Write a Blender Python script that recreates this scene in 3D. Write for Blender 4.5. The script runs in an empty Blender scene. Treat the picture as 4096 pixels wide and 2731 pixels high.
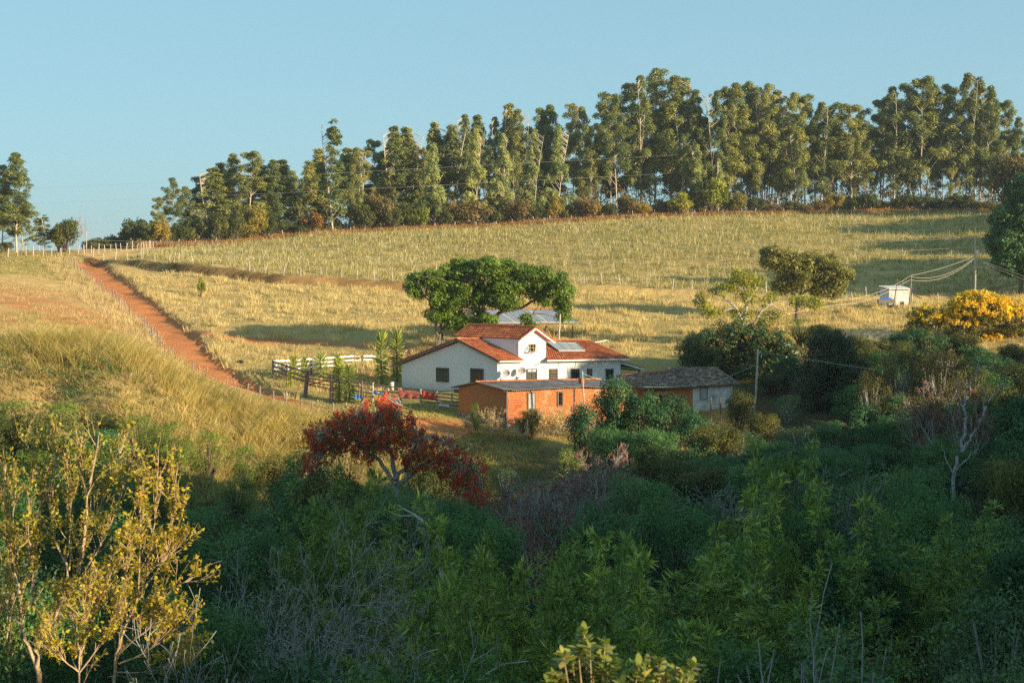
import bpy, bmesh, math, random
import numpy as np
from mathutils import Vector, Matrix

SC = bpy.context.scene
COL = SC.collection
F = 5689.0          # focal length in photo pixels (50 mm on a 36 mm wide, 4096 px frame)
HZ = 1000.0         # photo row of the eye level
rad = math.radians


def P(px, row, Y):
    """a photo pixel at a chosen distance -> a point in the place (camera at the origin, looking along +Y)"""
    return Vector(((px - 2048.0) / F * Y, Y, -(row - HZ) / F * Y))


def V(xv, yv, Y):      # the same in the 2352 px overview
    return P(xv * 1.7415, yv * 1.7415, Y)


def Zm(u, v, Y):       # the same in the close-up of the houses
    return P(1500 + u * .5102, 1200 + v * .5102, Y)


# ------------------------------------------------------------------ objects
def tag(o, label=None, cat=None, group=None, kind=None):
    if label: o['label'] = label
    if cat: o['category'] = cat
    if group: o['group'] = group
    if kind: o['kind'] = kind
    return o


def empty(name, loc, label=None, cat=None, group=None, rz=0.0):
    o = bpy.data.objects.new(name, None)
    COL.objects.link(o)
    o.location = loc
    o.rotation_euler = (0, 0, rz)
    o.empty_display_size = .3
    return tag(o, label, cat, group)


def link(name, me, parent=None, loc=None):
    o = bpy.data.objects.new(name, me)
    COL.objects.link(o)
    if parent is not None: o.parent = parent
    if loc is not None: o.location = loc
    return o


def copy_tree(o, parent=None):
    c = o.copy()
    COL.objects.link(c)
    c.parent = parent
    for ch in list(o.children):
        copy_tree(ch, c)
    return c


class MB:
    """collects boxes, quads and tubes into one mesh (world coordinates, minus an origin)"""
    def __init__(s, org=(0, 0, 0)):
        s.v = []; s.f = []; s.m = []; s.o = Vector(org)

    def add(s, vs, fs, m=0):
        b = len(s.v)
        s.v += [tuple(Vector(p) - s.o) for p in vs]
        s.f += [tuple(i + b for i in f) for f in fs]
        s.m += [m] * len(fs)
        return s

    def quad(s, a, b, c, d, m=0):
        return s.add([a, b, c, d], [(0, 1, 2, 3)], m)

    def poly(s, pts, m=0):
        return s.add(pts, [tuple(range(len(pts)))], m)

    def slab(s, pts, off, m=0):
        """a polygon given thickness by the offset vector"""
        n = len(pts)
        off = Vector(off)
        vs = [Vector(p) for p in pts] + [Vector(p) + off for p in pts]
        fs = [tuple(range(n)), tuple(range(2 * n - 1, n - 1, -1))]
        fs += [(i, i + n, (i + 1) % n + n, (i + 1) % n) for i in range(n)]
        return s.add(vs, fs, m)

    def box(s, c, ax, ay, az, m=0):
        c = Vector(c); ax = Vector(ax); ay = Vector(ay); az = Vector(az)
        vs = [c + ax * i + ay * j + az * k for i in (-1, 1) for j in (-1, 1) for k in (-1, 1)]
        fs = [(0, 1, 3, 2), (4, 6, 7, 5), (0, 4, 5, 1), (2, 3, 7, 6), (0, 2, 6, 4), (1, 5, 7, 3)]
        return s.add(vs, fs, m)

    def bar(s, a, b, w, h, up=(0, 0, 1), m=0):
        a = Vector(a); b = Vector(b)
        d = (b - a)
        L = d.length
        if L < 1e-6: return s
        d /= L
        up = Vector(up)
        side = d.cross(up)
        if side.length < 1e-4: side = d.cross(Vector((1, 0, 0)))
        side.normalize()
        u2 = side.cross(d)
        return s.box((a + b) / 2, d * L / 2, side * w / 2, u2 * h / 2, m)

    def tube(s, pts, radii, n=6, m=0, cap=True):
        pts = [Vector(p) for p in pts]
        k = len(pts)
        if not hasattr(radii, '__len__'): radii = [radii] * k
        vs = []
        ref = None
        for i in range(k):
            d = (pts[min(i + 1, k - 1)] - pts[max(i - 1, 0)])
            if d.length < 1e-9: d = Vector((0, 0, 1))
            d.normalize()
            if ref is None:
                ref = d.orthogonal().normalized()
            ref = (ref - d * ref.dot(d))
            if ref.length < 1e-4: ref = d.orthogonal()
            ref.normalize()
            b = d.cross(ref)
            for j in range(n):
                a = 2 * math.pi * j / n
                vs.append(pts[i] + (ref * math.cos(a) + b * math.sin(a)) * radii[i])
        fs = [(i * n + j, i * n + (j + 1) % n, (i + 1) * n + (j + 1) % n, (i + 1) * n + j) for i in range(k - 1) for j in range(n)]
        if cap:
            fs.append(tuple(range(n - 1, -1, -1)))
            fs.append(tuple((k - 1) * n + j for j in range(n)))
        return s.add(vs, fs, m)

    def mesh(s, name, mats, smooth=False):
        me = bpy.data.meshes.new(name)
        me.from_pydata(s.v, [], s.f)
        for x in (mats if isinstance(mats, (list, tuple)) else [mats]): me.materials.append(x)
        if any(s.m):
            me.polygons.foreach_set('material_index', s.m)
        if smooth:
            me.polygons.foreach_set('use_smooth', [True] * len(me.polygons))
        me.update()
        return me

    def build(s, name, mats, parent=None, smooth=False):
        """links the mesh; under a parent the vertices are meant relative to the parent's origin (give it as org)"""
        return link(name, s.mesh(name, mats, smooth), parent, None if parent is not None else s.o)


def np_mesh(name, verts, quads, mats, rnd=None, mi=None, smooth=False):
    me = bpy.data.meshes.new(name)
    nv, nf, k = len(verts), len(quads), quads.shape[1]
    me.vertices.add(nv)
    me.vertices.foreach_set('co', np.ascontiguousarray(verts, dtype=np.float32).ravel())
    me.loops.add(nf * k)
    me.loops.foreach_set('vertex_index', np.ascontiguousarray(quads, dtype=np.int32).ravel())
    me.polygons.add(nf)
    me.polygons.foreach_set('loop_start', np.arange(0, nf * k, k, dtype=np.int32))
    me.polygons.foreach_set('loop_total', np.full(nf, k, dtype=np.int32))
    for x in (mats if isinstance(mats, (list, tuple)) else [mats]): me.materials.append(x)
    if mi is not None: me.polygons.foreach_set('material_index', np.ascontiguousarray(mi, dtype=np.int32))
    if smooth: me.polygons.foreach_set('use_smooth', np.ones(nf, dtype=bool))
    if rnd is not None:
        a = me.attributes.new('rnd', 'FLOAT', 'POINT')
        a.data.foreach_set('value', np.ascontiguousarray(rnd, dtype=np.float32))
    me.update(calc_edges=True)
    return me


# ------------------------------------------------------------------ materials
class NT:
    def __init__(s, name):
        s.mat = bpy.data.materials.new(name)
        s.mat.use_nodes = True
        s.nt = s.mat.node_tree
        s.nt.nodes.clear()
        s.out = s.n('ShaderNodeOutputMaterial')

    def n(s, t, **kw):
        nd = s.nt.nodes.new(t)
        for k, v in kw.items(): setattr(nd, k, v)
        return nd

    def l(s, a, b): s.nt.links.new(a, b)

    def noise(s, scale, detail=4, rough=.6, vec=None, dist=0.0):
        nd = s.n('ShaderNodeTexNoise')
        nd.inputs['Scale'].default_value = scale
        nd.inputs['Detail'].default_value = detail
        nd.inputs['Roughness'].default_value = rough
        nd.inputs['Distortion'].default_value = dist
        if vec is not None: s.l(vec, nd.inputs['Vector'])
        return nd.outputs['Fac']

    def ramp(s, fac, stops):
        nd = s.n('ShaderNodeValToRGB')
        cr = nd.color_ramp
        while len(cr.elements) < len(stops): cr.elements.new(.5)
        for e, (p, c) in zip(cr.elements, stops):
            e.position = p
            e.color = (c, c, c, 1) if not hasattr(c, '__len__') else (c[0], c[1], c[2], 1)
        s.l(fac, nd.inputs['Fac'])
        return nd.outputs['Color']

    def mix(s, fac, a, b, mode='MIX'):
        nd = s.n('ShaderNodeMix', data_type='RGBA', blend_type=mode)
        for x, i in ((fac, 0), (a, 6), (b, 7)):
            if hasattr(x, 'links'): s.l(x, nd.inputs[i])
            elif i == 0: nd.inputs[0].default_value = x
            else: nd.inputs[i].default_value = (x[0], x[1], x[2], 1)
        return nd.outputs[2]

    def math(s, op, a, b=0.0):
        nd = s.n('ShaderNodeMath', operation=op)
        for x, i in ((a, 0), (b, 1)):
            if hasattr(x, 'links'): s.l(x, nd.inputs[i])
            else: nd.inputs[i].default_value = x
        return nd.outputs[0]

    def coord(s, which='Object'):
        return s.n('ShaderNodeTexCoord').outputs[which]

    def pos(s):
        return s.n('ShaderNodeNewGeometry').outputs['Position']

    def attr(s, name, out='Fac'):
        nd = s.n('ShaderNodeAttribute')
        nd.attribute_name = name
        return nd.outputs[out]

    def bsdf(s, col, rough=.8, spec=.2, metal=0.0, bump=None, bd=.05, bs=1.0):
        nd = s.n('ShaderNodeBsdfPrincipled')
        if hasattr(col, 'links'): s.l(col, nd.inputs['Base Color'])
        else: nd.inputs['Base Color'].default_value = (col[0], col[1], col[2], 1)
        if hasattr(rough, 'links'): s.l(rough, nd.inputs['Roughness'])
        else: nd.inputs['Roughness'].default_value = rough
        nd.inputs['Specular IOR Level'].default_value = spec
        nd.inputs['Metallic'].default_value = metal
        if bump is not None:
            b = s.n('ShaderNodeBump')
            b.inputs['Distance'].default_value = bd
            b.inputs['Strength'].default_value = bs
            s.l(bump, b.inputs['Height'])
            s.l(b.outputs['Normal'], nd.inputs['Normal'])
        return nd.outputs[0]

    def done(s, sh):
        s.l(sh, s.out.inputs['Surface'])
        return s.mat


def m_plain(name, c, rough=.8, var=.18, scale=6.0, spec=.2, metal=0.0, bump=0.0):
    t = NT(name)
    f = t.noise(scale, 5, .65, t.coord())
    lo = [max(0, x * (1 - var)) for x in c]; hi = [min(1, x * (1 + var)) for x in c]
    col = t.ramp(f, [(.3, lo), (.7, hi)])
    return t.done(t.bsdf(col, rough, spec, metal, f if bump else None, bump))


def m_leaf(name, c1, c2, trans=.3, rough=.55, spec=.25, c3=None):
    """leaf: colour from one leaf to the next and a slow drift from branch to branch and plant to plant"""
    t = NT(name)
    r = t.attr('rnd')
    stops = [(.0, c1), (.75, c2)] + ([(1.0, c3)] if c3 else [])
    col = t.ramp(r, stops)
    oi = t.n('ShaderNodeObjectInfo').outputs['Random']
    f = t.noise(.55, 2, .5, t.coord())
    col = t.mix(1.0, col, t.ramp(f, [(.3, .72), (.7, 1.22)]), 'MULTIPLY')
    col = t.mix(1.0, col, t.ramp(oi, [(0, (.74, .82, .78)), (.5, (1, 1, 1)), (1, (1.28, 1.16, .98))]), 'MULTIPLY')
    a = t.bsdf(col, rough, spec)
    tr = t.n('ShaderNodeBsdfTranslucent')
    warm = t.mix(1.0, col, (1.5, 1.5, .7), 'MULTIPLY')
    t.l(warm, tr.inputs['Color'])
    mx = t.n('ShaderNodeMixShader')
    mx.inputs[0].default_value = trans
    t.l(a, mx.inputs[1]); t.l(tr.outputs[0], mx.inputs[2])
    return t.done(mx.outputs[0])


def m_bark(name, c1, c2, scale=3.0):
    t = NT(name)
    f = t.noise(scale, 5, .7, t.coord())
    return t.done(t.bsdf(t.ramp(f, [(.35, c1), (.65, c2)]), .9, .1, 0, f, .03))

# ------------------------------------------------------------------ ground shape
ROAD = [(345, 1058, 230), (400, 1100, 215), (480, 1160, 200), (560, 1220, 187), (640, 1290, 174), (690, 1335, 165),
        (745, 1400, 152), (835, 1472, 143), (930, 1532, 136), (1060, 1592, 131), (1210, 1640, 126), (1350, 1662, 122.5), (1560, 1668, 121.5), (1800, 1690, 120)]
ROADW = [P(*r) for r in ROAD]


def top_row(px):
    return np.interp(px, [-600, 0, 400, 800, 1200, 1700, 2050, 2300, 2600, 3000, 3400, 3800, 4096, 4700],
                     [1640, 1650, 1690, 1770, 1860, 1900, 1900, 1810, 1690, 1700, 1690, 1640, 1590, 1560])


def canopy_row(px, Y):
    u = (1 / Y - 1 / 106.0) / (1 / 26.0 - 1 / 106.0)
    t = top_row(px)
    return t + (2760 - t) * max(u, 0)


CP = []
for r in ROAD[:-2]: CP.append(tuple(P(*r)))
for px in (-500, 200, 800, 1400, 2048, 2700, 3400, 4000, 4700):
    for Y in (104, 88, 72, 56, 42, 30):
        p = P(px, canopy_row(px, Y), Y)
        deep = 3.6 if Y > 80 else 6.2
        if px < 900 and Y > 80: deep = 1.6
        CP.append((p.x, p.y, p.z - deep))
for q in [  # (photo column, photo row, distance)
    (1989, 1583, 130), (1607, 1554, 136.5), (2482, 1575, 133), (2025, 1708, 121), (1834, 1664, 124), (2377, 1705, 123), (2480, 1700, 124),
    (2850, 1640, 126), (3050, 1660, 124), (2150, 1775, 116.5), (1700, 1690, 121), (1450, 1735, 116),
    (350, 1545, 105), (0, 1530, 105), (900, 1650, 112), (1200, 1730, 112), (-400, 1450, 110), (620, 1590, 106),
    (100, 1300, 150), (200, 1200, 180), (100, 1100, 205), (100, 1022, 230), (-400, 1280, 150), (-400, 1090, 205), (-500, 1000, 240),
    (300, 1250, 166), (250, 1400, 128), (480, 1440, 128), (30, 1400, 126),
    (800, 1285, 173), (1000, 1300, 168), (1500, 1330, 163), (1800, 1350, 160), (1100, 1492, 146), (1450, 1480, 145), (1250, 1545, 138), (1500, 1580, 133),
    (2300, 1400, 150), (2600, 1400, 150), (3000, 1310, 165), (3560, 1228, 180), (4000, 1190, 190), (3300, 1400, 145), (3800, 1420, 142),
    (3380, 1200, 193), (2800, 1172, 200), (2300, 1160, 205), (1600, 1150, 205), (1200, 1130, 208), (800, 1085, 215), (470, 1052, 228),
    (2048, 1045, 240), (3000, 1015, 240), (1200, 1032, 240), (3700, 1010, 240),
    (600, 985, 265), (1100, 955, 280), (1600, 925, 292), (2048, 905, 300), (2500, 875, 305), (3000, 862, 310), (3500, 855, 312), (3950, 850, 312),
    (330, 1000, 252), (100, 1005, 248)]:
    CP.append(tuple(P(*q)))
CP += [(0, 0, -1.75), (0, 7, -3.9), (1, 14, -7), (-12, 10, -6), (12, 10, -4), (0, -20, 1), (-40, 0, -4), (-45, 45, -9), (-70, 100, -6), (-90, 150, -4), (-100, 230, -2), (-90, 60, -4),
       (25, 0, 1.5), (25, 20, -3.5), (25, 40, -8), (36, 60, -9), (50, -20, 7), (50, 0, 7.4), (50, 20, 11), (50, 41, 11), (52, 60, 1.5), (52, 82, -5.5), (54, 100, -7.5), (70, 20, 12), (75, 60, 4), (80, 100, -3),
       (90, 160, -3.5), (95, 200, -1), (105, 250, 4), (115, 300, 8.5),
       (120, 345, 9), (60, 345, 9), (0, 345, 6), (-45, 330, 0), (-80, 300, -7), (-120, 290, -14), (100, 400, 4), (0, 400, 0), (-80, 400, -16), (-80, 265, -2.5), (-60, 262, 0)]
CP = np.array(CP)


def _tps():
    n = len(CP)
    s = 100.0
    X = CP[:, :2] / s
    d = np.linalg.norm(X[:, None] - X[None], axis=2)
    K = np.where(d > 0, d * d * np.log(d + 1e-12), 0) + np.eye(n) * 4e-4
    Pm = np.hstack([np.ones((n, 1)), X])
    A = np.zeros((n + 3, n + 3))
    A[:n, :n] = K; A[:n, n:] = Pm; A[n:, :n] = Pm.T
    return np.linalg.solve(A, np.concatenate([CP[:, 2], np.zeros(3)])), X, s


_W, _X, _S = _tps()


def seg_dist(x, y, line):
    """signed distance to a polyline (positive on its right-hand side going along it as seen from above ... left is negative)"""
    best = np.full(x.shape, 1e9); sg = np.zeros(x.shape)
    for a, b in zip(line[:-1], line[1:]):
        ax, ay, bx, by = a[0], a[1], b[0], b[1]
        dx, dy = bx - ax, by - ay
        L2 = dx * dx + dy * dy
        t = np.clip(((x - ax) * dx + (y - ay) * dy) / L2, 0, 1)
        ex, ey = x - ax - t * dx, y - ay - t * dy
        d = np.hypot(ex, ey)
        c = dx * ey - dy * ex
        u = d < best
        best = np.where(u, d, best); sg = np.where(u, np.sign(c), sg)
    return best * np.where(sg == 0, 1, sg)


def sstep(a, b, x):
    t = np.clip((x - a) / (b - a), 0, 1)
    return t * t * (3 - 2 * t)


RL = [(p.x, p.y) for p in ROADW]
FIELD_EDGE = [(p.x, p.y) for p in (P(352, 1052, 233), P(470, 1060, 227), P(700, 1085, 217), P(1000, 1115, 210), P(1300, 1135, 207), P(1700, 1152, 204), P(2300, 1162, 204), P(2800, 1178, 199), P(3390, 1203, 193), P(4200, 1190, 195))]


def sines(x, y, seed, f0, n=7):
    r = np.random.default_rng(seed)
    o = np.zeros_like(x)
    for i in range(n):
        a = r.uniform(0, 6.28); f = f0 * r.uniform(.6, 1.9); p = r.uniform(0, 6.28)
        o = o + np.sin((x * math.cos(a) + y * math.sin(a)) * f + p)
    return o / n ** .5


def ground(x, y):
    x = np.atleast_1d(np.asarray(x, float)); y = np.atleast_1d(np.asarray(y, float))
    sh = x.shape
    x = x.ravel(); y = y.ravel()
    cx = np.clip(x, -110, 125); cy = np.clip(y, -25, 405)
    out = np.zeros(len(x))
    for i in range(0, len(x), 20000):
        q = np.stack([cx[i:i + 20000], cy[i:i + 20000]], 1) / _S
        d = np.linalg.norm(q[:, None] - _X[None], axis=2)
        out[i:i + 20000] = np.where(d > 0, d * d * np.log(d + 1e-12), 0) @ _W[:-3] + _W[-3] + q @ _W[-2:]
    away = np.hypot(x - cx, y - cy)
    out = out + (-32 - out) * sstep(0, 500, away)
    bump = .10 * sines(x, y, 3, .35) + .05 * sines(x, y, 5, 1.3)
    out += bump * sstep(700, 300, np.abs(y))
    # the road lies in a shallow cutting with an earth bank on its right
    s = seg_dist(x, y, RL)
    a = np.abs(s)
    right = s > 0            # going downhill towards the viewer, the pasture side
    along = sstep(126, 140, y)
    cut = np.where(right, 1 - sstep(2.0, 2.7, a), 1 - sstep(1.9, 3.4, a))
    out -= .34 * cut * along
    out += .22 * np.where(right, sstep(1.9, 2.6, a) * (1 - sstep(3.0, 9, a)), 0) * along
    # earth step along the lower edge of the crop field
    e = seg_dist(x, y, FIELD_EDGE)
    st = sstep(-.35, .45, e) * (1 - sstep(2, 16, e)) - .25 * sstep(-4, -.4, e) * (1 - sstep(-.4, .2, e))
    lenf = sstep(34, 10, x) * sstep(-62, -58, x)
    out += (.35 + .55 * lenf) * st * sstep(120, 90, np.abs(x))
    return out.reshape(sh)


def gz(x, y): return float(ground([x], [y])[0])


def G(px, Y, dz=0.0):
    """a ground point under a photo column at a distance"""
    x = (px - 2048) / F * Y
    return Vector((x, Y, gz(x, Y) + dz))
# ------------------------------------------------------------------ ground sheet
def axis(lo, hi, step, far):
    a = list(np.arange(lo, hi + 1e-6, step))
    s = step; v = hi
    while v < far:
        s *= 1.35; v += s; a.append(v)
    s = step; v = lo
    while v > -far:
        s *= 1.35; v -= s; a.insert(0, v)
    return np.array(a)


gx = axis(-78, 84, .62, 2600)
gy = axis(96, 246, .62, 2600)
gy = np.concatenate([gy[gy < 96 - .1], gy[gy >= 96 - .1]])
GXX, GYY = np.meshgrid(gx, gy)
GZZ = ground(GXX, GYY)
nX, nY = len(gx), len(gy)
fx, fy = GXX.ravel(), GYY.ravel()
s_road = seg_dist(fx, fy, RL)
s_edge = seg_dist(fx, fy, FIELD_EDGE)


def field_top(x):
    px = [-200, 350, 600, 1100, 1600, 2048, 2500, 3000, 3500, 3950, 4400]
    Yt = [240, 248, 265, 280, 292, 300, 305, 310, 312, 312, 312]
    xs = [(p - 2048) / F * Y for p, Y in zip(px, Yt)]
    return np.interp(x, xs, Yt)


nz = sines(fx, fy, 11, .22); nz2 = sines(fx, fy, 12, .9)
ON_ROAD = (np.abs(s_road) < 1.75)
rightside = s_road > 0
above = s_edge > 0
infield = above & (fy < field_top(fx)) & (fx > -66) & (fx < 130)
R_ = np.zeros(len(fx)); G_ = np.zeros(len(fx)); B_ = np.zeros(len(fx))
R_ = np.maximum(R_, (1 - .22 * np.exp(-((np.abs(s_road) - .1) / .35) ** 2) * (nz2 > -.6)) * sstep(2.6, 1.8, np.abs(s_road)))
R_ = np.maximum(R_, .8 * sstep(3.3, 2.0, np.abs(s_road)) * rightside * sstep(126, 140, fy))
R_ = np.maximum(R_, .45 * sstep(1.3, .3, np.abs(s_edge)) * sstep(6, -20, fx))
B_ = np.maximum(B_, (.62 + .2 * nz2) * sstep(1.2, .4, np.abs(s_edge + .1)) * sstep(6, -16, fx))  # shade of the bank face put into the ground colour
R_ = np.maximum(R_, .8 * sstep(3.0, .8, np.abs(fy - field_top(fx) - 1.8)) * (fx > -62))
# farm track over the pasture and bare yards
tr = seg_dist(fx, fy, [tuple(V(*q)[:2]) for q in ((410, 752, 163), (600, 765, 160), (800, 778, 158), (1000, 790, 154))])
R_ = np.maximum(R_, (.75 + .2 * nz2) * sstep(2.6, .6, np.abs(tr)))
for (px, Y, r, k) in ((1640, 152, 5, .8), (1450, 141, 5, .55), (1300, 140, 3.5, .75), (1190, 143, 3, .7), (1900, 121, 6, .35), (1700, 122, 4, .3), (2960, 124, 6, .6), (3050, 119, 4, .5)):
    x0 = (px - 2048) / F * Y
    R_ = np.maximum(R_, k * sstep(r, r * .4, np.hypot(fx - x0, (fy - Y))))
left = (s_road < -1.5) & (fy > 96) & ~infield
R_ = np.where(left, np.maximum(R_, np.clip(.42 + .22 * nz + .12 * nz2, 0, .85) * sstep(128, 146, fy) * sstep(215, 185, fy)), R_)
G_ = np.where(infield, np.clip(.26 + .16 * nz2 + .22 * sstep(8, 60, s_edge), 0, 1), G_)
past = rightside & ~above & (fy > 106)
G_ = np.where(past, np.clip(.22 + .14 * nz + .3 * sstep(158, 140, fy), 0, .7), G_)
G_ = np.where(left, np.clip(.12 + .12 * nz + .35 * sstep(205, 225, fy), 0, .7), G_)
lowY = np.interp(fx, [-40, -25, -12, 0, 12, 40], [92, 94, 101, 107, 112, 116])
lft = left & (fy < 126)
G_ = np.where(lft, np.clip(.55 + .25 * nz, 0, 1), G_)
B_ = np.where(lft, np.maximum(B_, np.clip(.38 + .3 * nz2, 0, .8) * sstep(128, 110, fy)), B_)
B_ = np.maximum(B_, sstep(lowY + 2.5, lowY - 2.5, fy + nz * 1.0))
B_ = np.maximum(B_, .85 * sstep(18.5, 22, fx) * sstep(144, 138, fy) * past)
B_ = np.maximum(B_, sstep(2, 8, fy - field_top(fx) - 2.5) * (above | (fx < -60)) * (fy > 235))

me = np_mesh('hillside', np.stack([fx, fy, GZZ.ravel()], 1), np.zeros((0, 4), int), [])
bpy.data.meshes.remove(me)

t = NT('ground')
p = t.pos()
z_ = t.n('ShaderNodeVertexColor', layer_name='zone')
sep = t.n('ShaderNodeSeparateColor'); t.l(z_.outputs['Color'], sep.inputs[0])
n1 = t.noise(.9, 6, .7, p); n2 = t.noise(5.0, 5, .7, p); n3 = t.noise(.16, 3, .6, p)
straw = t.ramp(n1, [(.25, (.34, .21, .075)), (.5, (.56, .37, .14)), (.75, (.68, .48, .21))])
straw = t.mix(t.ramp(n2, [(.35, 0), (.7, .5)]), straw, (.60, .43, .19))
green = t.ramp(n2, [(.3, (.09, .11, .025)), (.7, (.24, .24, .06))])
red = t.ramp(n2, [(.25, (.34, .11, .035)), (.55, (.58, .215, .075)), (.8, (.68, .32, .14))])
red = t.mix(t.ramp(n1, [(.35, 0), (.75, .5)]), red, (.52, .24, .10))
litter_shade = t.ramp(n2, [(.3, (.018, .016, .009)), (.7, (.06, .05, .025))])
gm = t.math('MULTIPLY', sep.outputs[1], t.ramp(n1, [(.3, .55), (.7, 1.5)]))
c = t.mix(gm, straw, green)
rm = t.ramp(t.math('ADD', sep.outputs[0], t.math('MULTIPLY', t.math('SUBTRACT', n2, .5), .5)), [(.25, 0), (.75, 1)])
c = t.mix(rm, c, red)
c = t.mix(sep.outputs[2], c, litter_shade)
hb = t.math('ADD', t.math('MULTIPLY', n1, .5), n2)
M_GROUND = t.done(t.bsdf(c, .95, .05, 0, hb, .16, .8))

qi = (np.arange(nY - 1)[:, None] * nX + np.arange(nX - 1)[None]).ravel()
quads = np.stack([qi, qi + 1, qi + 1 + nX, qi + nX], 1)
VALL = np.stack([fx, fy, GZZ.ravel()], 1)
fc = lambda a: a[quads].astype(float).mean(1)
isroad = (np.abs(fc(s_road)) < 2.1) & (fc(fy) > 118) & (fc(fy) < 231)
isfield = (fc(infield) > .5) & ~isroad
isvalley = (fc(B_) > .5) & (fc(fy) < 125) & ~isroad
ispast = (fc(past) > .5) & ~isroad & ~isfield & ~isvalley
rest = ~(isroad | isfield | isvalley | ispast)
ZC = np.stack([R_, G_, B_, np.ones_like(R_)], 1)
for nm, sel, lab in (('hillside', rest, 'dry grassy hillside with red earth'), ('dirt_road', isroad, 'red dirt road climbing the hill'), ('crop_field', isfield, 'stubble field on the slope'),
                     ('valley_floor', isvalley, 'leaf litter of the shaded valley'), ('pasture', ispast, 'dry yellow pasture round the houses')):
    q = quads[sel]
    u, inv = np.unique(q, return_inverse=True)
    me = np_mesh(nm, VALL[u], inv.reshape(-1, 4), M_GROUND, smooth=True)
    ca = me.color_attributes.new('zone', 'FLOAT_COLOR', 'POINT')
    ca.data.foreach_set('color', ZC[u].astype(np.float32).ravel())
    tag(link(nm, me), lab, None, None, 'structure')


# ------------------------------------------------------------------ grass and stubble
def blades(pos, n, h, spread, w, lean, rng, col=(0, 1), seg=1, hvar=.4, bend=.0):
    """n blades from each point: tapered strips. h, spread may be arrays over the points"""
    N = len(pos)
    pos = np.repeat(pos, n, 0)
    h = np.repeat(np.broadcast_to(h, N), n) * rng.uniform(1 - hvar, 1 + hvar, N * n)
    sp = np.repeat(np.broadcast_to(spread, N), n)
    a = rng.uniform(0, 2 * np.pi, N * n); r = sp * np.sqrt(rng.uniform(0, 1, N * n))
    base = pos + np.stack([np.cos(a) * r, np.sin(a) * r, np.full(N * n, -.03)], 1)
    b = a + rng.normal(0, .6, N * n)
    ln = lean * rng.uniform(.2, 1.3, N * n)
    out = np.stack([np.cos(b), np.sin(b), np.zeros(N * n)], 1)
    c = rng.uniform(0, 2 * np.pi, N * n)
    side = np.stack([np.cos(c), np.sin(c), np.zeros(N * n)], 1)
    ww = w * rng.uniform(.6, 1.4, N * n)
    rows = []
    for k in range(seg + 1):
        u = k / seg
        ctr = base + out * (h * (ln * u + bend * u * u))[:, None] + np.array([0, 0, 1.0]) * (h * (u - .35 * bend * u * u * u))[:, None]
        half = side * (ww * (.5 * (1 - .8 * u)))[:, None]
        rows += [ctr - half, ctr + half]
    Vv = np.stack(rows, 1)
    k = 2 * (seg + 1)
    idx = np.arange(N * n)[:, None] * k
    Q = np.concatenate([idx + np.array([2 * j, 2 * j + 1, 2 * j + 3, 2 * j + 2]) for j in range(seg)], 0)
    rv = np.repeat(rng.uniform(*col, N * n), k)
    return Vv.reshape(-1, 3), Q, rv


def join(parts):
    vs, qs, rs = [], [], []
    o = 0
    for v, q, r in parts:
        vs.append(v); qs.append(q + o); rs.append(r); o += len(v)
    return np.concatenate(vs), np.concatenate(qs), np.concatenate(rs)


def scatter(n, xr, yr, cond, rng):
    x = rng.uniform(*xr, n); y = rng.uniform(*yr, n)
    k = np.abs(x) < y * .40 + 4
    x, y = x[k], y[k]
    k = cond(x, y)
    x, y = x[k], y[k]
    return np.stack([x, y, ground(x, y)], 1)


M_STRAW = m_leaf('straw_grass', (.38, .26, .095), (.78, .59, .31), .35, .7, .1, (.84, .70, .46))
M_DRYGREEN = m_leaf('weed_green', (.14, .15, .03), (.36, .34, .09), .3, .6, .15, (.60, .50, .20))
M_STALK = m_leaf('dry_stalk', (.50, .40, .22), (.80, .70, .48), .2, .7, .1)
M_TALL = m_leaf('tall_grass', (.17, .17, .04), (.52, .42, .16), .4, .6, .15, (.84, .70, .44))
M_HILLS = m_leaf('hill_straw', (.26, .17, .07), (.62, .45, .24), .3, .7, .1, (.76, .60, .38))
rng = np.random.default_rng(7)

YARD = [(p.x, p.y) for p in (P(1560, 1500, 137), P(1989, 1583, 129), P(2500, 1575, 132), P(2990, 1600, 127))]


def c_past(x, y):
    s = seg_dist(x, y, RL); e = seg_dist(x, y, FIELD_EDGE)
    tr = seg_dist(x, y, [tuple(V(*q)[:2]) for q in ((410, 752, 163), (600, 765, 160), (800, 778, 158), (1000, 790, 154))])
    ok = (s > 2.3) & (e < -.6) & (np.abs(tr) > 1.2 + .8 * np.sin(x)) & (y > np.interp(x, [-40, -12, 0, 12, 40], [95, 103, 108, 113, 117]))
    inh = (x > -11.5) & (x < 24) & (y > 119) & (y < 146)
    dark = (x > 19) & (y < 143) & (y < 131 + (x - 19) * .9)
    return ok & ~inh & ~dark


patch = lambda x, y: sines(x, y, 21, .55) + .6 * sines(x, y, 22, 1.6)
pp = scatter(60000, (-60, 80), (104, 216), c_past, rng)
pv = patch(pp[:, 0], pp[:, 1])
thick = pp[pv > .25]; thin = pp[pv <= .25]
thick = thick[rng.uniform(0, 1, len(thick)) < .62]
thin = thin[rng.uniform(0, 1, len(thin)) < .62]
cl = pp[rng.uniform(0, 1, len(pp)) < .035]
cl = cl[cl[:, 1] > 130]
gr = [blades(cl, 46, .62, .85, .07, .5, rng, (.2, .9)), blades(thick, 11, .29, .44, .05, .85, rng, (.35, 1)), blades(thin, 6, .16, .40, .06, .9, rng, (.1, .9))]
v, q, r = join(gr)
tag(link('pasture_grass', np_mesh('pasture_grass', v, q, M_STRAW, r)), 'short dry yellow grass over the pasture behind the farmhouse', 'grass', None, 'stuff')
gg = scatter(12000, (-60, 80), (104, 214), c_past, rng)
gg = gg[rng.uniform(0, 1, len(gg)) < np.where(gg[:, 1] < 158, .8, .3)]
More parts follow.
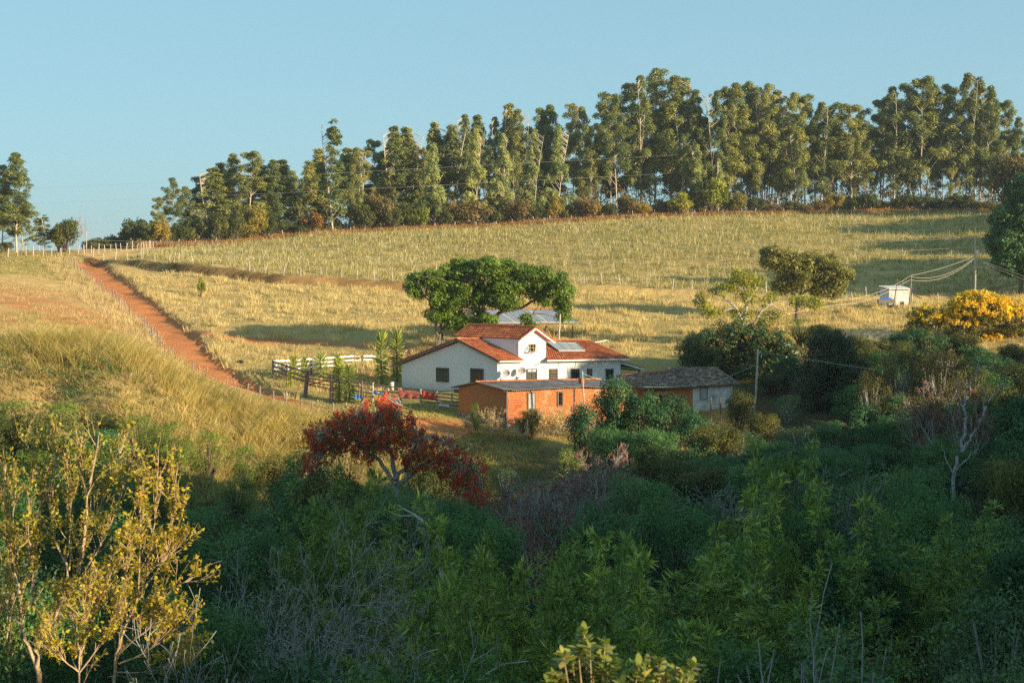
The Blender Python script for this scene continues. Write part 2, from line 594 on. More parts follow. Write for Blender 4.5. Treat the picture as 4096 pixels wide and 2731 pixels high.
v, q, r = blades(gg, 7, .16, .35, .05, .8, rng, (0, .7))
tag(link('pasture_weeds', np_mesh('pasture_weeds', v, q, M_DRYGREEN, r)), 'low green weeds among the dry pasture grass', 'weeds', None, 'stuff')


def c_field(x, y):
    return (seg_dist(x, y, FIELD_EDGE) > .5) & (y < field_top(x) - .3) & (x > -63)


fp = scatter(26000, (-64, 118), (190, 312), c_field, rng)
e = seg_dist(fp[:, 0], fp[:, 1], FIELD_EDGE)
pick = rng.uniform(0, 1, len(fp))
fq = patch(fp[:, 0] * .25, fp[:, 1] * .8) * .22
st = fp[pick + fq < .42]
v1 = blades(st, 2, rng.uniform(.4, 1.25, len(st)), .25, .055, .25, rng, (0, 1))
wd = fp[pick - fq > .42]
v2 = blades(wd, 9, rng.uniform(.25, .62, len(wd)), .55, .10, .9, rng, (0, .95))
lying = fp[(pick > .25) & (pick < .42)]
v3 = blades(lying, 4, .55, .5, .07, 2.6, rng, (.1, 1))
v, q, r = join([v1, v3])
tag(link('field_stubble', np_mesh('field_stubble', v, q, M_STALK, r)), 'pale dry maize stalks standing in the harvested field', 'stubble', None, 'stuff')
v, q, r = v2
M_FIELDW = m_leaf('field_weed', (.15, .145, .045), (.38, .34, .12), .3, .6, .15, (.60, .48, .22))
tag(link('field_weeds', np_mesh('field_weeds', v, q, M_FIELDW, r)), 'grey green weeds growing between the field stubble', 'weeds', None, 'stuff')


def c_left(x, y):
    s = seg_dist(x, y, RL)
    return (s < -2.0) & (seg_dist(x, y, FIELD_EDGE) < 0) & (y < 240)


lp = scatter(30000, (-95, 0), (86, 240), c_left, rng)
lv = patch(lp[:, 0] * .8, lp[:, 1] * .8)
s_ = -seg_dist(lp[:, 0], lp[:, 1], RL)
nr = scatter(16000, (-60, 2), (82, 126), c_left, rng)
nr = nr[np.abs(nr[:, 0]) < nr[:, 1] * .40]
va = blades(nr[::2], 9, .42, .45, .06, 1.1, rng, (0, .8)); vb = blades(nr[1::2], 9, .40, .5, .07, 1.0, rng, (0, .7))
v1 = blades(lp[lv > -.2], 7, .24, .4, .05, .9, rng, (.1, 1))
near = lp[(s_ < 7) & (lp[:, 1] > 120)]
v2 = blades(near, 8, .55, .4, .05, .6, rng, (.4, 1))
v, q, r = join([v1, v2, va])
tag(link('hillside_grass', np_mesh('hillside_grass', v, q, M_HILLS, r)), 'thin straw coloured grass on the hillside left of the road', 'grass', None, 'stuff')
lw = scatter(12000, (-95, 0), (84, 240), c_left, rng)
lw = lw[(sines(lw[:, 0], lw[:, 1], 31, .12) > .35) | (lw[:, 1] > 205) | (lw[:, 1] < 108)]
v, q, r = join([blades(lw, 9, .35, .45, .06, .8, rng, (0, .9)), vb])
tag(link('hillside_weeds', np_mesh('hillside_weeds', v, q, M_DRYGREEN, r)), 'dull green weeds on the hillside left of the road', 'weeds', None, 'stuff')


# tall golden grass on the bank below the fence: clumps with arching blades
def tall(points, hmul, rng):
    h = 1.55 * hmul * rng.uniform(.55, 1.2, len(points))
    return blades(points, 46, h, .48, .032, .30, rng, (0, 1), 3, .35, .42)


tg = []
for (px, Y, rx, ry, n, hm) in ((330, 112, 5.0, 4.0, 90, 1.15), (480, 113, 4.5, 4, 95, 1.15), (250, 110, 4, 3, 40, 1.0), (620, 112, 4.5, 4, 75, .85), (780, 112, 4.5, 4, 80, .72), (930, 113, 4.5, 3.5, 80, .68),
                           (1080, 113, 4, 3.5, 80, .7), (1200, 113, 3.6, 3.0, 80, .72), (1120, 109, 3.4, 3, 50, .85), (1000, 107, 4, 3, 45, .95), (850, 105, 4, 2.5, 30, .9), (1290, 116, 2.5, 2.5, 30, .75),
                           (60, 112, 5, 3, 36, .75), (160, 113, 4, 3, 30, .7), (420, 124, 4, 4, 45, .6), (560, 126, 4, 4, 45, .5), (380, 140, 3, 6, 30, .55)):
    c0 = G(px, Y)
    a = rng.uniform(0, 6.28, n); rr = np.sqrt(rng.uniform(0, 1, n))
    x = c0.x + np.cos(a) * rr * rx; y = c0.y + np.sin(a) * rr * ry
    k = np.abs(seg_dist(x, y, RL)) > 2.6
    x, y = x[k], y[k]
    tg.append(tall(np.stack([x, y, ground(x, y)], 1), hm, rng))
v, q, r = join(tg)
tag(link('tall_grass', np_mesh('tall_grass', v, q, M_TALL, r)), 'tall golden sunlit grass on the bank below the road fence', 'grass', None, 'stuff')
# rough grass tufts at the houses and round the adobe wall
yp = scatter(9000, (-14, 20), (109, 140), lambda x, y: (seg_dist(x, y, RL) > 1.5) & ((y < 120.6) | ((y < 128) & (x < -5)) | (x > 16) | (x < -12)), rng)
v, q, r = join([blades(yp[::2], 8, .20, .4, .05, .9, rng, (.2, 1)), blades(yp[1::2], 8, .18, .4, .05, .9, rng, (.5, 1))])
M_YARD = m_leaf('yard_grass', (.22, .20, .05), (.55, .44, .14), .35, .65, .1, (.74, .58, .24))
tag(link('yard_grass', np_mesh('yard_grass', v, q, M_YARD, r)), 'patchy yellow green grass round the farm buildings', 'grass', None, 'stuff')
# ------------------------------------------------------------------ plants
def unit(a): return a / np.maximum(np.linalg.norm(a, axis=1, keepdims=True), 1e-9)


def kites(pos, d, rng, L, W, jl=.35, face=None, fold=0.0):
    """leaves: kite shaped quads from pos along d; face = preferred facing direction"""
    N = len(pos)
    d = unit(d)
    nrm = rng.normal(0, 1, (N, 3))
    if face is not None: nrm = nrm * .55 + face
    s = unit(np.cross(d, nrm))
    l = (L * rng.uniform(1 - jl, 1 + jl, N))[:, None]; w = (W * rng.uniform(1 - jl, 1 + jl, N))[:, None]
    up = np.cross(s, d)
    mid = pos + d * l * .45 + up * l * fold
    Vv = np.stack([pos, mid + s * w * .5, pos + d * l, mid - s * w * .5], 1)
    Q = np.arange(N * 4).reshape(N, 4)
    return Vv.reshape(-1, 3), Q, np.repeat(rng.uniform(0, 1, N), 4)


def sphere_dirs(n, rng):
    return unit(rng.normal(0, 1, (n, 3)))


def puff_leaves(C, R, per, rng, L, W, droop=0.0, top=.0, inner=.45, squash=1.0):
    """leaves on and under the surface of puffs at C with radii R (N,) ; top > 0 keeps mostly the upper shell"""
    N = len(C)
    per = np.broadcast_to(per, N).astype(int)
    c = np.repeat(C, per, 0); r = np.repeat(np.broadcast_to(R, N), per)
    M = len(c)
    u = sphere_dirs(M, rng)
    if top > 0:
        fl = (u[:, 2] < 0) & (rng.uniform(0, 1, M) < top)
        u[fl, 2] *= -1
    rr = r * (inner + (1 - inner) * rng.uniform(0, 1, M) ** .6) * rng.uniform(.85, 1.12, M)
    pos = c + u * rr[:, None] * np.array([1, 1, squash])
    w = rng.normal(0, 1, (M, 3))
    d = w - u * (w * u).sum(1, keepdims=True) * .85 + u * .25; d[:, 2] -= droop
    v, q, rv = kites(pos, d, rng, L, W, face=(u + np.array([0, 0, .25])) * 1.5)
    bough = np.repeat(np.repeat(rng.uniform(0, 1, N), per), 4)      # leaves of one bough share a tint
    return v, q, np.clip(.5 * rv + .62 * bough - .06, 0, 1)


def veg(name, parts, mats):
    """parts: list of (verts, quads, rnd, material index)"""
    v, q, r = join([p[:3] for p in parts])
    mi = np.concatenate([np.full(len(p[1]), p[3] if len(p) > 3 else 0) for p in parts])
    return np_mesh(name, v, q, mats, r, mi if mi.any() else None)


def tube_np(lines, n=5):
    """lines: list of (points (k,3), radii (k,)) -> verts, quads, rnd"""
    vs, qs = [], []
    o = 0
    ang = np.arange(n) * 2 * np.pi / n
    for pts, rd in lines:
        pts = np.asarray(pts, float); rd = np.asarray(rd, float)
        k = len(pts)
        d = np.gradient(pts, axis=0) if k > 1 else np.array([[0, 0, 1.0]])
        d = unit(d)
        ref = np.where(np.abs(d[:, 2:3]) < .9, np.array([[0, 0, 1.0]]), np.array([[1.0, 0, 0]]))
        a = unit(np.cross(d, ref)); b = np.cross(d, a)
        ring = pts[:, None] + (a[:, None] * np.cos(ang)[None, :, None] + b[:, None] * np.sin(ang)[None, :, None]) * rd[:, None, None]
        vs.append(ring.reshape(-1, 3))
        i = np.arange(k - 1)[:, None] * n; j = np.arange(n)[None]
        q = np.stack([i + j, i + (j + 1) % n, i + n + (j + 1) % n, i + n + j], -1).reshape(-1, 4)
        qs.append(q + o); o += k * n
    v = np.concatenate(vs)
    return v, np.concatenate(qs), np.zeros(len(v))


def limb(a, d, L, r0, r1, rng, k=6, wig=.12, up=.0, droop=0.0):
    pts = [np.array(a, float)]
    d = np.array(d, float); d /= np.linalg.norm(d)
    for i in range(k):
        d = d + rng.normal(0, wig, 3) + np.array([0, 0, up - droop * i / k])
        d /= np.linalg.norm(d)
        pts.append(pts[-1] + d * L / k)
    return np.array(pts), np.linspace(r0, r1, k + 1), d


def grow(a, d, L, r, depth, rng, kids=(3, 4), ratio=.68, spread=.6, up=.08, wig=.1, k=5, tips=None, rmin=.004, start=.35):
    """recursive limbs; returns list of (pts, radii); tips collects (point, direction)"""
    pts, rd, dd = limb(a, d, L, r, max(r * .45, rmin), rng, k, wig, up)
    out = [(pts, rd)]
    if depth <= 0:
        if tips is not None:
            for i in range(1, len(pts)): tips.append((pts[i], pts[i] - pts[i - 1]))
        return out
    n = rng.integers(kids[0], kids[1] + 1)
    for i in range(n):
        u = start + (1 - start) * (i + rng.uniform(.2, 1)) / n
        u = min(u, .999)
        f = u * (len(pts) - 1); j = int(f); w = f - j
        p = pts[j] * (1 - w) + pts[j + 1] * w
        ax = pts[j + 1] - pts[j]; ax = ax / np.linalg.norm(ax)
        s = np.cross(ax, rng.normal(0, 1, 3)); s /= np.linalg.norm(s)
        nd = ax + s * spread * rng.uniform(.6, 1.3)
        out += grow(p, nd, L * ratio * rng.uniform(.75, 1.2), rd[j] * .62, depth - 1, rng, kids, ratio, spread, up, wig, max(3, k - 1), tips, rmin, start)
    return out


M_EUC = m_leaf('eucalypt_leaf', (.085, .125, .045), (.26, .275, .075), .3, .5, .35, (.40, .36, .12))
M_EUCY = m_leaf('young_eucalypt_leaf', (.17, .22, .075), (.36, .38, .12), .3, .5, .35, (.45, .43, .17))
M_EBARK = m_bark('eucalypt_bark', (.30, .24, .17), (.62, .55, .45), 1.2)
M_BARK = m_bark('grey_bark', (.07, .05, .035), (.20, .16, .12), 3)
M_PALE = m_bark('pale_bark', (.30, .27, .22), (.55, .52, .46), 5)
M_TWIG = m_bark('dry_twig', (.24, .22, .21), (.50, .47, .44), 4)
M_HEDGE = m_leaf('scrub_leaf', (.045, .065, .018), (.13, .14, .035), .25, .6, .2, (.20, .17, .05))
M_BROWND = m_leaf('brown_bush_leaf', (.055, .06, .02), (.13, .115, .038), .25, .6, .2, (.22, .15, .06))
M_BROWN = m_leaf('brown_scrub_leaf', (.11, .085, .03), (.24, .18, .07), .25, .65, .15, (.34, .22, .09))
M_LIME = m_leaf('lime_leaf', (.13, .17, .02), (.30, .31, .04), .3, .55, .25, (.42, .38, .06))
M_GOLD = m_leaf('golden_scrub_leaf', (.17, .14, .025), (.36, .28, .05), .3, .6, .2, (.48, .30, .06))
M_ORANGE = m_leaf('orange_leaf', (.20, .10, .035), (.33, .19, .06), .3, .6, .15, (.40, .18, .07))
M_SHADE = m_leaf('shade_tree_leaf', (.055, .11, .008), (.17, .26, .018), .3, .45, .35, (.24, .31, .03))
M_MANGO = m_leaf('mango_leaf', (.035, .075, .022), (.10, .155, .038), .2, .4, .4, (.24, .17, .05))
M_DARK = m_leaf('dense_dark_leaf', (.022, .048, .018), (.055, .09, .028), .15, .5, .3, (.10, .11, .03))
M_OLIVE = m_leaf('olive_leaf', (.075, .095, .02), (.21, .21, .05), .3, .45, .35, (.30, .26, .08))
M_YELLOW = m_leaf('yellow_blossom', (.58, .38, .025), (.80, .56, .045), .35, .6, .2, (.88, .66, .08))
M_YLEAF = m_leaf('blossom_tree_leaf', (.06, .075, .015), (.18, .17, .03), .25, .5, .25)
M_BUSHA = m_leaf('fine_bush_leaf', (.028, .092, .036), (.10, .22, .065), .25, .55, .25, (.19, .28, .08))
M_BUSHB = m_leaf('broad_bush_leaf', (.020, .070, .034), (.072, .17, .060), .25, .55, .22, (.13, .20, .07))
M_BUSHC = m_leaf('grey_bush_leaf', (.045, .10, .058), (.14, .22, .09), .25, .6, .18, (.22, .27, .14))
M_BUSHY = m_leaf('yellow_green_bush_leaf', (.065, .12, .018), (.19, .27, .04), .3, .5, .3, (.31, .34, .06))
M_BAMBOO = m_leaf('bamboo_leaf', (.06, .125, .03), (.25, .35, .075), .3, .45, .4, (.52, .52, .12))
M_CULM = m_bark('bamboo_culm', (.10, .13, .03), (.24, .24, .07), 3)
M_REDF = m_leaf('red_flower', (.36, .035, .02), (.62, .09, .042), .25, .65, .1, (.74, .18, .09))
M_RUST = m_leaf('rust_bud', (.14, .055, .035), (.26, .10, .06), .2, .6, .15)
M_SUNLEAF = m_leaf('autumn_yellow_leaf', (.20, .20, .018), (.46, .40, .045), .4, .5, .3, (.60, .36, .05))
M_SUNBARK = m_bark('smooth_tan_bark', (.30, .20, .11), (.58, .44, .29), 6)
M_GLOSSY = m_leaf('glossy_leaf', (.10, .15, .02), (.32, .34, .06), .3, .4, .35, (.60, .48, .16))
M_YUCCA = m_leaf('yucca_leaf', (.13, .20, .03), (.34, .42, .07), .3, .45, .4, (.50, .46, .10))
M_VINE = m_leaf('vine_leaf', (.022, .05, .016), (.075, .11, .03), .25, .45, .35, (.15, .11, .035))


# --- eucalyptus: clear pale trunk, crown of rounded bunches
def euc_proto(seed, H, R, clear, peak, leafm, npuff=46, dens=110, slim=1.0, bough=True):
    r = np.random.default_rng(seed)
    nb = max(7, npuff // 5)
    bz = (np.arange(nb) + r.uniform(.1, .9, nb)) / nb
    ba = np.arange(nb) * 2.4 + r.uniform(-.6, .6, nb)
    bp = np.clip((1 - bz) ** peak, .05, 1) * np.clip(bz * 4 + .45, 0, 1)
    br_ = R * bp * r.uniform(.45, 1.0, nb)
    kb = np.concatenate([np.arange(nb), r.integers(0, nb, npuff - nb)])
    sg = .55 + .5 * bp[kb]
    zz = np.clip(bz[kb], 0, 1)
    prof = bp[kb]
    C = np.stack([np.cos(ba[kb]) * br_[kb] + r.normal(0, .7, npuff) * sg, np.sin(ba[kb]) * br_[kb] + r.normal(0, .7, npuff) * sg, H * (clear + (1 - clear) * zz) + r.normal(0, .75, npuff) * sg], 1)
    if not bough:
        zz = r.uniform(0, 1, npuff) ** .85
        prof = np.clip((1 - zz) ** peak, .06, 1) * np.clip(zz * 5 + .35, 0, 1)
        a = r.uniform(0, 6.28, npuff) + np.arange(npuff) * 2.4
        rr = R * prof * np.sqrt(r.uniform(.08, 1, npuff))
        C = np.stack([np.cos(a) * rr, np.sin(a) * rr, H * (clear + (1 - clear) * zz)], 1)
    C[:, 2] = np.minimum(C[:, 2], H - .7)
    rr = np.hypot(C[:, 0], C[:, 1])
    pr = r.uniform(.6, 1.35, npuff) * (.5 + .5 * prof) * slim
    lv = puff_leaves(C, pr, (dens * 2.6 * (pr / 1.1) ** 2).astype(int) + 24, r, .44, .16, .55, .5, .35, 1.15)
    crown = veg('eucalyptus_crown', [lv], leafm)
    tr, rd, _ = limb((0, 0, -.6), (0, 0, 1), H * .96, .17 * H / 27, .03, r, 9, .025)
    lines = [(tr, rd)]
    for i in range(0, npuff, 2):
        h = max(C[i, 2] - rr[i] * .8 - .4, H * clear * .75)
        f = h / (H * .96) * 9; j = int(min(f, 8))
        p = tr[j] + (tr[j + 1] - tr[j]) * (f - j)
        m = (p + C[i]) / 2 + np.array([0, 0, -.12 * rr[i]])
        lines.append((np.array([p, m, C[i]]), np.array([.055, .04, .015])))
    trunk = veg('eucalyptus_trunk', [tube_np(lines, 6)], M_EBARK)
    return crown, trunk, H


EUC = [euc_proto(1, 27, 3.6, .26, .6, M_EUC, 78), euc_proto(2, 27, 3.7, .18, .7, M_EUC, 84, 110, 1.0, False), euc_proto(3, 27, 3.2, .36, .5, M_EUC, 60), euc_proto(4, 27, 4.4, .2, .7, M_EUC, 100), euc_proto(9, 27, 2.8, .45, .45, M_EUC, 40, 90)]
EUCY = [euc_proto(5, 17, 2.9, .14, .8, M_EUCY, 80, 120, .8, False), euc_proto(6, 17, 3.1, .10, .9, M_EUCY, 90, 120, .75, False)]
EUCS = [euc_proto(7, 20, 3.8, .08, 1.0, M_EUC, 100, 120, .8, False), euc_proto(8, 24, 2.7, .12, .75, M_EUC, 74, 90, .7, False)]


def plant(name, x, y, proto, H, label, cat, group, rz, wide=1.0, lean=0.0, z=None):
    crown, trunk, H0 = proto
    s = H / H0
    o = empty(name, (x, y, gz(x, y) if z is None else z), label, cat, group, rz)
    o.scale = (s * wide, s * wide, s)
    if lean: o.rotation_euler = (lean * math.cos(rz * 3), lean * math.sin(rz * 3), rz)
    link('trunk', trunk, o)
    link('crown', crown, o)
    return o


# --- round scrub: short stems and a lumpy crown
def scrub_proto(seed, mats, W=2.4, H=3.2, n=22, per=110, L=.30, wd=.17, bark=None, base=.25, squash=.9, pr=(.45, .95), top=.45, droop=.1, stems=5, nm='scrub'):
    r = np.random.default_rng(seed)
    u = sphere_dirs(n, r)
    rad_ = r.uniform(.25, 1, n) ** .5
    C = u * rad_[:, None] * np.array([W * .72, W * .72, (H * (1 - base)) * .43])
    C[:, 2] += H * (base + (1 - base) * .5)
    R = r.uniform(*pr, n) * W / 2.4
    parts = [puff_leaves(C, R, np.maximum((per * (R / .7) ** 2).astype(int), 12), r, L, wd, droop, top, .4, squash)]
    crown = veg(nm + '_crown', parts, mats)
    lines = []
    for i in range(n):
        a = r.uniform(0, 6.28)
        b = np.array([math.cos(a) * .12 * W / 2.4, math.sin(a) * .12 * W / 2.4, -.25])
        m = b * .4 + C[i] * np.array([.45, .45, .55])
        lines.append((np.array([b, m, C[i]]), np.array([.06, .045, .012]) * W / 2.4))
    trunk = veg(nm + '_stems', [tube_np(lines, 5)], bark or M_BARK)
    return crown, trunk, H


def twig_cover(seed, mats, W, H, nst, depth, kids, ratio, spread, up, r0, leaf=None, bark=None, per=0, nm='bare', L=.09, wd=.05, tilt=.5, first=.45, wig=.12, rmin=.008, sides=4):
    """a many stemmed bush of twigs, with or without leaves along the twigs"""
    r = np.random.default_rng(seed)
    tips = []
    lines = []
    for i in range(nst):
        a = 6.28 * (i + r.uniform(0, .8)) / nst
        tl = tilt * r.uniform(.3, 1.2)
        d = np.array([math.cos(a) * tl, math.sin(a) * tl, 1])
        lines += grow((math.cos(a) * .08 * W, math.sin(a) * .08 * W, -.2), d, H * first * r.uniform(.8, 1.2), r0 * r.uniform(.7, 1.2), depth, r, kids, ratio, spread, up, wig, 5, tips, rmin)
    allp = np.concatenate([p for p, _ in lines])
    zmax = allp[:, 2].max(); s = H / zmax
    lines = [(p * s, q) for p, q in lines]
    tw = veg(nm + '_branches', [tube_np(lines, sides)], bark or M_TWIG)
    crown = None
    if per:
        tp = np.array([p for p, _ in tips]) * s; td = np.array([d for _, d in tips])
        k = r.integers(0, len(tp), int(len(tp) * per))
        pos = tp[k] + r.normal(0, .03, (len(k), 3))
        d = unit(td[k]) + r.normal(0, .7, (len(k), 3)); d[:, 2] -= .25
        crown = veg(nm + '_leaves', [kites(pos, d, r, L, wd)], leaf)
    return crown, tw, H


def bush(name, x, y, proto, H, label, cat, group, rz, wide=1.0, z=None, parts=('branches', 'foliage')):
    crown, tw, H0 = proto
    s = H / H0
    o = empty(name, (x, y, gz(x, y) if z is None else z), label, cat, group, rz)
    o.scale = (s * wide, s * wide, s)
    link(parts[0], tw, o)
    if crown is not None: link(parts[1], crown, o)
    return o


SCR = {'brown': scrub_proto(21, M_BROWN, 2.4, 3.4, 20, 130), 'olive': scrub_proto(22, M_HEDGE, 2.6, 3.2, 24, 130), 'lime': scrub_proto(23, M_LIME, 2.2, 3.2, 20, 130),
       'gold': scrub_proto(24, M_GOLD, 2.6, 3.4, 24, 120), 'orange': scrub_proto(25, M_ORANGE, 2.2, 3.0, 15, 90), 'scrub': scrub_proto(26, M_HEDGE, 2.5, 3.6, 24, 120)}

# thicket bushes of the valley (about 4.5 m tall, seen from 30 to 100 m)
TH = {
    'fine': [scrub_proto(31 + i, M_BUSHA, 2.5, 4.6, 48, 290, .13, .055, None, .1, 1.1, (.34, .78), .55, .0, nm='fine_bush') for i in range(2)],
    'broad': [scrub_proto(35 + i, M_BUSHB, 2.5, 4.4, 42, 190, .17, .09, None, .1, 1.05, (.34, .8), .55, .15, nm='broad_bush') for i in range(2)],
    'grey': [scrub_proto(39 + i, M_BUSHC, 2.4, 4.2, 42, 230, .11, .055, M_TWIG, .1, 1.1, (.28, .68), .5, .0, nm='grey_bush') for i in range(2)],
    'yellow': [scrub_proto(43, M_BUSHY, 2.2, 4.4, 44, 240, .13, .055, None, .08, 1.3, (.3, .68), .5, .1, nm='yellow_bush')],
    'bare': [twig_cover(51 + i, None, 2.4, 3.9, 6, 4, (2, 4), .66, .85, .0, .055, nm='bare_bush', tilt=1.5, leaf=M_BUSHC, per=.6, L=.10, wd=.05) for i in range(2)],
    'rust': [twig_cover(55, None, 2.4, 3.6, 8, 4, (3, 4), .6, .7, .03, .05, nm='rust_bush', tilt=1.1, leaf=M_RUST, per=1.1, L=.10, wd=.07)],
}


def bamboo_proto(seed, n=11, H=6.0):
    r = np.random.default_rng(seed)
    lines, pos, dr = [], [], []
    for i in range(n):
        a = r.uniform(0, 6.28); b = r.uniform(.05, .75)
        h = H * (1.08 if i < 2 else r.uniform(.45, .95))
        pts, rd, _ = limb((math.cos(a) * .5 * r.uniform(.2, 1), math.sin(a) * .5, -.2), (math.cos(a) * b * .6, math.sin(a) * b * .6, 1), h, .022, .004, r, 10, .05, 0, .02)
        lines.append((pts, rd))
        for j in range(2, 11):
            for k in range(6 if j < 9 else 9):
                w = r.uniform(0, 1)
                p0 = pts[j - 1] * (1 - w) + pts[j] * w
                aa = r.uniform(0, 6.28)
                ln = H * .15 * r.uniform(.5, 1.25) * (1.35 - .105 * j)
                dd = np.array([math.cos(aa), math.sin(aa), .75])
                tw, tr_, td = limb(p0, dd, ln, .006, .002, r, 4, .12, -.12)
                lines.append((tw, tr_))
                for m in range(1, 5):
                    for q in range(4):
                        pos.append(tw[m]); x = (tw[m] - tw[m - 1]); dr.append(x / np.linalg.norm(x) + r.normal(0, .55, 3) + np.array([0, 0, -.1]))
        for q in range(7):
            pos.append(pts[-1 - q % 2]); dr.append(np.array([0, 0, .9]) + r.normal(0, .35, 3))
    pos = np.array(pos); dr = np.array(dr)
    foliage = veg('bamboo_leaves', [kites(pos, dr, r, .26, .044, .4)], M_BAMBOO)
    return foliage, veg('bamboo_culms', [tube_np(lines, 4)], M_CULM), H


BAM = [bamboo_proto(61), bamboo_proto(62), bamboo_proto(63, 11)]
# ------------------------------------------------------------------ building materials
t = NT('white_wall')
p = t.pos()
n = t.noise(1.2, 6, .65, p); n2 = t.noise(9, 4, .6, p)
zl = t.n('ShaderNodeSeparateXYZ'); t.l(p, zl.inputs[0])
low = t.n('ShaderNodeMapRange'); low.inputs[1].default_value = -12.6; low.inputs[2].default_value = -13.5
t.l(t.math('ADD', zl.outputs[2], t.math('MULTIPLY', t.math('SUBTRACT', n2, .5), 1.1)), low.inputs[0])
c = t.mix(t.ramp(n, [(.45, 0), (.8, .35)]), (.76, .75, .73), (.68, .65, .60))
c = t.mix(t.math('MULTIPLY', low.outputs[0], .45), c, (.50, .33, .22))
M_WHITE = t.done(t.bsdf(c, .85, .15, 0, n2, .01))
t = NT('old_limewash')
p = t.pos()
n = t.noise(1.6, 7, .7, p); n2 = t.noise(7, 4, .6, p)
c = t.ramp(n, [(.3, (.36, .30, .25)), (.46, (.60, .57, .53)), (.62, (.76, .75, .73))])
M_LIMEW = t.done(t.bsdf(c, .9, .1, 0, n2, .03))
t = NT('clay_tile')
p = t.pos()
r_ = t.attr('rnd')
n = t.noise(1.1, 5, .6, p)
c = t.ramp(r_, [(0, (.32, .085, .038)), (.5, (.47, .135, .055)), (1, (.60, .22, .09))])
c = t.mix(1.0, c, t.ramp(n, [(.3, .75), (.7, 1.15)]), 'MULTIPLY')
M_TILE = t.done(t.bsdf(c, .8, .2))
t = NT('weathered_tile')
p = t.pos()
r_ = t.attr('rnd')
n = t.noise(.9, 6, .65, p)
c = t.ramp(r_, [(0, (.10, .07, .055)), (.45, (.28, .18, .125)), (.75, (.45, .27, .18)), (1, (.56, .45, .35))])
c = t.mix(t.ramp(n, [(.4, 0), (.65, .7)]), c, (.12, .10, .085))
M_OLDTILE = t.done(t.bsdf(c, .95, .1))
t = NT('adobe')
p = t.pos()
n = t.noise(.9, 6, .7, p); n2 = t.noise(6, 6, .7, p); n3 = t.noise(.45, 4, .6, p)
c = t.ramp(n2, [(.25, (.33, .12, .042)), (.55, (.52, .20, .075)), (.8, (.60, .29, .125))])
c = t.mix(t.ramp(n, [(.56, 0), (.64, .85)]), c, (.60, .42, .27))
c = t.mix(t.ramp(n3, [(.60, 0), (.68, .7)]), c, (.44, .13, .05))
M_ADOBE = t.done(t.bsdf(c, .95, .05, 0, n2, .09))
t = NT('adobe_end')
p = t.pos()
n2 = t.noise(6, 6, .7, p); n = t.noise(.8, 5, .7, p)
c = t.ramp(n2, [(.25, (.40, .15, .05)), (.75, (.58, .25, .09))])
c = t.mix(t.ramp(n, [(.56, 0), (.64, .7)]), c, (.36, .19, .09))
M_ADOBE2 = t.done(t.bsdf(c, .95, .05, 0, n2, .08))
M_WOODG = m_plain('grey_wood', (.20, .17, .14), .9, .35, 5, .1, 0, .02)
M_WOODB = m_plain('brown_wood', (.13, .075, .045), .7, .3, 6)
M_WOODY = m_plain('pale_wood', (.42, .30, .18), .8, .25, 6)
M_LATH = m_plain('bare_lath', (.52, .33, .18), .9, .2, 6)
M_PAINTW = m_plain('white_paint', (.78, .76, .72), .7, .1, 5)
M_FRAME = m_plain('window_frame', (.075, .060, .045), .5, .2, 8, .4)
M_GLASS = m_plain('window_glass', (.028, .036, .042), .12, .2, 2, .5)
M_GLASSW = m_plain('reflecting_pane', (.60, .68, .74), .2, .1, 2, .5)
M_CURTAIN = m_plain('brown_curtain', (.16, .095, .06), .8, .35, 9)
M_CURTG = m_plain('olive_curtain', (.11, .105, .07), .8, .3, 9)
M_SHEET = m_plain('roof_sheet', (.17, .16, .155), .75, .35, 1.8, .3)
M_SHEETL = m_plain('pale_roof_sheet', (.62, .59, .57), .6, .14, 1.2, .4)
M_PANEL = m_plain('collector_glass', (.25, .29, .30), .15, .12, 1.5, .6)
M_METAL = m_plain('dull_metal', (.42, .41, .40), .5, .15, 4, .4)
M_DISH = m_plain('dish_metal', (.46, .43, .40), .55, .12, 6, .4)
M_LETTER = m_plain('dish_lettering', (.36, .15, .11), .7, .1, 6)
M_RAIL = m_plain('dark_rail', (.15, .12, .105), .9, .35, 4, .1)
M_POST = m_plain('fence_post', (.24, .20, .165), .95, .4, 3, .1)
M_POLE = m_plain('pole_wood', (.42, .37, .31), .9, .25, 3, .1)
M_BLUE = m_plain('blue_plastic', (.03, .20, .60), .5, .25, 4, .4)
M_REDC = m_plain('red_cloth', (.48, .075, .055), .9, .3, 5, .1)
M_STONE = m_plain('grey_stone', (.30, .24, .20), .95, .35, 4, .1)
M_WIRE = m_plain('cable', (.42, .38, .30), .6, .1, 3, .3)
M_WIRED = m_plain('dark_cable', (.20, .20, .19), .6, .1, 3, .3)
M_LINE = m_plain('green_line', (.30, .52, .40), .6, .1, 3, .3)
M_BLACK = m_plain('dark_hide', (.022, .017, .014), .8, .3, 6)
M_CAN = m_plain('white_plastic', (.66, .60, .52), .7, .2, 3)


def on_line(px, base, d):
    """the point of the plan line base + t*d that is seen in photo column px"""
    k = (px - 2048) / F
    tt = (k * base[1] - base[0]) / (d[0] - k * d[1])
    return np.array([base[0] + tt * d[0], base[1] + tt * d[1]])


def zr(row, Y): return -(row - HZ) / F * Y


def V3(p2, z): return Vector((float(p2[0]), float(p2[1]), float(z)))


def corner4(a, b, c, d, s, u):
    return (a * (1 - s) + b * s) * (1 - u) + (d * (1 - s) + c * s) * u


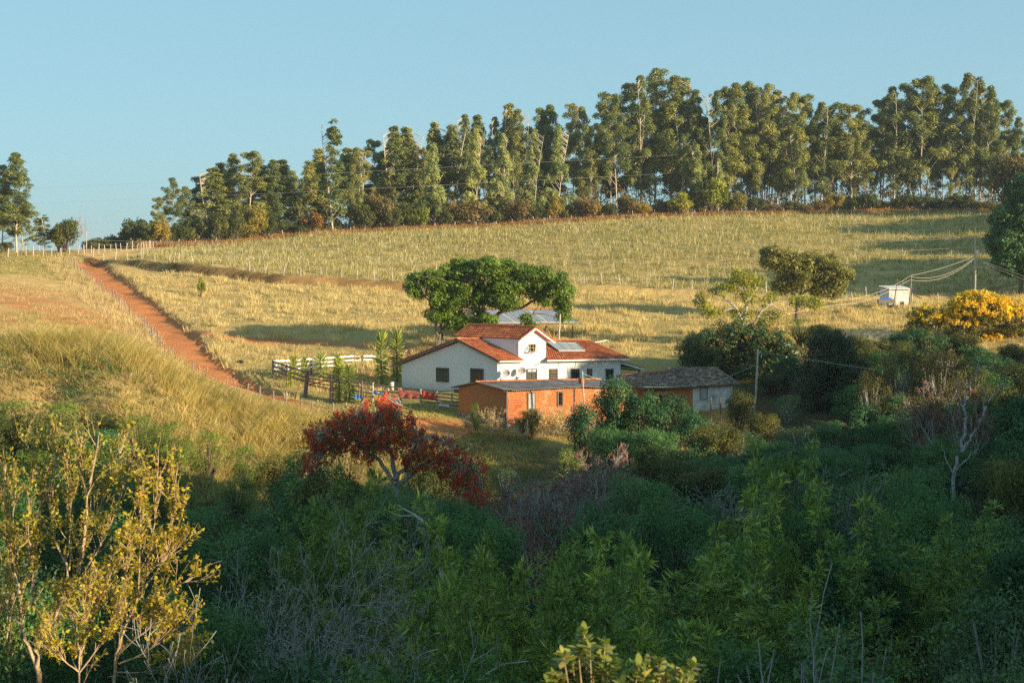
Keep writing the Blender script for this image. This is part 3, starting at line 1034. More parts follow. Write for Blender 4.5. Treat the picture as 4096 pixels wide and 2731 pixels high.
def tile_roof(name, e0, e1, r1, r0, mat, org, parent, pitch=.24, row=.34, amp=.045, step=.03, messy=0.0, seed=1, thick=.06):
    """tiles over the patch eave e0->e1, ridge r0->r1: round ribs up the slope, stepped courses, one tint per tile"""
    e0, e1, r1, r0 = [np.array(x, float) for x in (e0, e1, r1, r0)]
    r = np.random.default_rng(seed)
    nrm = np.cross(e1 - e0, r0 - e0); nrm /= np.linalg.norm(nrm)
    if nrm[2] < 0: nrm = -nrm
    W = max(np.linalg.norm(e1 - e0), np.linalg.norm(r1 - r0)); L = max(np.linalg.norm(r0 - e0), np.linalg.norm(r1 - e1))
    nu = max(2, int(W / pitch)); nv = max(2, int(L / row))
    prof = np.array([0, .7, 1, .7, 0]) * amp
    vs, qs, rs = [], [], []
    o = 0
    for j in range(nv):
        for i in range(nu):
            jit = r.normal(0, messy, 3)
            tint = np.clip(r.normal(.5, .24), 0, 1)
            for k in range(5):
                s = (i + k / 4 * .98 + .01) / nu
                for u, h in ((j / nv, step), ((j + 1) / nv, 0.0)):
                    p_ = corner4(e0, e1, r1, r0, s, u) + nrm * (prof[k] + h + .012) + jit * (1, 1, .5)
                    vs.append(p_); rs.append(tint)
            for k in range(4):
                b = o + 2 * k
                qs.append((b, b + 2, b + 3, b + 1))
            # front lip of each tile
            o += 10
    base = [e0, e1, r1, r0]
    for h in (0, -thick):
        for p_ in base: vs.append(p_ + nrm * h); rs.append(.2)
    qs += [(o, o + 1, o + 2, o + 3), (o + 7, o + 6, o + 5, o + 4)]
    for a in range(4): qs.append((o + a, o + 4 + a, o + 4 + (a + 1) % 4, o + (a + 1) % 4))
    me = np_mesh(name, np.array(vs) - np.array(org), np.array(qs), mat, np.array(rs))
    return link(name, me, parent)


def ridge_cap(name, a, b, mat, org, parent, r_=.11, n=None, seed=2):
    a = Vector(a); b = Vector(b)
    L = (b - a).length
    n = n or int(L / .36)
    rg = random.Random(seed)
    vs, qs, rs = [], [], []
    d = (b - a).normalized(); side = d.cross(Vector((0, 0, 1))).normalized(); up = side.cross(d)
    for i in range(n):
        p0 = a + d * (L * i / n - .02); p1 = a + d * (L * (i + 1) / n + .03)
        tint = min(1, max(0, rg.gauss(.62, .22)))
        o = len(vs)
        for p_, rr in ((p0, r_ * 1.1), (p1, r_ * .88)):
            for k in range(7):
                an = math.pi * k / 6
                vs.append(tuple(p_ + side * math.cos(an) * rr + up * math.sin(an) * rr * .9 - Vector(org))); rs.append(tint)
        qs += [(o + k, o + k + 1, o + 8 + k, o + 7 + k) for k in range(6)]
    return link(name, np_mesh(name, np.array(vs), np.array(qs), mat, np.array(rs)), parent)


def sheet_roof(name, e0, e1, r1, r0, mat, org, parent, pitch=.18, amp=.03, sag=0.0, seed=3):
    e0, e1, r1, r0 = [np.array(x, float) for x in (e0, e1, r1, r0)]
    nrm = np.cross(e1 - e0, r0 - e0); nrm /= np.linalg.norm(nrm)
    if nrm[2] < 0: nrm = -nrm
    rg = np.random.default_rng(seed)
    W = np.linalg.norm(e1 - e0)
    nu = int(W / pitch) * 4; nv = 8
    vs = []
    wob = rg.normal(0, .012, nu // 16 + 2)
    for side in (0, 1):
        for j in range(nv + 1):
            for i in range(nu + 1):
                s, u = i / nu, j / nv
                p_ = corner4(e0, e1, r1, r0, s, u) + nrm * (amp * math.sin(i / 4 * 2 * math.pi) + wob[i // 16] - .018 * side) - np.array([0, 0, sag * math.sin(s * math.pi * 2.3 + .6) + .4 * sag * math.sin(s * 9)])
                vs.append(p_)
    qs = []
    m = nu + 1
    for j in range(nv):
        for i in range(nu):
            a = j * m + i
            qs.append((a, a + 1, a + m + 1, a + m))
            b = a + (nv + 1) * m
            qs.append((b, b + m, b + m + 1, b + 1))
    o2 = (nv + 1) * m
    for i in range(nu): qs.append((i, i + o2, i + 1 + o2, i + 1))
    return link(name, np_mesh(name, np.array(vs) - np.array(org), np.array(qs), mat, smooth=False), parent)


def window(house, org, a, b, z0, z1, out, style, name='window', fm=None, mull=3, transom=.0):
    """a framed opening on a wall: a, b = bottom corners in plan, out = outward normal"""
    fm = fm or M_FRAME
    a = V3(a, z0); b = V3(b, z0)
    h = z1 - z0
    out = Vector(out)
    up = Vector((0, 0, 1))
    e = (b - a); L = e.length; e.normalize()
    w = .07
    f = MB(org)
    for q0, q1 in ((a, b), (a + up * h, b + up * h)): f.bar(q0 + out * .03 - e * w / 2, q1 + out * .03 + e * w / 2, .085, w, up)
    for q in (a, b): f.bar(q + out * .032 + up * w / 2, q + out * .032 + up * (h - w / 2), .085, w, e)
    for i in range(1, mull):
        q = a + e * (L * i / mull)
        f.bar(q + out * .028 + up * w / 2, q + out * .028 + up * (h - w / 2), .05, .045, e)
    if transom:
        q = up * (h * transom)
        f.bar(a + q + out * .03, b + q + out * .03, .06, .05, up)
    fo = f.build(name, fm, house)
    g = MB(org)
    g.slab([a + out * .008, b + out * .008, b + up * h + out * .008, a + up * h + out * .008], out * .006)
    pane = {'dark': M_GLASS, 'white': M_GLASSW, 'louvre': M_GLASS, 'brown': M_GLASS, 'olive': M_GLASS}[style]
    g.build('pane', pane, fo)
    if style in ('brown', 'olive', 'white'):
        c = MB(org)
        k = 9
        top = h * (transom if transom else .97) - .04
        for i in range(k):
            q0 = a + e * (w / 2 + (L - w) * i / k); q1 = a + e * (w / 2 + (L - w) * (i + .86) / k)
            c.slab([q0 + out * .016 + up * .04, q1 + out * .016 + up * .04, q1 + out * .016 + up * top, q0 + out * .016 + up * top], out * .006)
        c.build('curtain', M_CURTAIN if style == 'brown' else M_CURTG, fo)
    if style == 'louvre':
        c = MB(org)
        k = 6
        for i in range(k):
            z = h * (i + .55) / k
            c.box((a + b) / 2 + up * z + out * .05, e * (L / 2 - .06), (up * .05 + out * .05), (out * .006 - up * .006))
        c.build('slat', M_WOODY, fo)
    s = MB(org)
    s.box((a + b) / 2 + out * .06 - up * .075, e * (L / 2 + .09), out * .06, up * .025)
    s.build('sill', M_WHITE, fo)
    return fo


# ------------------------------------------------------------------ the white farmhouse
W_ = np.array([math.cos(rad(14)), math.sin(rad(14))])       # along the sunlit front
G_V = np.array([-math.cos(rad(36)), math.sin(rad(36))])     # along the shaded gable, leftwards
C2 = np.array([(1989.8 - 2048) / F * 130, 130.0])
A2 = on_line(1607, C2, G_V)
E2 = on_line(2482, C2, W_)
T1 = on_line(2074, C2, W_); T2 = on_line(2183.7, C2, W_)
nF = Vector((W_[1], -W_[0], 0))             # outward normal of the front
nG = Vector((-G_V[1], G_V[0], 0)); nG = nG if nG.y < 0 else -nG
ZB = -14.6
HO = V3((C2 + A2) / 2, -13.4)
house = empty('farmhouse', HO, 'white farmhouse with red clay tile roofs and a raised tower room', 'house')
wF = 9.0                                     # depth of the gable wing along the front direction
zA = zr(1457, A2[1]); zC = zr(1443, C2[1])
ap = on_line(1500 + 655 * .5102, C2, G_V); zAp = zr(1200 + 332 * .5102, ap[1])
A2b, apb = A2 + W_ * wF, ap + W_ * wF
Ct = E2; zE = zC
B_back = E2 + G_V * 8.6
mb = MB(HO)
# gable wing: gable wall, its back twin and the left side wall
gw = [V3(A2, ZB), V3(C2, ZB), V3(C2, zC), V3(ap, zAp), V3(A2, zA)]
mb.slab(gw, V3(W_ * .22, 0))
mb.quad(V3(A2, ZB), V3(A2, zA), V3(A2b, zA), V3(A2b, ZB))
mb.poly([V3(A2b, ZB), V3(A2b, zA), V3(apb, zAp), V3(C2 + W_ * wF, zC), V3(C2 + W_ * wF, ZB)])
# sunlit front from the corner to the right end, end wall and back
fr = C2 + W_ * .22
mb.quad(V3(fr, ZB), V3(E2, ZB), V3(E2, zE), V3(fr, zC))
mb.quad(V3(E2, ZB), V3(B_back, ZB), V3(B_back, zE), V3(E2, zE))
mb.quad(V3(B_back, ZB), V3(B_back - W_ * 8, ZB), V3(B_back - W_ * 8, zE), V3(B_back, zE))
wall = mb.build('wall', M_WHITE, house)
# tower room
zT = zr(1200 + 308 * .5102, T1[1])
Tm = (T1 + T2) / 2
zTa = zr(1200 + 238 * .5102, Tm[1])
tb1, tb2, tbm = T1 + G_V * 6.4, T2 + G_V * 6.4, Tm + G_V * 6.4
tw = MB(HO)
o_ = nF * .02
tw.poly([V3(T1, zC - .4) + o_, V3(T2, zC - .4) + o_, V3(T2, zT) + o_, V3(Tm, zTa) + o_, V3(T1, zT) + o_])
tw.quad(V3(T1, zC - .4) + o_, V3(T1, zT) + o_, V3(tb1, zT), V3(tb1, zC - .4))
tw.quad(V3(T2, zC - .4) + o_, V3(tb2, zC - .4), V3(tb2, zT), V3(T2, zT) + o_)
tw.poly([V3(tb1, zC - .4), V3(tb1, zT), V3(tbm, zTa), V3(tb2, zT), V3(tb2, zC - .4)])
tw.build('tower_wall', M_WHITE, house)

# roofs
Lp = Zm(136, 503, A2[1] + .3)
Rp = Zm(642, 304, ap[1] - .25)
Kp = Zm(970, 472, 129.55)
K2p = Zm(1170, 474, on_line(2097, C2, W_)[1] - .4)
K2p.z = Kp.z
w3 = Vector((W_[0], W_[1], 0)); g3 = Vector((G_V[0], G_V[1], 0))
R2p = Rp + (K2p - Kp) * 1.05
rf = tile_roof('roof', Kp, K2p, R2p, Rp, M_TILE, HO, house, seed=4)
rl = tile_roof('roof', Lp + w3 * 9.4, Lp, Rp, Rp + w3 * 9.4, M_TILE, HO, house, seed=5)
ridge_cap('ridge_tile', Rp + Vector((0, 0, .03)), R2p + Vector((0, 0, .03)), M_TILE, HO, rf)
ridge_cap('verge_tile', Rp + Vector((0, 0, .04)), Kp + Vector((0, 0, .04)), M_TILE, HO, rf, .08)
ridge_cap('verge_tile', Lp + Vector((0, 0, .04)), Rp + Vector((0, 0, .04)), M_TILE, HO, rl, .08)
fm = MB(HO)
dn = Vector((0, 0, -.13))
fm.bar(Lp + dn, Rp + dn, .05, .17); fm.bar(Rp + dn, Kp + dn, .05, .17)
fm.build('barge_board', M_WOODG, rf)
fm = MB(HO)
fm.bar(Kp + dn + w3 * .1, K2p + dn, .05, .12)
fm.slab([Kp + dn * 1.4, K2p + dn * 1.4, K2p + dn * 1.4 - nF * .7, Kp + dn * 1.4 - nF * .55], (0, 0, -.02))
fm.build('eave_board', M_PAINTW, rf)
# tower roof
pr = on_line(1500 + 1270 * .5102, (Tm[0] - G_V[0] * .4, Tm[1] - G_V[1] * .4), W_)
zRg = zr(1200 + 213 * .5102, pr[1])
Rt = V3(Tm - G_V * .42, zRg)
Rtb = Rt + g3 * 7.9
EL = V3(T1 - G_V * .42 - W_ * .12, zr(1200 + 303 * .5102, T1[1]))
slope = (zRg - EL.z) / ((Tm - T1) @ W_ + .12)
EL2 = EL + g3 * 7.9
ER = V3(T2 - G_V * .42 + W_ * .50, zRg - slope * (((T2 - Tm) @ W_) + .50))
ER2 = ER + g3 * 7.9
rt = tile_roof('tower_roof', EL2, EL, Rt, Rtb, M_TILE, HO, house, seed=6)
tile_roof('tower_roof', ER, ER2, Rtb, Rt, M_TILE, HO, house, seed=7)
ridge_cap('ridge_tile', Rtb + Vector((0, 0, .03)), Rt + Vector((0, 0, .03)), M_TILE, HO, rt)
for q in (EL, ER): ridge_cap('verge_tile', q + Vector((0, 0, .04)) - g3 * .05, Rt + Vector((0, 0, .04)) - g3 * .05, M_TILE, HO, rt, .10)
fm = MB(HO)
for q in (EL, ER): fm.bar(q + dn - g3 * .02, Rt + dn - g3 * .02, .06, .17)
fm.build('barge_board', M_PAINTW, rt)
# right wing roof
e1 = V3(on_line(1500 + 1345 * .5102, E2 - 0 * W_ + np.array(nF[:2]) * .5, W_), 0)
e2 = V3(on_line(1500 + 1995 * .5102, E2 + np.array(nF[:2]) * .5, W_), 0)
zEv = zr(1200 + 462 * .5102, (e1.y + e2.y) / 2)
e1.z = e2.z = zEv
rr = on_line(2352, e2[:2], G_V)
zRr = zr(1200 + 318 * .5102, rr[1])
r2 = V3(rr, zRr)
r1 = V3(on_line(2176, rr, -W_), zRr)
rw = tile_roof('roof', e1, e2, r2, r1, M_TILE, HO, house, seed=8)
ridge_cap('ridge_tile', r1 + Vector((0, 0, .04)), r2 + Vector((0, 0, .04)), M_TILE, HO, rw)
ridge_cap('verge_tile', e2 + Vector((0, 0, .04)), r2 + Vector((0, 0, .04)), M_TILE, HO, rw, .09)
eb1, eb2 = e1 + g3 * 9.2, e2 + g3 * 9.2
tile_roof('roof', eb2, eb1, r1, r2, M_TILE, HO, house, seed=9)
fm = MB(HO)
fm.bar(e1 + Vector((0, 0, -.09)) + w3 * .05, e2 + Vector((0, 0, -.09)), .05, .15)
fm.slab([e1 + Vector((0, 0, -.15)), e2 + Vector((0, 0, -.15)), e2 + Vector((0, 0, -.15)) - nF * .52, e1 + Vector((0, 0, -.15)) - nF * .52], (0, 0, -.02))
fm.build('eave_board', M_PAINTW, rw)
# porch roof at the right end
pa, pb = Zm(1925, 480, E2[1] + .3), Zm(2108, 533, E2[1] + 1.0)
pc, pd = pb + g3 * 4.2, pa + g3 * 4.2
po = tile_roof('porch_roof', pb, pc, pd, pa, M_OLDTILE, HO, house, seed=10)
fm = MB(HO)
fm.bar(pa + dn, pb + dn, .06, .14)
fm.build('barge_board', M_PAINTW, po)
fm = MB(HO)
for f_ in (.05, .95):
    q = pb + (pc - pb) * f_ - w3 * .3
    fm.tube([Vector((q.x, q.y, ZB)), q + Vector((0, 0, -.1))], .09, 8)
fm.bar(pb + Vector((0, 0, -.16)) - w3 * .3, pc + Vector((0, 0, -.16)) - w3 * .3, .12, .14)
fm.build('porch_frame', M_RAIL, house)
# solar collector on the right wing roof
def rpt(u, v, off):
    """a point of the right roof plane seen at close-up position u, v"""
    n_ = (e2 - e1).cross(r1 - e1).normalized()
    d = Vector((((1500 + u * .5102) - 2048) / F, 1, -((1200 + v * .5102) - HZ) / F))
    return d * (n_.dot(e1) / n_.dot(d)) + (n_ if n_.z > 0 else -n_) * off


sp = MB(HO)
qd = [rpt(1440, 408, .10), rpt(1645, 408, .10), rpt(1575, 357, .22), rpt(1350, 352, .22)]
sp.slab(qd, (0, 0, .07))
so_ = sp.build('solar_collector', M_PANEL, house)
fr_ = MB(HO)
up_ = Vector((0, 0, .05))
fr_.bar(qd[0] + up_, qd[1] + up_, .06, .15); fr_.bar(qd[3] + up_, qd[2] + up_, .05, .11)
fr_.bar(qd[0] + up_, qd[3] + up_, .04, .11); fr_.bar(qd[1] + up_, qd[2] + up_, .04, .11)
for f_ in (.34, .67):
    fr_.bar(qd[0].lerp(qd[1], f_) + up_ * 1.3, qd[3].lerp(qd[2], f_) + up_ * 1.3, .03, .07)
fr_.build('frame', M_METAL, so_)
pt = MB(HO)
pt.tube([rpt(1345, 337, .08), rpt(1430, 350, .10)], .035, 6)
pt.build('pipe', M_PAINTW, so_)
vp = MB(HO)
q0 = r2 + w3 * .6 + Vector((0, 0, -.1))
vp.tube([Zm(1720, 333, q0.y), Zm(1818, 314, q0.y + .4)], .05, 6)
vp.build('overflow_pipe', M_PAINTW, house)

# windows
gl = lambda u: on_line(1500 + u * .5102, C2, G_V)
zz = lambda v, Y: zr(1200 + v * .5102, Y)
for u0, u1, v0, v1, st_, mu in ((484, 578, 534, 638, 'olive', 4), (752, 849, 540, 644, 'brown', 5)):
    a_, b_ = gl(u0), gl(u1)
    Ym = (a_[1] + b_[1]) / 2
    window(house, HO, a_, b_, zz(v1, Ym), zz(v0, Ym), nG, st_, mull=mu, transom=.82)
fl = lambda u: on_line(1500 + u * .5102, C2, W_)
for u0, u1, v0, v1, st_, mu, tr_ in ((1193, 1267, 541, 655, 'olive', 2, .8), (1371, 1429, 541, 655, 'louvre', 1, .82), (1541, 1599, 541, 665, 'dark', 2, .85), (1665, 1699, 540, 600, 'louvre', 2, 0), (1810, 1866, 541, 620, 'dark', 3, .8)):
    a_, b_ = fl(u0), fl(u1)
    Ym = (a_[1] + b_[1]) / 2
    wn = window(house, HO, a_, b_, zz(v1, Ym), zz(v0, Ym), nF, st_, mull=mu, transom=tr_)
    if u0 == 1193:
        c = MB(HO)
        za, zb = zz(562, Ym), zz(543, Ym)
        for f0, f1 in ((.06, .46), (.54, .94)):
            q0, q1 = a_ + (b_ - a_) * f0, a_ + (b_ - a_) * f1
            c.slab([V3(q0, za) + nF * .03, V3(q1, za) + nF * .03, V3(q1, zb) + nF * .03, V3(q0, zb) + nF * .03], nF * .006)
        c.build('transom_pane', M_GLASSW, wn)
# tilted-out tower window
a_, b_ = fl(1214), fl(1256)
Ym = a_[1]
z0, z1 = zz(403, Ym), zz(346, Ym)
f = MB(HO)
A_, B_ = V3(a_, z0) + nF * .05, V3(b_, z0) + nF * .05
up1 = Vector((0, 0, z1 - z0))
for q0, q1 in ((A_, B_), (A_ + up1, B_ + up1), (A_, A_ + up1), (B_, B_ + up1)): f.bar(q0, q1, .07, .06, nF)
tn = f.build('window', M_WOODY, house)
g = MB(HO); g.slab([A_ - nF * .025, B_ - nF * .025, B_ + up1 - nF * .025, A_ + up1 - nF * .025], nF * .006); g.build('pane', M_GLASS, tn)
f = MB(HO)
oA, oB = A_ + nF * .42 - w3 * .10 + Vector((0, 0, .02)), B_ + nF * .42 + w3 * .10 + Vector((0, 0, .02))
tA, tB = A_ + up1 + nF * .05, B_ + up1 + nF * .05
for q0, q1 in ((oA, oB), (tA, oA), (tB, oB), ((tA + tB) / 2, (oA + oB) / 2), ((tA + oA) / 2, (tB + oB) / 2), (A_, oA), (B_, oB)): f.bar(q0, q1, .045, .045, nF)
f.build('sash', M_WOODY, tn)
# conduit on the front
cb = MB(HO)
for pts in (((1570, 478), (1573, 500), (1566, 540)), ((1445, 480), (1440, 500), (1437, 525)), ((975, 490), (980, 512), (983, 545)), ((1505, 520), (1515, 590), (1522, 636))):
    cb.tube([V3(fl(u), zz(v, fl(u)[1])) + nF * .03 for u, v in pts], .012, 5)
cb.build('cable', M_FRAME, house)
br = MB(HO)
q = fl(1300)
br.bar(V3(fl(1310), zz(487, q[1])), V3(fl(1310), zz(487, q[1])) + nF * .55 - w3 * .25 + Vector((0, 0, -.12)), .05, .05)
br.build('bracket', M_METAL, house)


# satellite dishes on the sunlit wall
def dish(u, v, wid, hgt, base_uv, label):
    c2 = on_line(1500 + u * .5102, C2 + np.array(nF[:2]) * .62, W_)
    ctr = V3(c2, zz(v, c2[1]))
    o = empty('satellite_dish', ctr, label, 'satellite dish', 'satellite dishes on the sunlit wall')
    R = wid / 2 * .5102 / F * c2[1]
    ax = (Vector((-.12, -1, .35))).normalized()
    e = ax.cross(Vector((0, 0, 1))).normalized(); u_ = e.cross(ax)
    m = MB(ctr)
    nr, na = 5, 28
    vs = [ctr - ax * .13]
    for i in range(1, nr + 1):
        for k in range(na):
            a = 6.283 * k / na
            r_ = R * i / nr
            vs.append(ctr + (e * math.cos(a) + u_ * math.sin(a) * hgt / wid) * r_ + ax * (.13 * (i / nr) ** 2 - .13))
    fs = [(0, 1 + k, 1 + (k + 1) % na) for k in range(na)]
    for i in range(nr - 1):
        for k in range(na):
            p0 = 1 + i * na
            fs.append((p0 + k, p0 + na + k, p0 + na + (k + 1) % na, p0 + (k + 1) % na))
    nv_ = len(vs)
    vs += [q - ax * .02 for q in vs[:nv_]]
    fs += [tuple(nv_ + i for i in reversed(f_)) for f_ in fs]
    rim = 1 + (nr - 1) * na
    fs += [(rim + k, rim + nv_ + k, rim + nv_ + (k + 1) % na, rim + (k + 1) % na) for k in range(na)]
    m.add(vs, fs)
    rf_ = m.build('reflector', M_DISH, o, True)
    # lettering
    cu = bpy.data.curves.new('lettering', 'FONT')
    cu.body = 'Claro'
    cu.align_x = 'CENTER'; cu.align_y = 'CENTER'
    cu.size = R * .62
    cu.extrude = .004
    cu.materials.append(M_LETTER)
    to = link('lettering', cu, o)
    M = Matrix((e, u_, -ax * -1)).transposed().to_4x4()
    M.translation = -ax * -.012 + u_ * R * .10
    to.matrix_local = M
    b2 = on_line(1500 + base_uv[0] * .5102, C2 + np.array(nF[:2]) * .06, W_)
    B = V3(b2, zz(base_uv[1], b2[1]))
    m = MB(ctr)
    m.tube([B, B + nF * .30 + Vector((0, 0, .05))], .03, 6)
    m.tube([B + nF * .06, ctr - ax * .14], .028, 6)
    m.tube([B + nF * .06, B + nF * .1 - w3 * .25 + Vector((0, 0, .32))], .02, 6)
    m.box(B + nF * .02, w3 * .08, nF * .02, Vector((0, 0, .12)))
    m.build('mount', M_METAL, o)
    m = MB(ctr)
    tip = ctr + ax * .42 - u_ * R * .55
    m.tube([ctr - u_ * R * .8 * hgt / wid + ax * .05, tip], .018, 6)
    m.tube([tip, tip - ax * .09 + u_ * .02], .04, 8)
    m.build('feed_arm', M_METAL, o)


dish(1030, 571, 62, 56, (1003, 633), 'lower of the two grey satellite dishes, nearer the shaded gable corner')
dish(1152, 553, 66, 56, (1121, 612), 'higher of the two grey satellite dishes, nearer the first front window')
# ------------------------------------------------------------------ adobe house in front
aC = np.array([(2027 - 2048) / F * 121, 121.0])
aL = on_line(1834, aC, G_V)
aR = on_line(2500, aC, W_)
AO = V3(aC, -15.0)
adobe = empty('adobe_house', AO, 'old orange adobe house with a grey corrugated roof and crumbling plaster', 'house')
zAB = -16.6
zAe = zr(1200 + 702 * .5102, aC[1])
aP = on_line(1500 + 822 * .5102, aC, G_V)
zAp2 = zr(1200 + 652 * .5102, aP[1])
zLe = zr(1200 + 690 * .5102, aL[1])
mb = MB(AO)
mb.slab([V3(aL, zAB), V3(aC, zAB), V3(aC, zAe), V3(aP, zAp2), V3(aL, zLe)], w3 * .3)
mb.build('end_wall', M_ADOBE2, adobe)
f0 = aC + W_ * .3
aLb = aL + W_ * 10
mb = MB(AO)
# front wall with two openings left through it, 0.3 m thick
def wall_holes(mb, a, b, z0, z1, holes, back):
    xs = sorted({0.0, 1.0} | {h[0] for h in holes} | {h[1] for h in holes})
    L = b - a
    for x0, x1 in zip(xs[:-1], xs[1:]):
        hs = [h for h in holes if h[0] <= x0 + 1e-6 and h[1] >= x1 - 1e-6]
        spans = [(z0, z1)] if not hs else [(z0, hs[0][2]), (hs[0][3], z1)]
        for s0, s1 in spans:
            mb.slab([V3(a + L * x0, s0), V3(a + L * x1, s0), V3(a + L * x1, s1), V3(a + L * x0, s1)], back)


Lw = np.linalg.norm(aR - f0)
fr_of = lambda u: np.linalg.norm(on_line(1500 + u * .5102, aC, W_) - f0) / Lw
az = lambda v: zr(1200 + v * .5102, 122.2)
holes = [(fr_of(1207), fr_of(1252), az(845), az(728)), (fr_of(1438), fr_of(1470), az(825), az(722))]
wall_holes(mb, f0, aR, zAB, zAe - .03, holes, V3(G_V * .3, 0))
mb.quad(V3(aR, zAB), V3(aR + G_V * 4.6, zAB), V3(aR + G_V * 4.6, zAe), V3(aR, zAe))
mb.quad(V3(aL, zAB), V3(aL, zLe), V3(aLb, zLe), V3(aLb, zAB))
mb.quad(V3(f0 + G_V * .6, zAB), V3(aR + G_V * .6, zAB), V3(aR + G_V * .6, zAe - .05), V3(f0 + G_V * .6, zAe - .05))
mb.build('front_wall', M_ADOBE, adobe)
# shutter leaning in the first opening, frames
sh = MB(AO)
a_, b_ = on_line(1500 + 1203 * .5102, aC, W_), on_line(1500 + 1250 * .5102, aC, W_)
for i in range(4):
    q0, q1 = a_ + (b_ - a_) * (i / 4 + .01), a_ + (b_ - a_) * ((i + 1) / 4 - .01)
    sh.slab([V3(q0, az(845)) + nF * .05, V3(q1, az(845)) + nF * .05, V3(q1, az(727) + .02 * (i % 2)) + nF * .05, V3(q0, az(727)) + nF * .05], nF * .03)
sh.build('shutter', M_METAL, adobe)
for u0, u1, v0, v1 in ((1200, 1256, 722, 849), (1434, 1473, 718, 828)):
    f = MB(AO)
    a_, b_ = on_line(1500 + u0 * .5102, aC, W_), on_line(1500 + u1 * .5102, aC, W_)
    z0, z1 = az(v1), az(v0)
    for q0, q1 in ((V3(a_, z0), V3(a_, z1)), (V3(b_, z0), V3(b_, z1)), (V3(a_, z1), V3(b_, z1)), (V3(a_, z0), V3(b_, z0))): f.bar(q0 + nF * .02, q1 + nF * .02, .1, .1, nF)
    f.build('frame', M_WOODG, adobe)
# fallen plaster: bare laths beside the corner
la = MB(AO)
rg = random.Random(5)
for i, v in enumerate((768, 785, 802, 819, 832, 850, 868, 884, 902, 918, 934)):
    w0, w1 = 1042 + rg.uniform(-3, 4), 1085 + rg.uniform(0, 16) + (55 if i < 3 else 0)
    q0, q1 = on_line(1500 + w0 * .5102, aC, W_), on_line(1500 + w1 * .5102, aC, W_)
    la.tube([V3(q0, az(v)) + nF * .02, V3(q1, az(v + rg.uniform(-3, 3))) + nF * .03], .028, 6)
for w0, w1, v in ((1118, 1165, 802), (1112, 1140, 770), (1310, 1345, 858), (1315, 1340, 872)):
    q0, q1 = on_line(1500 + w0 * .5102, aC, W_), on_line(1500 + w1 * .5102, aC, W_)
    la.tube([V3(q0, az(v)) + nF * .02, V3(q1, az(v)) + nF * .03], .024, 6)
la.build('lath', M_LATH, adobe)
t = NT('bare_clay')
nn = t.noise(7, 5, .7, t.pos())
M_CLAY = t.done(t.bsdf(t.ramp(nn, [(.3, (.34, .075, .025)), (.7, (.50, .14, .05))]), .95, .05, 0, nn, .05))
pc_ = MB(AO)
outl = [(1040, 940), (1085, 938), (1098, 905), (1090, 870), (1112, 840), (1150, 822), (1168, 800), (1150, 778), (1110, 764), (1040, 762)]
pts = [V3(on_line(1500 + u * .5102, aC, W_), az(v)) + nF * .006 for u, v in outl]
pc_.slab(pts, nF * .008)
pc_.build('bare_clay_patch', M_CLAY, adobe)
# timber corner post, sill beam, wall plate ends
tm = MB(AO)
tm.tube([V3(aC, zAB) + nF * .03 + nG * .03, V3(aC, zAe) + nF * .03 + nG * .03], .09, 7)
q0, q1 = on_line(1840, aC, G_V), aC
tm.tube([V3(q0, zr(1660, q0[1])) + nG * .06, V3(q1, zr(1667, q1[1])) + nG * .06], .08, 7)
u0 = on_line(1500 + 1565 * .5102, aC, W_)
tm.tube([V3(u0, az(800)) + nF * .02, V3(u0, az(700)) + nF * .02], .06, 6)
f2 = on_line(1500 + 1720 * .5102, aC, W_)
tm.tube([V3(f0, az(925)) + nF * .05, V3(f2, az(915)) + nF * .05], .07, 6)
for k in range(3):
    q = V3(aL, zLe - .15 - .12 * k) - w3 * .25 + g3 * .2
    tm.tube([q, q + w3 * .8 - g3 * .3], .06, 6)
for k in range(3):
    q = V3(aC, zAe - .05 - .06 * k) - w3 * (.38 - .06 * k)
    tm.tube([q, q + w3 * .5], .05, 6)
tm.build('timber', M_RAIL, adobe)
# stone footing
stf = MB(AO)
rg = random.Random(8)
for a_, b_, n_, out in ((aL, aC, 14, nG), (aC, aR, 30, nF)):
    for k in range(n_):
        q = a_ + (b_ - a_) * ((k + rg.uniform(.2, .8)) / n_)
        z = gz(q[0], q[1])
        for j in range(3):
            d = Vector((b_[0] - a_[0], b_[1] - a_[1], 0)).normalized()
            stf.box(V3(q, z + .14 * j) + out * .05 + d * rg.uniform(-.1, .1), d * rg.uniform(.12, .2), out * rg.uniform(.06, .11), Vector((0, 0, rg.uniform(.05, .075))))
stf.build('stone_footing', M_STONE, adobe)
# roof: corrugated front slope, clay cap along the ridge, tiles at the back
eL = V3(aC, zAe + .05) + nF * .35 - w3 * .35
eR = V3(aR, zAe + .02) + nF * .35 + w3 * .3
rL = V3(aP, zAp2 + .12) - w3 * .35
rR = rL + (eR - eL)
ro = sheet_roof('roof', eL, eR, rR, rL, M_SHEET, AO, adobe, .19, .032, .05)
ridge_cap('ridge_tile', rL + Vector((0, 0, .02)), rR + Vector((0, 0, .02)), M_TILE, AO, ro, .12, 26)
bL = V3(aL, zLe + .06) + g3 * .4 - w3 * .35
tile_roof('back_roof', bL + (eR - eL), bL, rL, rR, M_OLDTILE, AO, adobe, messy=.01, seed=12)
cp = MB(AO)
q = on_line(1500 + 1620 * .5102, aC + G_V * 1.1, W_)
zc = zr(1200 + 690 * .5102, q[1])
cp.box(V3(q, zc + .38), w3 * .15, g3 * .15, Vector((0, 0, .45)))
cp.build('chimney', M_CLAY, adobe)
sl = MB(AO)
q = on_line(1500 + 1590 * .5102, aC + G_V * .6, W_)
sl.bar(V3(q, zr(1200 + 688 * .5102, q[1])) + Vector((0, 0, .08)), V3(q - W_ * .9 + G_V * .9, zr(1200 + 652 * .5102, q[1] + .5)) + Vector((0, 0, .1)), .12, .03)
sl.build('loose_sheet', M_METAL, adobe)

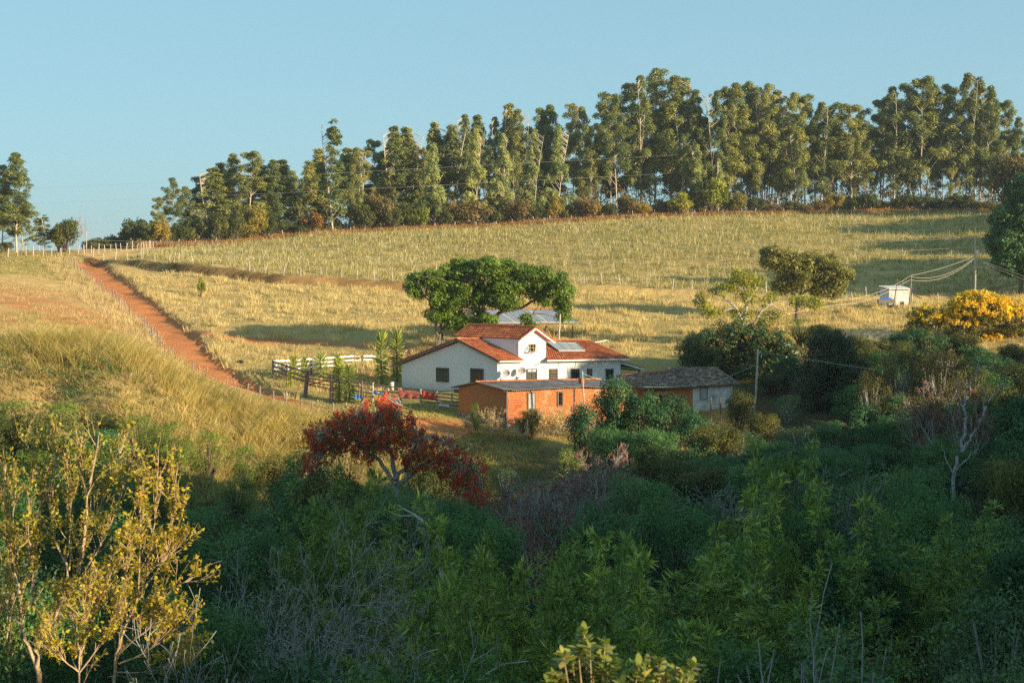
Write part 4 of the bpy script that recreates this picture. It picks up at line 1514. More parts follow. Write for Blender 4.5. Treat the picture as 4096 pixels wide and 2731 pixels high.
# ------------------------------------------------------------------ old tiled house to the right
oC = np.array([(2772 - 2048) / F * 126, 126.0])
oR = on_line(2930, oC, W_)
oL = on_line(2470, oC, np.array([1, .03]))
OO = V3(oC, -14.6)
old = empty('old_house', OO, 'low old farmhouse under sagging weathered tiles beside the dark fruit trees', 'house')
zOe = zr(1541, 126)
mb = MB(OO)
mb.slab([V3(oC, -16.2), V3(oR, -16.2), V3(oR, zOe), V3(oC, zOe)], V3(G_V * .3, 0))
mb.quad(V3(oR, -16.2), V3(oR + G_V * 5, -16.2), V3(oR + G_V * 5, zOe), V3(oR, zOe))
mb.build('wall', M_LIMEW, old)
mb = MB(OO)
l2 = oL + np.array([0, .6])
mb.slab([V3(l2, -16.2), V3(oC - W_ * .02, -16.2), V3(oC - W_ * .02, zr(1552, 126)), V3(l2, zr(1552, 126))], (0, .3, 0))
mb.build('lean_wall', M_ADOBE2, old)
qa, qb = P(2786, 1545, oC[1] - .45), P(2966, 1538, oR[1] - .2)
qc, qd = P(2874, 1473, oR[1] + 3.2), P(2668, 1476, oC[1] + 3.2)
r_o = tile_roof('roof', qa, qb, qc, qd, M_OLDTILE, OO, old, .22, .36, .05, .035, .018, 13)
ridge_cap('ridge_tile', qd + Vector((0, 0, .03)), qc + Vector((0, 0, .03)), M_OLDTILE, OO, r_o, .13)
tile_roof('roof', qc + g3 * 3.5 + Vector((0, 0, -1.3)), qd + g3 * 3.5 + Vector((0, 0, -1.3)), qd, qc, M_OLDTILE, OO, old, .22, .36, .05, .035, .018, 14)
ka, kb = P(2560, 1554, 124.8), P(2790, 1549, 125.6)
kc, kd = P(2676, 1484, 128.6), P(2466, 1502, 128.0)
r_l = tile_roof('lean_roof', ka, kb, kc, kd, M_OLDTILE, OO, old, .22, .34, .05, .035, .02, 15)
ridge_cap('ridge_tile', kd + Vector((0, 0, .03)), kc + Vector((0, 0, .03)), M_TILE, OO, r_l, .11)
# shuttered window, dark doorway with a pale board
a_, b_ = on_line(2801, oC, W_), on_line(2828, oC, W_)
window(old, OO, a_, b_, zr(1597, 126.2), zr(1549, 126.2), nF, 'dark', 'window', M_WOODG, 1)
w_ = MB(OO)
for i in range(4):
    q0, q1 = a_ + (b_ - a_) * (.06 + .22 * i), a_ + (b_ - a_) * (.06 + .22 * i + .2)
    w_.slab([V3(q0, zr(1596, 126.2)) + nF * .03, V3(q1, zr(1596, 126.2)) + nF * .03, V3(q1, zr(1550, 126.2)) + nF * .03, V3(q0, zr(1550, 126.2)) + nF * .03], nF * .03)
w_.build('shutter', M_METAL, old)
a_ = P(2595, 1580, 126.0); b_ = P(2640, 1600, 126.0)
w_ = MB(OO)
w_.box(P(2620, 1572, 125.9), (1.1, 0, 0), (0, .03, 0), (0, 0, .16))
w_.build('board', M_LATH, old)
w_ = MB(OO)
w_.box(P(2620, 1604, 125.95), (.62, 0, 0), (0, .04, 0), (0, 0, .55))
w_.build('doorway', M_BLACK, old)

# pale corrugated roof behind, between the two houses
ba, bb = P(2548, 1493, 139), P(2690, 1489, 141)
bo = empty('small_shed', P(2620, 1540, 142), 'small shed roof with pale ribbed sheets behind the old tiled roof', 'shed')
OB = bo.location
sr = sheet_roof('roof', ba, bb, P(2655, 1468, 144.5), P(2538, 1475, 143), M_SHEETL, OB, bo, .3, .05)
ridge_cap('ridge_tile', P(2538, 1474, 143), P(2655, 1467, 144.5), M_TILE, OB, sr, .12)
m = MB(OB)
for q in (ba, bb, P(2655, 1470, 144.5), P(2538, 1477, 143)): m.tube([Vector((q.x, q.y, gz(q.x, q.y) - .3)), q - Vector((0, 0, .05))], .08, 6)
m.build('posts', M_RAIL, bo)

# ------------------------------------------------------------------ open shed behind the big tree
S0 = P(2230, 1340, 158)
shed = empty('open_shed', (S0.x, S0.y, gz(S0.x, S0.y)), 'open shed on posts under a long pale corrugated roof', 'shed')
SO = shed.location
e0, e1_ = P(1880, 1295, 158), P(2318, 1291, 157)
h0, h1 = P(1800, 1238, 162.5), P(2232, 1237, 162)
sr = sheet_roof('roof', e0, e1_, h1, h0, M_SHEETL, SO, shed, .22, .035)
ridge_cap('ridge_tile', h0 + Vector((0, 0, .03)), h1 + Vector((0, 0, .03)), M_TILE, SO, sr, .12)
b0, b1 = P(1730, 1290, 167), P(2165, 1288, 166.5)
sheet_roof('back_roof', b1, b0, h0, h1, M_SHEETL, SO, shed, .22, .035)
m = MB(SO)
m.tube([e0 + Vector((.2, .25, -.1)), e1_ + Vector((-.6, .25, -.1))], .07, 6)
m.build('beam', M_LATH, shed)
for px, row, Y in ((2290, 1300, 157.5), (2184, 1300, 158.2), (2040, 1300, 158.2), (1900, 1300, 158.2), (2120, 1285, 166), (1760, 1285, 166)):
    q = P(px, row, Y)
    m = MB(SO)
    m.tube([Vector((q.x, q.y, gz(q.x, q.y) - .3)), q + Vector((.02, 0, -.05))], [.10, .085], 8)
    m.build('post', M_RAIL, shed)

# ------------------------------------------------------------------ little white hut up the slope
hx = P(3600, 1215, 180)
hut = empty('pump_hut', (hx.x, hx.y, gz(hx.x, hx.y)), 'little white plastered hut with a grey slab roof in the upper pasture', 'hut')
HH = hut.location
zg = HH.z
zt = zr(1157, 180)
a1 = on_line(3556, (hx.x, 180.0), np.array([1, .05])); a2 = on_line(3640, (hx.x, 180.0), np.array([1, .05]))
a0 = on_line(3556, a1, np.array([-.9, .45])) 
a0 = a1 + np.array([-.78, 1.4])
mb = MB(HH)
k2 = a2 + (a0 - a1)
mb.slab([V3(a1, zg - .4), V3(a2, zg - .4), V3(a2, zt), V3(a1, zt)], (0, .15, 0))
mb.quad(V3(a0, zg - .4), V3(a1, zg - .4), V3(a1, zt), V3(a0, zt + .15)); mb.quad(V3(a2, zg - .4), V3(k2, zg - .4), V3(k2, zt + .15), V3(a2, zt)); mb.quad(V3(k2, zg - .4), V3(a0, zg - .4), V3(a0, zt + .15), V3(k2, zt + .15))
mb.build('wall', M_LIMEW, hut)
mb = MB(HH)
mb.slab([V3(a1, zt + .02) + Vector((-.05, -.25, -.04)), V3(a2, zt + .02) + Vector((.1, -.25, -.04)), V3(k2, zt + .30) + Vector((.05, .1, 0)), V3(a0, zt + .30) + Vector((-.2, .1, 0))], (0, 0, .13))
mb.build('roof', M_SHEETL, hut)
mb = MB(HH)
mb.box(V3(a1 + (a2 - a1) * .62, zg + .42) + Vector((0, -.03, 0)), (.24, .01, 0), (0, .02, 0), (0, 0, .2))
mb.build('hatch', M_BLACK, hut)
mb = MB(HH)
mb.box(V3(a1 + (a2 - a1) * .3, zg + .1) + Vector((0, -.5, 0)), (.9, 0, 0), (0, .3, 0), (0, 0, .12))
mb.build('step', M_STONE, hut)
# trough with a blue cover
tq = P(3545, 1212, 178.5)
tr_ = empty('feed_trough', (tq.x, tq.y, gz(tq.x, tq.y)), 'grey wooden trough with a blue cover beside the white hut', 'trough')
TO = tr_.location
m = MB(TO)
zt0 = zr(1205, 178.5)
m.box(Vector((tq.x, tq.y, zt0)), (1.05, 0, 0), (0, .4, 0), (0, 0, .22))
m.build('bin', M_WOODG, tr_)
for dx in (-.9, .9):
    for dy in (-.3, .3):
        m = MB(TO); m.tube([(tq.x + dx, tq.y + dy, TO.z - .2), (tq.x + dx, tq.y + dy, zt0 - .2)], .05, 6); m.build('leg', M_RAIL, tr_)
m = MB(TO)
m.slab([(tq.x - .75, tq.y - .42, zt0 + .23), (tq.x + .75, tq.y - .42, zt0 + .23), (tq.x + .6, tq.y + .35, zt0 + .42), (tq.x - .6, tq.y + .35, zt0 + .38)], (0, 0, .03))
m.build('cover', M_BLUE, tr_)
# ------------------------------------------------------------------ eucalyptus wood on the ridge
RG = random.Random(12)
ORD = ['first', 'second', 'third', 'fourth', 'fifth', 'sixth', 'seventh', 'eighth', 'ninth', 'tenth', 'eleventh', 'twelfth', 'thirteenth', 'fourteenth', 'fifteenth', 'sixteenth', 'seventeenth', 'eighteenth', 'nineteenth', 'twentieth']


def nth(i):
    if i < 20: return ORD[i]
    return f'{i + 1}' + {1: 'st', 2: 'nd', 3: 'rd'}.get((i + 1) % 10, 'th')


def ordn(i, n):
    """position counted from the nearer end of a row of n"""
    if i == 0: return 'leftmost'
    if i == n - 1: return 'rightmost'
    if i < (n + 1) // 2: return nth(i) + ' from the left'
    return nth(n - 1 - i) + ' from the right'


def ftY(px):
    return np.interp(px, [-200, 350, 600, 1100, 1600, 2048, 2500, 3000, 3500, 3950, 4400], [240, 248, 265, 280, 292, 300, 305, 310, 312, 312, 312])


def top_to_H(px, toprow, Y):
    x = (px - 2048) / F * Y
    return zr(toprow, Y) - gz(x, Y), x


# column, top row (overview pixels), metres behind the field edge, proto, width factor
SKYLINE = [(362, 452, 8, 0, 1.1), (395, 408, 11, 2, 1.3), (425, 428, 16, 1, 1.3), (455, 402, 18, 0, 1.25), (488, 384, 14, 5, 1.25), (512, 372, 20, 5, 1.3), (540, 352, 16, 1, 1.2), (570, 346, 12, 0, 1.2), (600, 378, 18, 5, 1.2),
           (622, 366, 12, 1, 1.2), (650, 366, 14, 5, 1.2), (678, 392, 18, 1, 1.2), (705, 368, 22, 5, 1.25), (735, 340, 26, 5, 1.2), (800, 338, 20, 5, 1.2), (828, 340, 16, 0, 1.2), (858, 318, 26, 0, 1.0), (880, 345, 20, 5, 1.2),
           (906, 288, 16, 5, 1.15), (932, 290, 18, 5, 1.15), (955, 335, 22, 1, 1.2), (998, 278, 20, 5, 1.15), (1035, 286, 18, 5, 1.2), (1062, 262, 26, 1, 1.2), (1100, 262, 28, 5, 1.2), (1135, 268, 26, 1, 1.2), (1168, 236, 26, 5, 1.2), (1200, 250, 22, 1, 1.2),
           (1240, 248, 26, 3, 1.1), (1275, 240, 24, 1, 1.2), (1312, 238, 20, 3, 1.1), (1345, 245, 16, 1, 1.2), (1375, 240, 22, 3, 1.1), (1402, 208, 16, 0, 1.3), (1436, 190, 18, 3, 1.1), (1470, 172, 14, 1, 1.3), (1508, 156, 18, 3, 1.25), (1542, 172, 14, 1, 1.3), (1575, 178, 16, 3, 1.2),
           (1604, 205, 12, 1, 1.2), (1640, 208, 8, 3, 1.05), (1665, 200, 18, 0, 1.2), (1692, 190, 10, 1, 1.25), (1722, 188, 16, 0, 1.3), (1752, 192, 9, 3, 1.0), (1785, 206, 12, 1, 1.2), (1818, 212, 8, 3, 1.0), (1850, 215, 14, 0, 1.3), (1885, 232, 9, 1, 1.2), (1918, 238, 12, 2, 1.3), (1955, 236, 10, 0, 1.3),
           (1990, 250, 14, 2, 1.3), (2022, 222, 16, 0, 1.3), (2052, 198, 12, 1, 1.2), (2085, 190, 16, 2, 1.4), (2116, 174, 10, 0, 1.4), (2148, 186, 14, 2, 1.3), (2180, 192, 12, 0, 1.2), (2216, 168, 10, 1, 1.15), (2248, 176, 12, 2, 1.4), (2280, 196, 8, 1, 1.2), (2308, 230, 12, 0, 1.3), (2338, 268, 9, 1, 1.3), (2368, 300, 14, 0, 1.3)]
PROTOS = EUC + [EUCS[0]]
PROTOS = {0: EUC[0], 1: EUC[1], 2: EUC[2], 3: EUC[3], 4: EUC[4], 5: EUCS[0], 6: EUCS[1]}
SKYLINE.sort()
nS = len(SKYLINE)
for i, (xv, tv, dY, k, wd) in enumerate(SKYLINE):
    px = xv * 1.7415
    Y = float(ftY(px)) + dY
    H, x = top_to_H(px, tv * 1.7415, Y)
    H0 = PROTOS[k][2]
    look = {0: 'tall clear trunked eucalyptus', 1: 'tall eucalyptus with bunched foliage', 2: 'slender small crowned eucalyptus', 3: 'broad full crowned eucalyptus', 5: 'dark conical eucalyptus with low foliage'}[k]
    part = ('left end', 'left half', 'middle', 'right half', 'right end')[min(4, i * 5 // nS)]
    idx = i - (i * 5 // nS) * nS // 5
    plant('eucalyptus_tree', x, Y, PROTOS[k], H, f'{look}, {ordn(i, nS)} on the wood skyline', 'eucalyptus', 'eucalyptus trees of the ridge wood', RG.uniform(0, 6.28), (wd * 1.18 * 27 / max(H, 15) if k in (5,) else wd * (27 / max(H, 18)) ** .4) * RG.uniform(.82, 1.25), RG.uniform(-.05, .05))

# pale young trees standing in front
FRONT = [(765, 258, 2, 6, 1.7), (818, 338, 6, 1, 1.0), (996, 330, 3, 7, 1.05), (1092, 292, 4, 8, .95), (1155, 304, 3, 7, 1.0), (1228, 292, 4, 8, .9), (1282, 286, 3, 8, 1.05), (1600, 330, 4, 7, 1.0), (1650, 362, 3, 8, 1.0), (1830, 300, 5, 1, 1.0)]
PROTOS[7] = EUCY[0]; PROTOS[8] = EUCY[1]
for i, (xv, tv, dY, k, wd) in enumerate(FRONT):
    px = xv * 1.7415
    Y = float(ftY(px)) + dY
    H, x = top_to_H(px, tv * 1.7415, Y)
    if k == 6: look = 'very tall lone eucalyptus with a straight pale trunk, in front of the left wood'
    else: look = f'sunlit pale young eucalyptus, {ordn(i - 1, len(FRONT) - 1)} of those fronting the wood'
    plant('eucalyptus_tree', x, Y, PROTOS[k], H, look, 'eucalyptus', 'young eucalyptus trees in front of the wood', RG.uniform(0, 6.28), wd * (.85 if k == 6 else 1.0) * PROTOS[k][2] / H * (H / PROTOS[k][2]) ** .75)

# the plantation behind: thin trunks side by side
n_ = 0
for i in range(130):
    xv = RG.uniform(1330, 2345) if i < 100 else RG.uniform(420, 1330)
    px = xv * 1.7415
    Y = float(ftY(px)) + RG.uniform(7, 40)
    x = (px - 2048) / F * Y
    top = float(np.interp(xv, [s[0] for s in SKYLINE], [s[1] for s in SKYLINE])) + RG.choice((RG.uniform(22, 75), RG.uniform(70, 190)))
    H, x = top_to_H(px, top * 1.7415, Y)
    plant('eucalyptus_tree', x, Y, EUC[RG.choice((0, 2, 4, 4, 2))], H, 'thin plantation eucalyptus with a bare pale trunk inside the crowded ridge wood', 'eucalyptus', 'plantation eucalyptus inside the ridge wood', RG.uniform(0, 6.28), RG.uniform(.8, 1.1))

# trees at the left end of the hill
lt = [(38, 350, 236, 1, 1.5, 'large eucalyptus at the left edge of the photo, beyond the hilltop fence'), (4, 378, 238, 3, 1.2, 'dark eucalyptus cut by the left edge of the photo on the hilltop'), (52, 452, 238, 6, 1.3, 'slim leafy eucalyptus right of the large hilltop eucalyptus'),
      (102, 488, 240, 6, 1.9, 'small eucalyptus with loose foliage, middle of the left hilltop trees'), (90, 500, 246, 0, 1.5, 'thin leaning young eucalyptus behind the hilltop fence')]
for xv, tv, Y, k, wd, lab in lt:
    px = xv * 1.7415
    H, x = top_to_H(px, tv * 1.7415, Y)
    plant('eucalyptus_tree', x, Y, PROTOS[k], H, lab, 'eucalyptus', 'trees on the left hilltop', RG.uniform(0, 6.28), wd * (27 / max(H, 10)) ** .35)
BARE_T = twig_cover(71, M_HEDGE, 2.2, 10, 1, 4, (4, 5), .52, .55, .12, .11, nm='bare_tree', tilt=.05, first=.9, sides=4, rmin=.02)
for xv, tv, lab in ((176, 494, 'bare twiggy tree beside the bend of the dirt road on the hilltop'), (194, 502, 'thin dead stem of a tree right of the bare hilltop tree')):
    H, x = top_to_H(xv * 1.7415, tv * 1.7415, 243)
    bush('bare_tree', x, 243, BARE_T, H, lab, 'tree', 'trees on the left hilltop', xv, .8 if xv < 180 else .3)

# ------------------------------------------------------------------ scrub along the top of the field
ROWS = [(14, 560, 'scrub', 40, -8), (150, 512, 'olive', 44, -8), (135, 525, 'scrub', 40, -6), (372, 508, 'gold', 62, 2), (340, 528, 'scrub', 60, 4), (410, 520, 'scrub', 70, 3), (450, 500, 'scrub', 80, 5), (505, 498, 'olive', 70, 2), (572, 478, 'gold', 100, 2), (540, 500, 'olive', 70, 1), (612, 498, 'olive', 56, 3),
        (655, 508, 'scrub', 60, 4), (700, 505, 'scrub', 60, 5), (722, 490, 'orange', 66, 2), (690, 520, 'olive', 46, 1), (830, 465, 'scrub', 74, 4), (870, 445, 'brown', 84, 4), (900, 485, 'olive', 60, 2), (925, 462, 'scrub', 76, 4), (962, 478, 'lime', 62, 1), (1000, 452, 'olive', 64, 4), (1020, 470, 'scrub', 60, 3), (1045, 462, 'brown', 56, 3),
        (1090, 462, 'brown', 92, 2), (1060, 480, 'scrub', 56, 3), (1135, 470, 'olive', 60, 3), (1188, 458, 'brown', 92, 2), (1150, 446, 'gold', 56, 5), (1235, 470, 'scrub', 62, 3), (1268, 452, 'gold', 64, 3), (1310, 470, 'scrub', 56, 3), (1345, 454, 'brown', 80, 2), (1395, 468, 'scrub', 60, 3), (1440, 448, 'brown', 58, 3), (1475, 468, 'gold', 48, 2), (1510, 470, 'brown', 50, 3), (1565, 444, 'lime', 72, 0),
        (1530, 462, 'scrub', 54, 3), (1635, 414, 'lime', 104, 3), (1605, 430, 'olive', 70, 4), (1690, 446, 'gold', 66, 3), (1735, 458, 'olive', 60, 3), (1775, 472, 'brown', 54, 2), (1815, 462, 'scrub', 60, 3), (1850, 470, 'brown', 46, 2), (1915, 446, 'gold', 62, 3), (1890, 462, 'brown', 56, 3), (1950, 458, 'scrub', 60, 3), (1985, 450, 'olive', 82, 3), (2030, 462, 'scrub', 60, 4), (2075, 452, 'olive', 66, 4), (2120, 450, 'scrub', 70, 4),
        (2165, 458, 'olive', 60, 3), (2205, 448, 'scrub', 80, 4), (2250, 462, 'brown', 56, 2), (2290, 470, 'gold', 56, 1), (2330, 440, 'scrub', 80, 4), (232, 546, 'scrub', 64, 14), (262, 540, 'scrub', 60, 20), (296, 542, 'scrub', 64, 14), (310, 512, 'olive', 26, 12), (205, 552, 'scrub', 44, 10)]
LOOK = {'scrub': 'dark green rounded scrub tree', 'olive': 'dull green scrub tree', 'gold': 'golden olive scrub tree', 'brown': 'brown tinged bushy scrub tree', 'lime': 'bright yellow green bushy tree', 'orange': 'small orange leaved tree'}
ROWS.sort()
cnt = {}
for r_ in ROWS: cnt.setdefault(r_[2], []).append(r_[0])
for xv, tv, k, wv, dY in ROWS:
    px = xv * 1.7415
    Y = float(ftY(px)) + dY
    H, x = top_to_H(px, tv * 1.7415, Y)
    H = max(H, 1.8)
    pr_ = SCR[k]
    W0 = {'brown': 2.4, 'olive': 2.6, 'lime': 2.2, 'gold': 2.6, 'orange': 2.2, 'scrub': 2.5}[k] * 1.9
    wide = (wv * 1.7415 / F * Y) / (W0 * H / pr_[2])
    i, n = cnt[k].index(xv), len(cnt[k])
    plant('scrub_tree', x, Y, pr_, H, f'{LOOK[k]}, {ordn(i, n)} of its kind along the field top', 'tree', 'scrub trees along the top of the field', RG.uniform(0, 6.28), min(max(wide, .7), 2.2))
# low undergrowth under the wood
ug = []
for i in range(1500):
    px = RG.uniform(520, 4150)
    Y = float(ftY(px)) + RG.uniform(2.0, 16)
    x = (px - 2048) / F * Y
    ug.append((x, Y))
for i in range(1300):
    px = RG.uniform(1250, 4150)
    Y = float(ftY(px)) + RG.uniform(9, 34)
    ug.append(((px - 2048) / F * Y, Y))
ug = np.array(ug)
ugz = ground(ug[:, 0], ug[:, 1])
rq = np.random.default_rng(77)
C_ = np.stack([ug[:, 0], ug[:, 1], ugz + rq.uniform(.2, 1.5, len(ug)) * np.where(np.arange(len(ug)) >= 1500, 4.6, 1)], 1)
v, q, r = puff_leaves(C_, rq.uniform(.5, 1.2, len(C_)), 26, rq, .45, .26, .1, .4)
tag(link('undergrowth', np_mesh('undergrowth', v, q, M_BROWN, r)), 'brown green undergrowth at the foot of the ridge wood', 'undergrowth', None, 'stuff')
rb = rq.uniform(0, 1, 3000)
rim = np.stack([(rq.uniform(560, 4150, 3000) - 2048) / F, np.zeros(3000), np.zeros(3000)], 1)
Yr = ftY(rim[:, 0] * F + 2048) + rq.uniform(-.5, 2.2, 3000)
rim = np.stack([rim[:, 0] * Yr, Yr, ground(rim[:, 0] * Yr, Yr)], 1)
v, q, r = blades(rim, 8, .8, .5, .12, .7, rq, (.2, 1))
M_RIM = m_leaf('rust_grass', (.22, .10, .04), (.42, .24, .08), .3, .7, .1, (.55, .36, .14))
tag(link('field_margin_grass', np_mesh('field_margin_grass', v, q, M_RIM, r)), 'rusty dry grass along the top fence of the field', 'grass', None, 'stuff')


# ------------------------------------------------------------------ single trees
def custom_tree(name, base, boughs, leafs, leafmat, barkmat, label, cat, group=None, seed=1, twig=True, extra=None, L=.26, W=.15, per=90, pr=(.6, 1.1), droop=.25, top=.45, npuff=None, squash=.8, r0=.25, fl=None):
    """boughs: polylines in world space (first point lowest); leafs: ellipsoids (centre, radii, number of puffs)"""
    r = np.random.default_rng(seed)
    b = np.array(base)
    o = empty(name, Vector(base), label, cat, group)
    lines = []
    ends = []
    for pts, ra, rb_ in boughs:
        pts = np.array([list(p) for p in pts]) - b
        # smooth and roughen
        tt = np.linspace(0, len(pts) - 1, (len(pts) - 1) * 4 + 1)
        sm = np.stack([np.interp(tt, np.arange(len(pts)), pts[:, k]) for k in range(3)], 1)
        sm[1:-1] = (sm[:-2] + 2 * sm[1:-1] + sm[2:]) / 4
        sm[1:] += r.normal(0, .05, (len(sm) - 1, 3))
        lines.append((sm, np.linspace(ra, rb_, len(sm))))
        ends.append(sm)
    nodes = np.concatenate(ends)
    parts = []
    for c, rr, n in leafs:
        c = np.array(list(c)) - b
        rr = np.array(rr)
        u = sphere_dirs(n, r) * (r.uniform(.15, 1, n) ** .45)[:, None]
        C = c + u * rr * .85
        R = r.uniform(*pr, n)
        parts.append(puff_leaves(C, R, (per * (R / .8) ** 2).astype(int) + 8, r, L, W, droop, top, .35, squash))
        if twig:
            for q in C[::2]:
                d = np.linalg.norm(nodes - q, axis=1)
                a = nodes[d.argmin()]
                if d.min() > .3:
                    m_ = (a + q) / 2 + r.normal(0, .15, 3) + np.array([0, 0, .1])
                    lines.append((np.array([a, m_, q]), np.array([.06, .035, .012]) * min(1.5, d.min())))
    link('trunk', veg(name + '_trunk', [tube_np(lines, 6)], barkmat), o)
    if parts: link('crown', veg(name + '_crown', parts, leafmat), o)
    if fl:
        fp_ = []
        for c, rr, n in fl[0]:
            c = np.array(list(c)) - b
            u = sphere_dirs(n, r); u[:, 2] = np.abs(u[:, 2]) * .9 + .0 * u[:, 2]
            C = c + u * np.array(rr) * r.uniform(.7, 1.05, n)[:, None]
            fp_.append(puff_leaves(C, r.uniform(*fl[3], n), fl[4], r, fl[5], fl[6], .1, .3, .3))
        link(fl[1], veg(name + '_' + fl[1], fp_, fl[2]), o)
    return o


# the spreading shade tree behind the house
Yt = 151.0
B = G(1745, Yt)
tv = lambda x, y, d=0.0: V(x, y, Yt + d)
bo_ = [([B, tv(1003, 770), tv(1000, 735), tv(985, 690, -1), tv(965, 655, -2)], .20, .06), ([B, tv(1012, 765), tv(1022, 745, 1), tv(1050, 735, 2), tv(1085, 728, 2)], .2, .12),
       ([tv(1120, 790, 1), tv(1128, 745, 1), tv(1150, 712), tv(1180, 680), tv(1215, 645, -1), tv(1240, 625)], .3, .08), ([tv(1128, 745, 1), tv(1100, 715), tv(1075, 690), tv(1050, 655, -1), tv(1040, 625)], .24, .07),
       ([tv(1150, 712), tv(1190, 710, 1), tv(1230, 690, 1), tv(1270, 670, 2), tv(1300, 668, 1)], .2, .05), ([tv(1180, 680), tv(1170, 650, 2), tv(1160, 620, 2)], .14, .05), ([tv(1075, 690), tv(1100, 650, 2), tv(1110, 615, 2)], .14, .04),
       ([tv(1050, 655, -1), tv(1010, 640, -2), tv(970, 635, -2)], .1, .04), ([G(1770, Yt + 1), tv(1014, 755, 1), tv(1018, 725, 1)], .14, .06), ([tv(1120, 790, 1), tv(1165, 765, 0), tv(1200, 742, -1), tv(1225, 720, -1)], .16, .05)]
le_ = [(tv(1010, 645), (3.0, 3.2, 1.5), 60), (tv(1060, 622, 1), (2.8, 3.2, 1.3), 54), (tv(1120, 618), (2.8, 3.4, 1.3), 56), (tv(1175, 625, 1), (2.6, 3.2, 1.5), 54), (tv(1230, 640), (2.4, 3.2, 1.5), 50), (tv(1280, 658), (2.0, 2.6, 1.6), 40), (tv(965, 655), (1.8, 2.4, 1.5), 30), (tv(1302, 680), (1.0, 1.4, 1.3), 14),
       (tv(1060, 665), (2.8, 2.6, 1.6), 44), (tv(1030, 705, 1), (2.2, 1.8, 1.5), 34), (tv(1000, 725), (1.1, 1.2, 1.1), 12), (tv(1080, 725, 1), (2.0, 1.6, 1.2), 28), (tv(1140, 655, 2), (2.4, 2.2, 1.5), 26), (tv(1120, 735, -1), (1.4, 1.2, .9), 13), (tv(1290, 705), (.8, .9, 1.1), 9), (tv(1215, 745, -1), (1.0, .8, .9), 9), (tv(1255, 690), (1.1, 1.1, 1.0), 11), (tv(1170, 700, -1), (1.6, 1.0, .9), 16), (tv(1110, 690), (2.2, 1.6, 1.3), 34), (tv(1070, 745), (2.4, 1.4, .9), 30), (tv(1160, 660, -1), (2.2, 1.6, 1.4), 34), (tv(1220, 670, 1), (2.2, 1.6, 1.2), 30), (tv(1020, 690, -1), (1.7, 1.4, 1.3), 24), (tv(1290, 725), (.7, .7, .9), 8)]
custom_tree('shade_tree', B, bo_, le_, M_SHADE, M_BARK, 'wide spreading bright green shade tree right behind the white farmhouse', 'tree', seed=3, L=.25, W=.16, per=120, pr=(.45, .85), droop=.3, top=.5, squash=.75)

# olive round tree up the slope
Yt = 172.0
B = G(1830 * 1.7415, Yt)
le_ = [(tv(1800, 602), (3.2, 3.4, 1.7), 60), (tv(1870, 608, 1), (3.4, 3.4, 1.9), 66), (tv(1920, 630), (2.4, 2.6, 1.9), 44), (tv(1770, 590), (1.8, 2.2, 1.2), 26), (tv(1840, 640), (3.6, 3.0, 1.8), 60), (tv(1900, 668), (2.2, 2.0, 1.2), 26), (tv(1800, 655), (1.6, 2, 1.4), 20)]
bo_ = [([B, tv(1830, 712), tv(1835, 680), tv(1850, 640), tv(1870, 605)], .25, .06), ([tv(1835, 690), tv(1805, 650), tv(1780, 610)], .16, .05), ([tv(1835, 680), tv(1880, 650), tv(1925, 625)], .16, .05), ([tv(1850, 650), tv(1825, 620), tv(1820, 590)], .1, .04)]
custom_tree('olive_tree', B, bo_, le_, M_OLIVE, M_BARK, 'round olive green tree standing alone below the crop field at the right', 'tree', seed=5, L=.30, W=.17, per=90, pr=(.5, .95), droop=.25)

# sparse sunlit tree with visible pale limbs
Yt = 150.0
B = G(1715 * 1.7415, Yt)
bo_ = [([B, tv(1712, 770), tv(1705, 735), tv(1690, 705), tv(1660, 685), tv(1640, 660)], .22, .05), ([tv(1705, 735), tv(1720, 690), tv(1705, 650), tv(1700, 625)], .16, .04), ([tv(1712, 765), tv(1740, 730), tv(1765, 700), tv(1790, 690)], .16, .05), ([tv(1690, 705), tv(1665, 715), tv(1625, 710), tv(1600, 690)], .12, .04), ([tv(1765, 700), tv(1800, 715), tv(1830, 700)], .1, .03),
       ([tv(1740, 730), tv(1770, 725), tv(1800, 735)], .1, .03), ([tv(1720, 690), tv(1740, 660), tv(1745, 640)], .1, .03)]
le_ = [(tv(1700, 640), (1.7, 2, 1.0), 26), (tv(1735, 650), (1.1, 1.4, .8), 14), (tv(1660, 665), (1.7, 2, 1.0), 22), (tv(1610, 690), (1.1, 1.3, .9), 13), (tv(1640, 715), (1.6, 1.6, .8), 14), (tv(1720, 680), (1.3, 1.6, .9), 13), (tv(1770, 690), (1.2, 1.4, .9), 12), (tv(1700, 720), (1.4, 1.4, .7), 11), (tv(1840, 690), (1.3, 1.3, .8), 13), (tv(1870, 700), (1.2, 1.3, .8), 12), (tv(1770, 730), (1.6, 1.2, .6), 12)]
custom_tree('fruit_tree', B, bo_, le_, M_LIME, M_PALE, 'open yellow green tree with crooked pale limbs above the dark fruit tree', 'tree', seed=6, L=.22, W=.13, per=80, pr=(.4, .75), droop=.1)

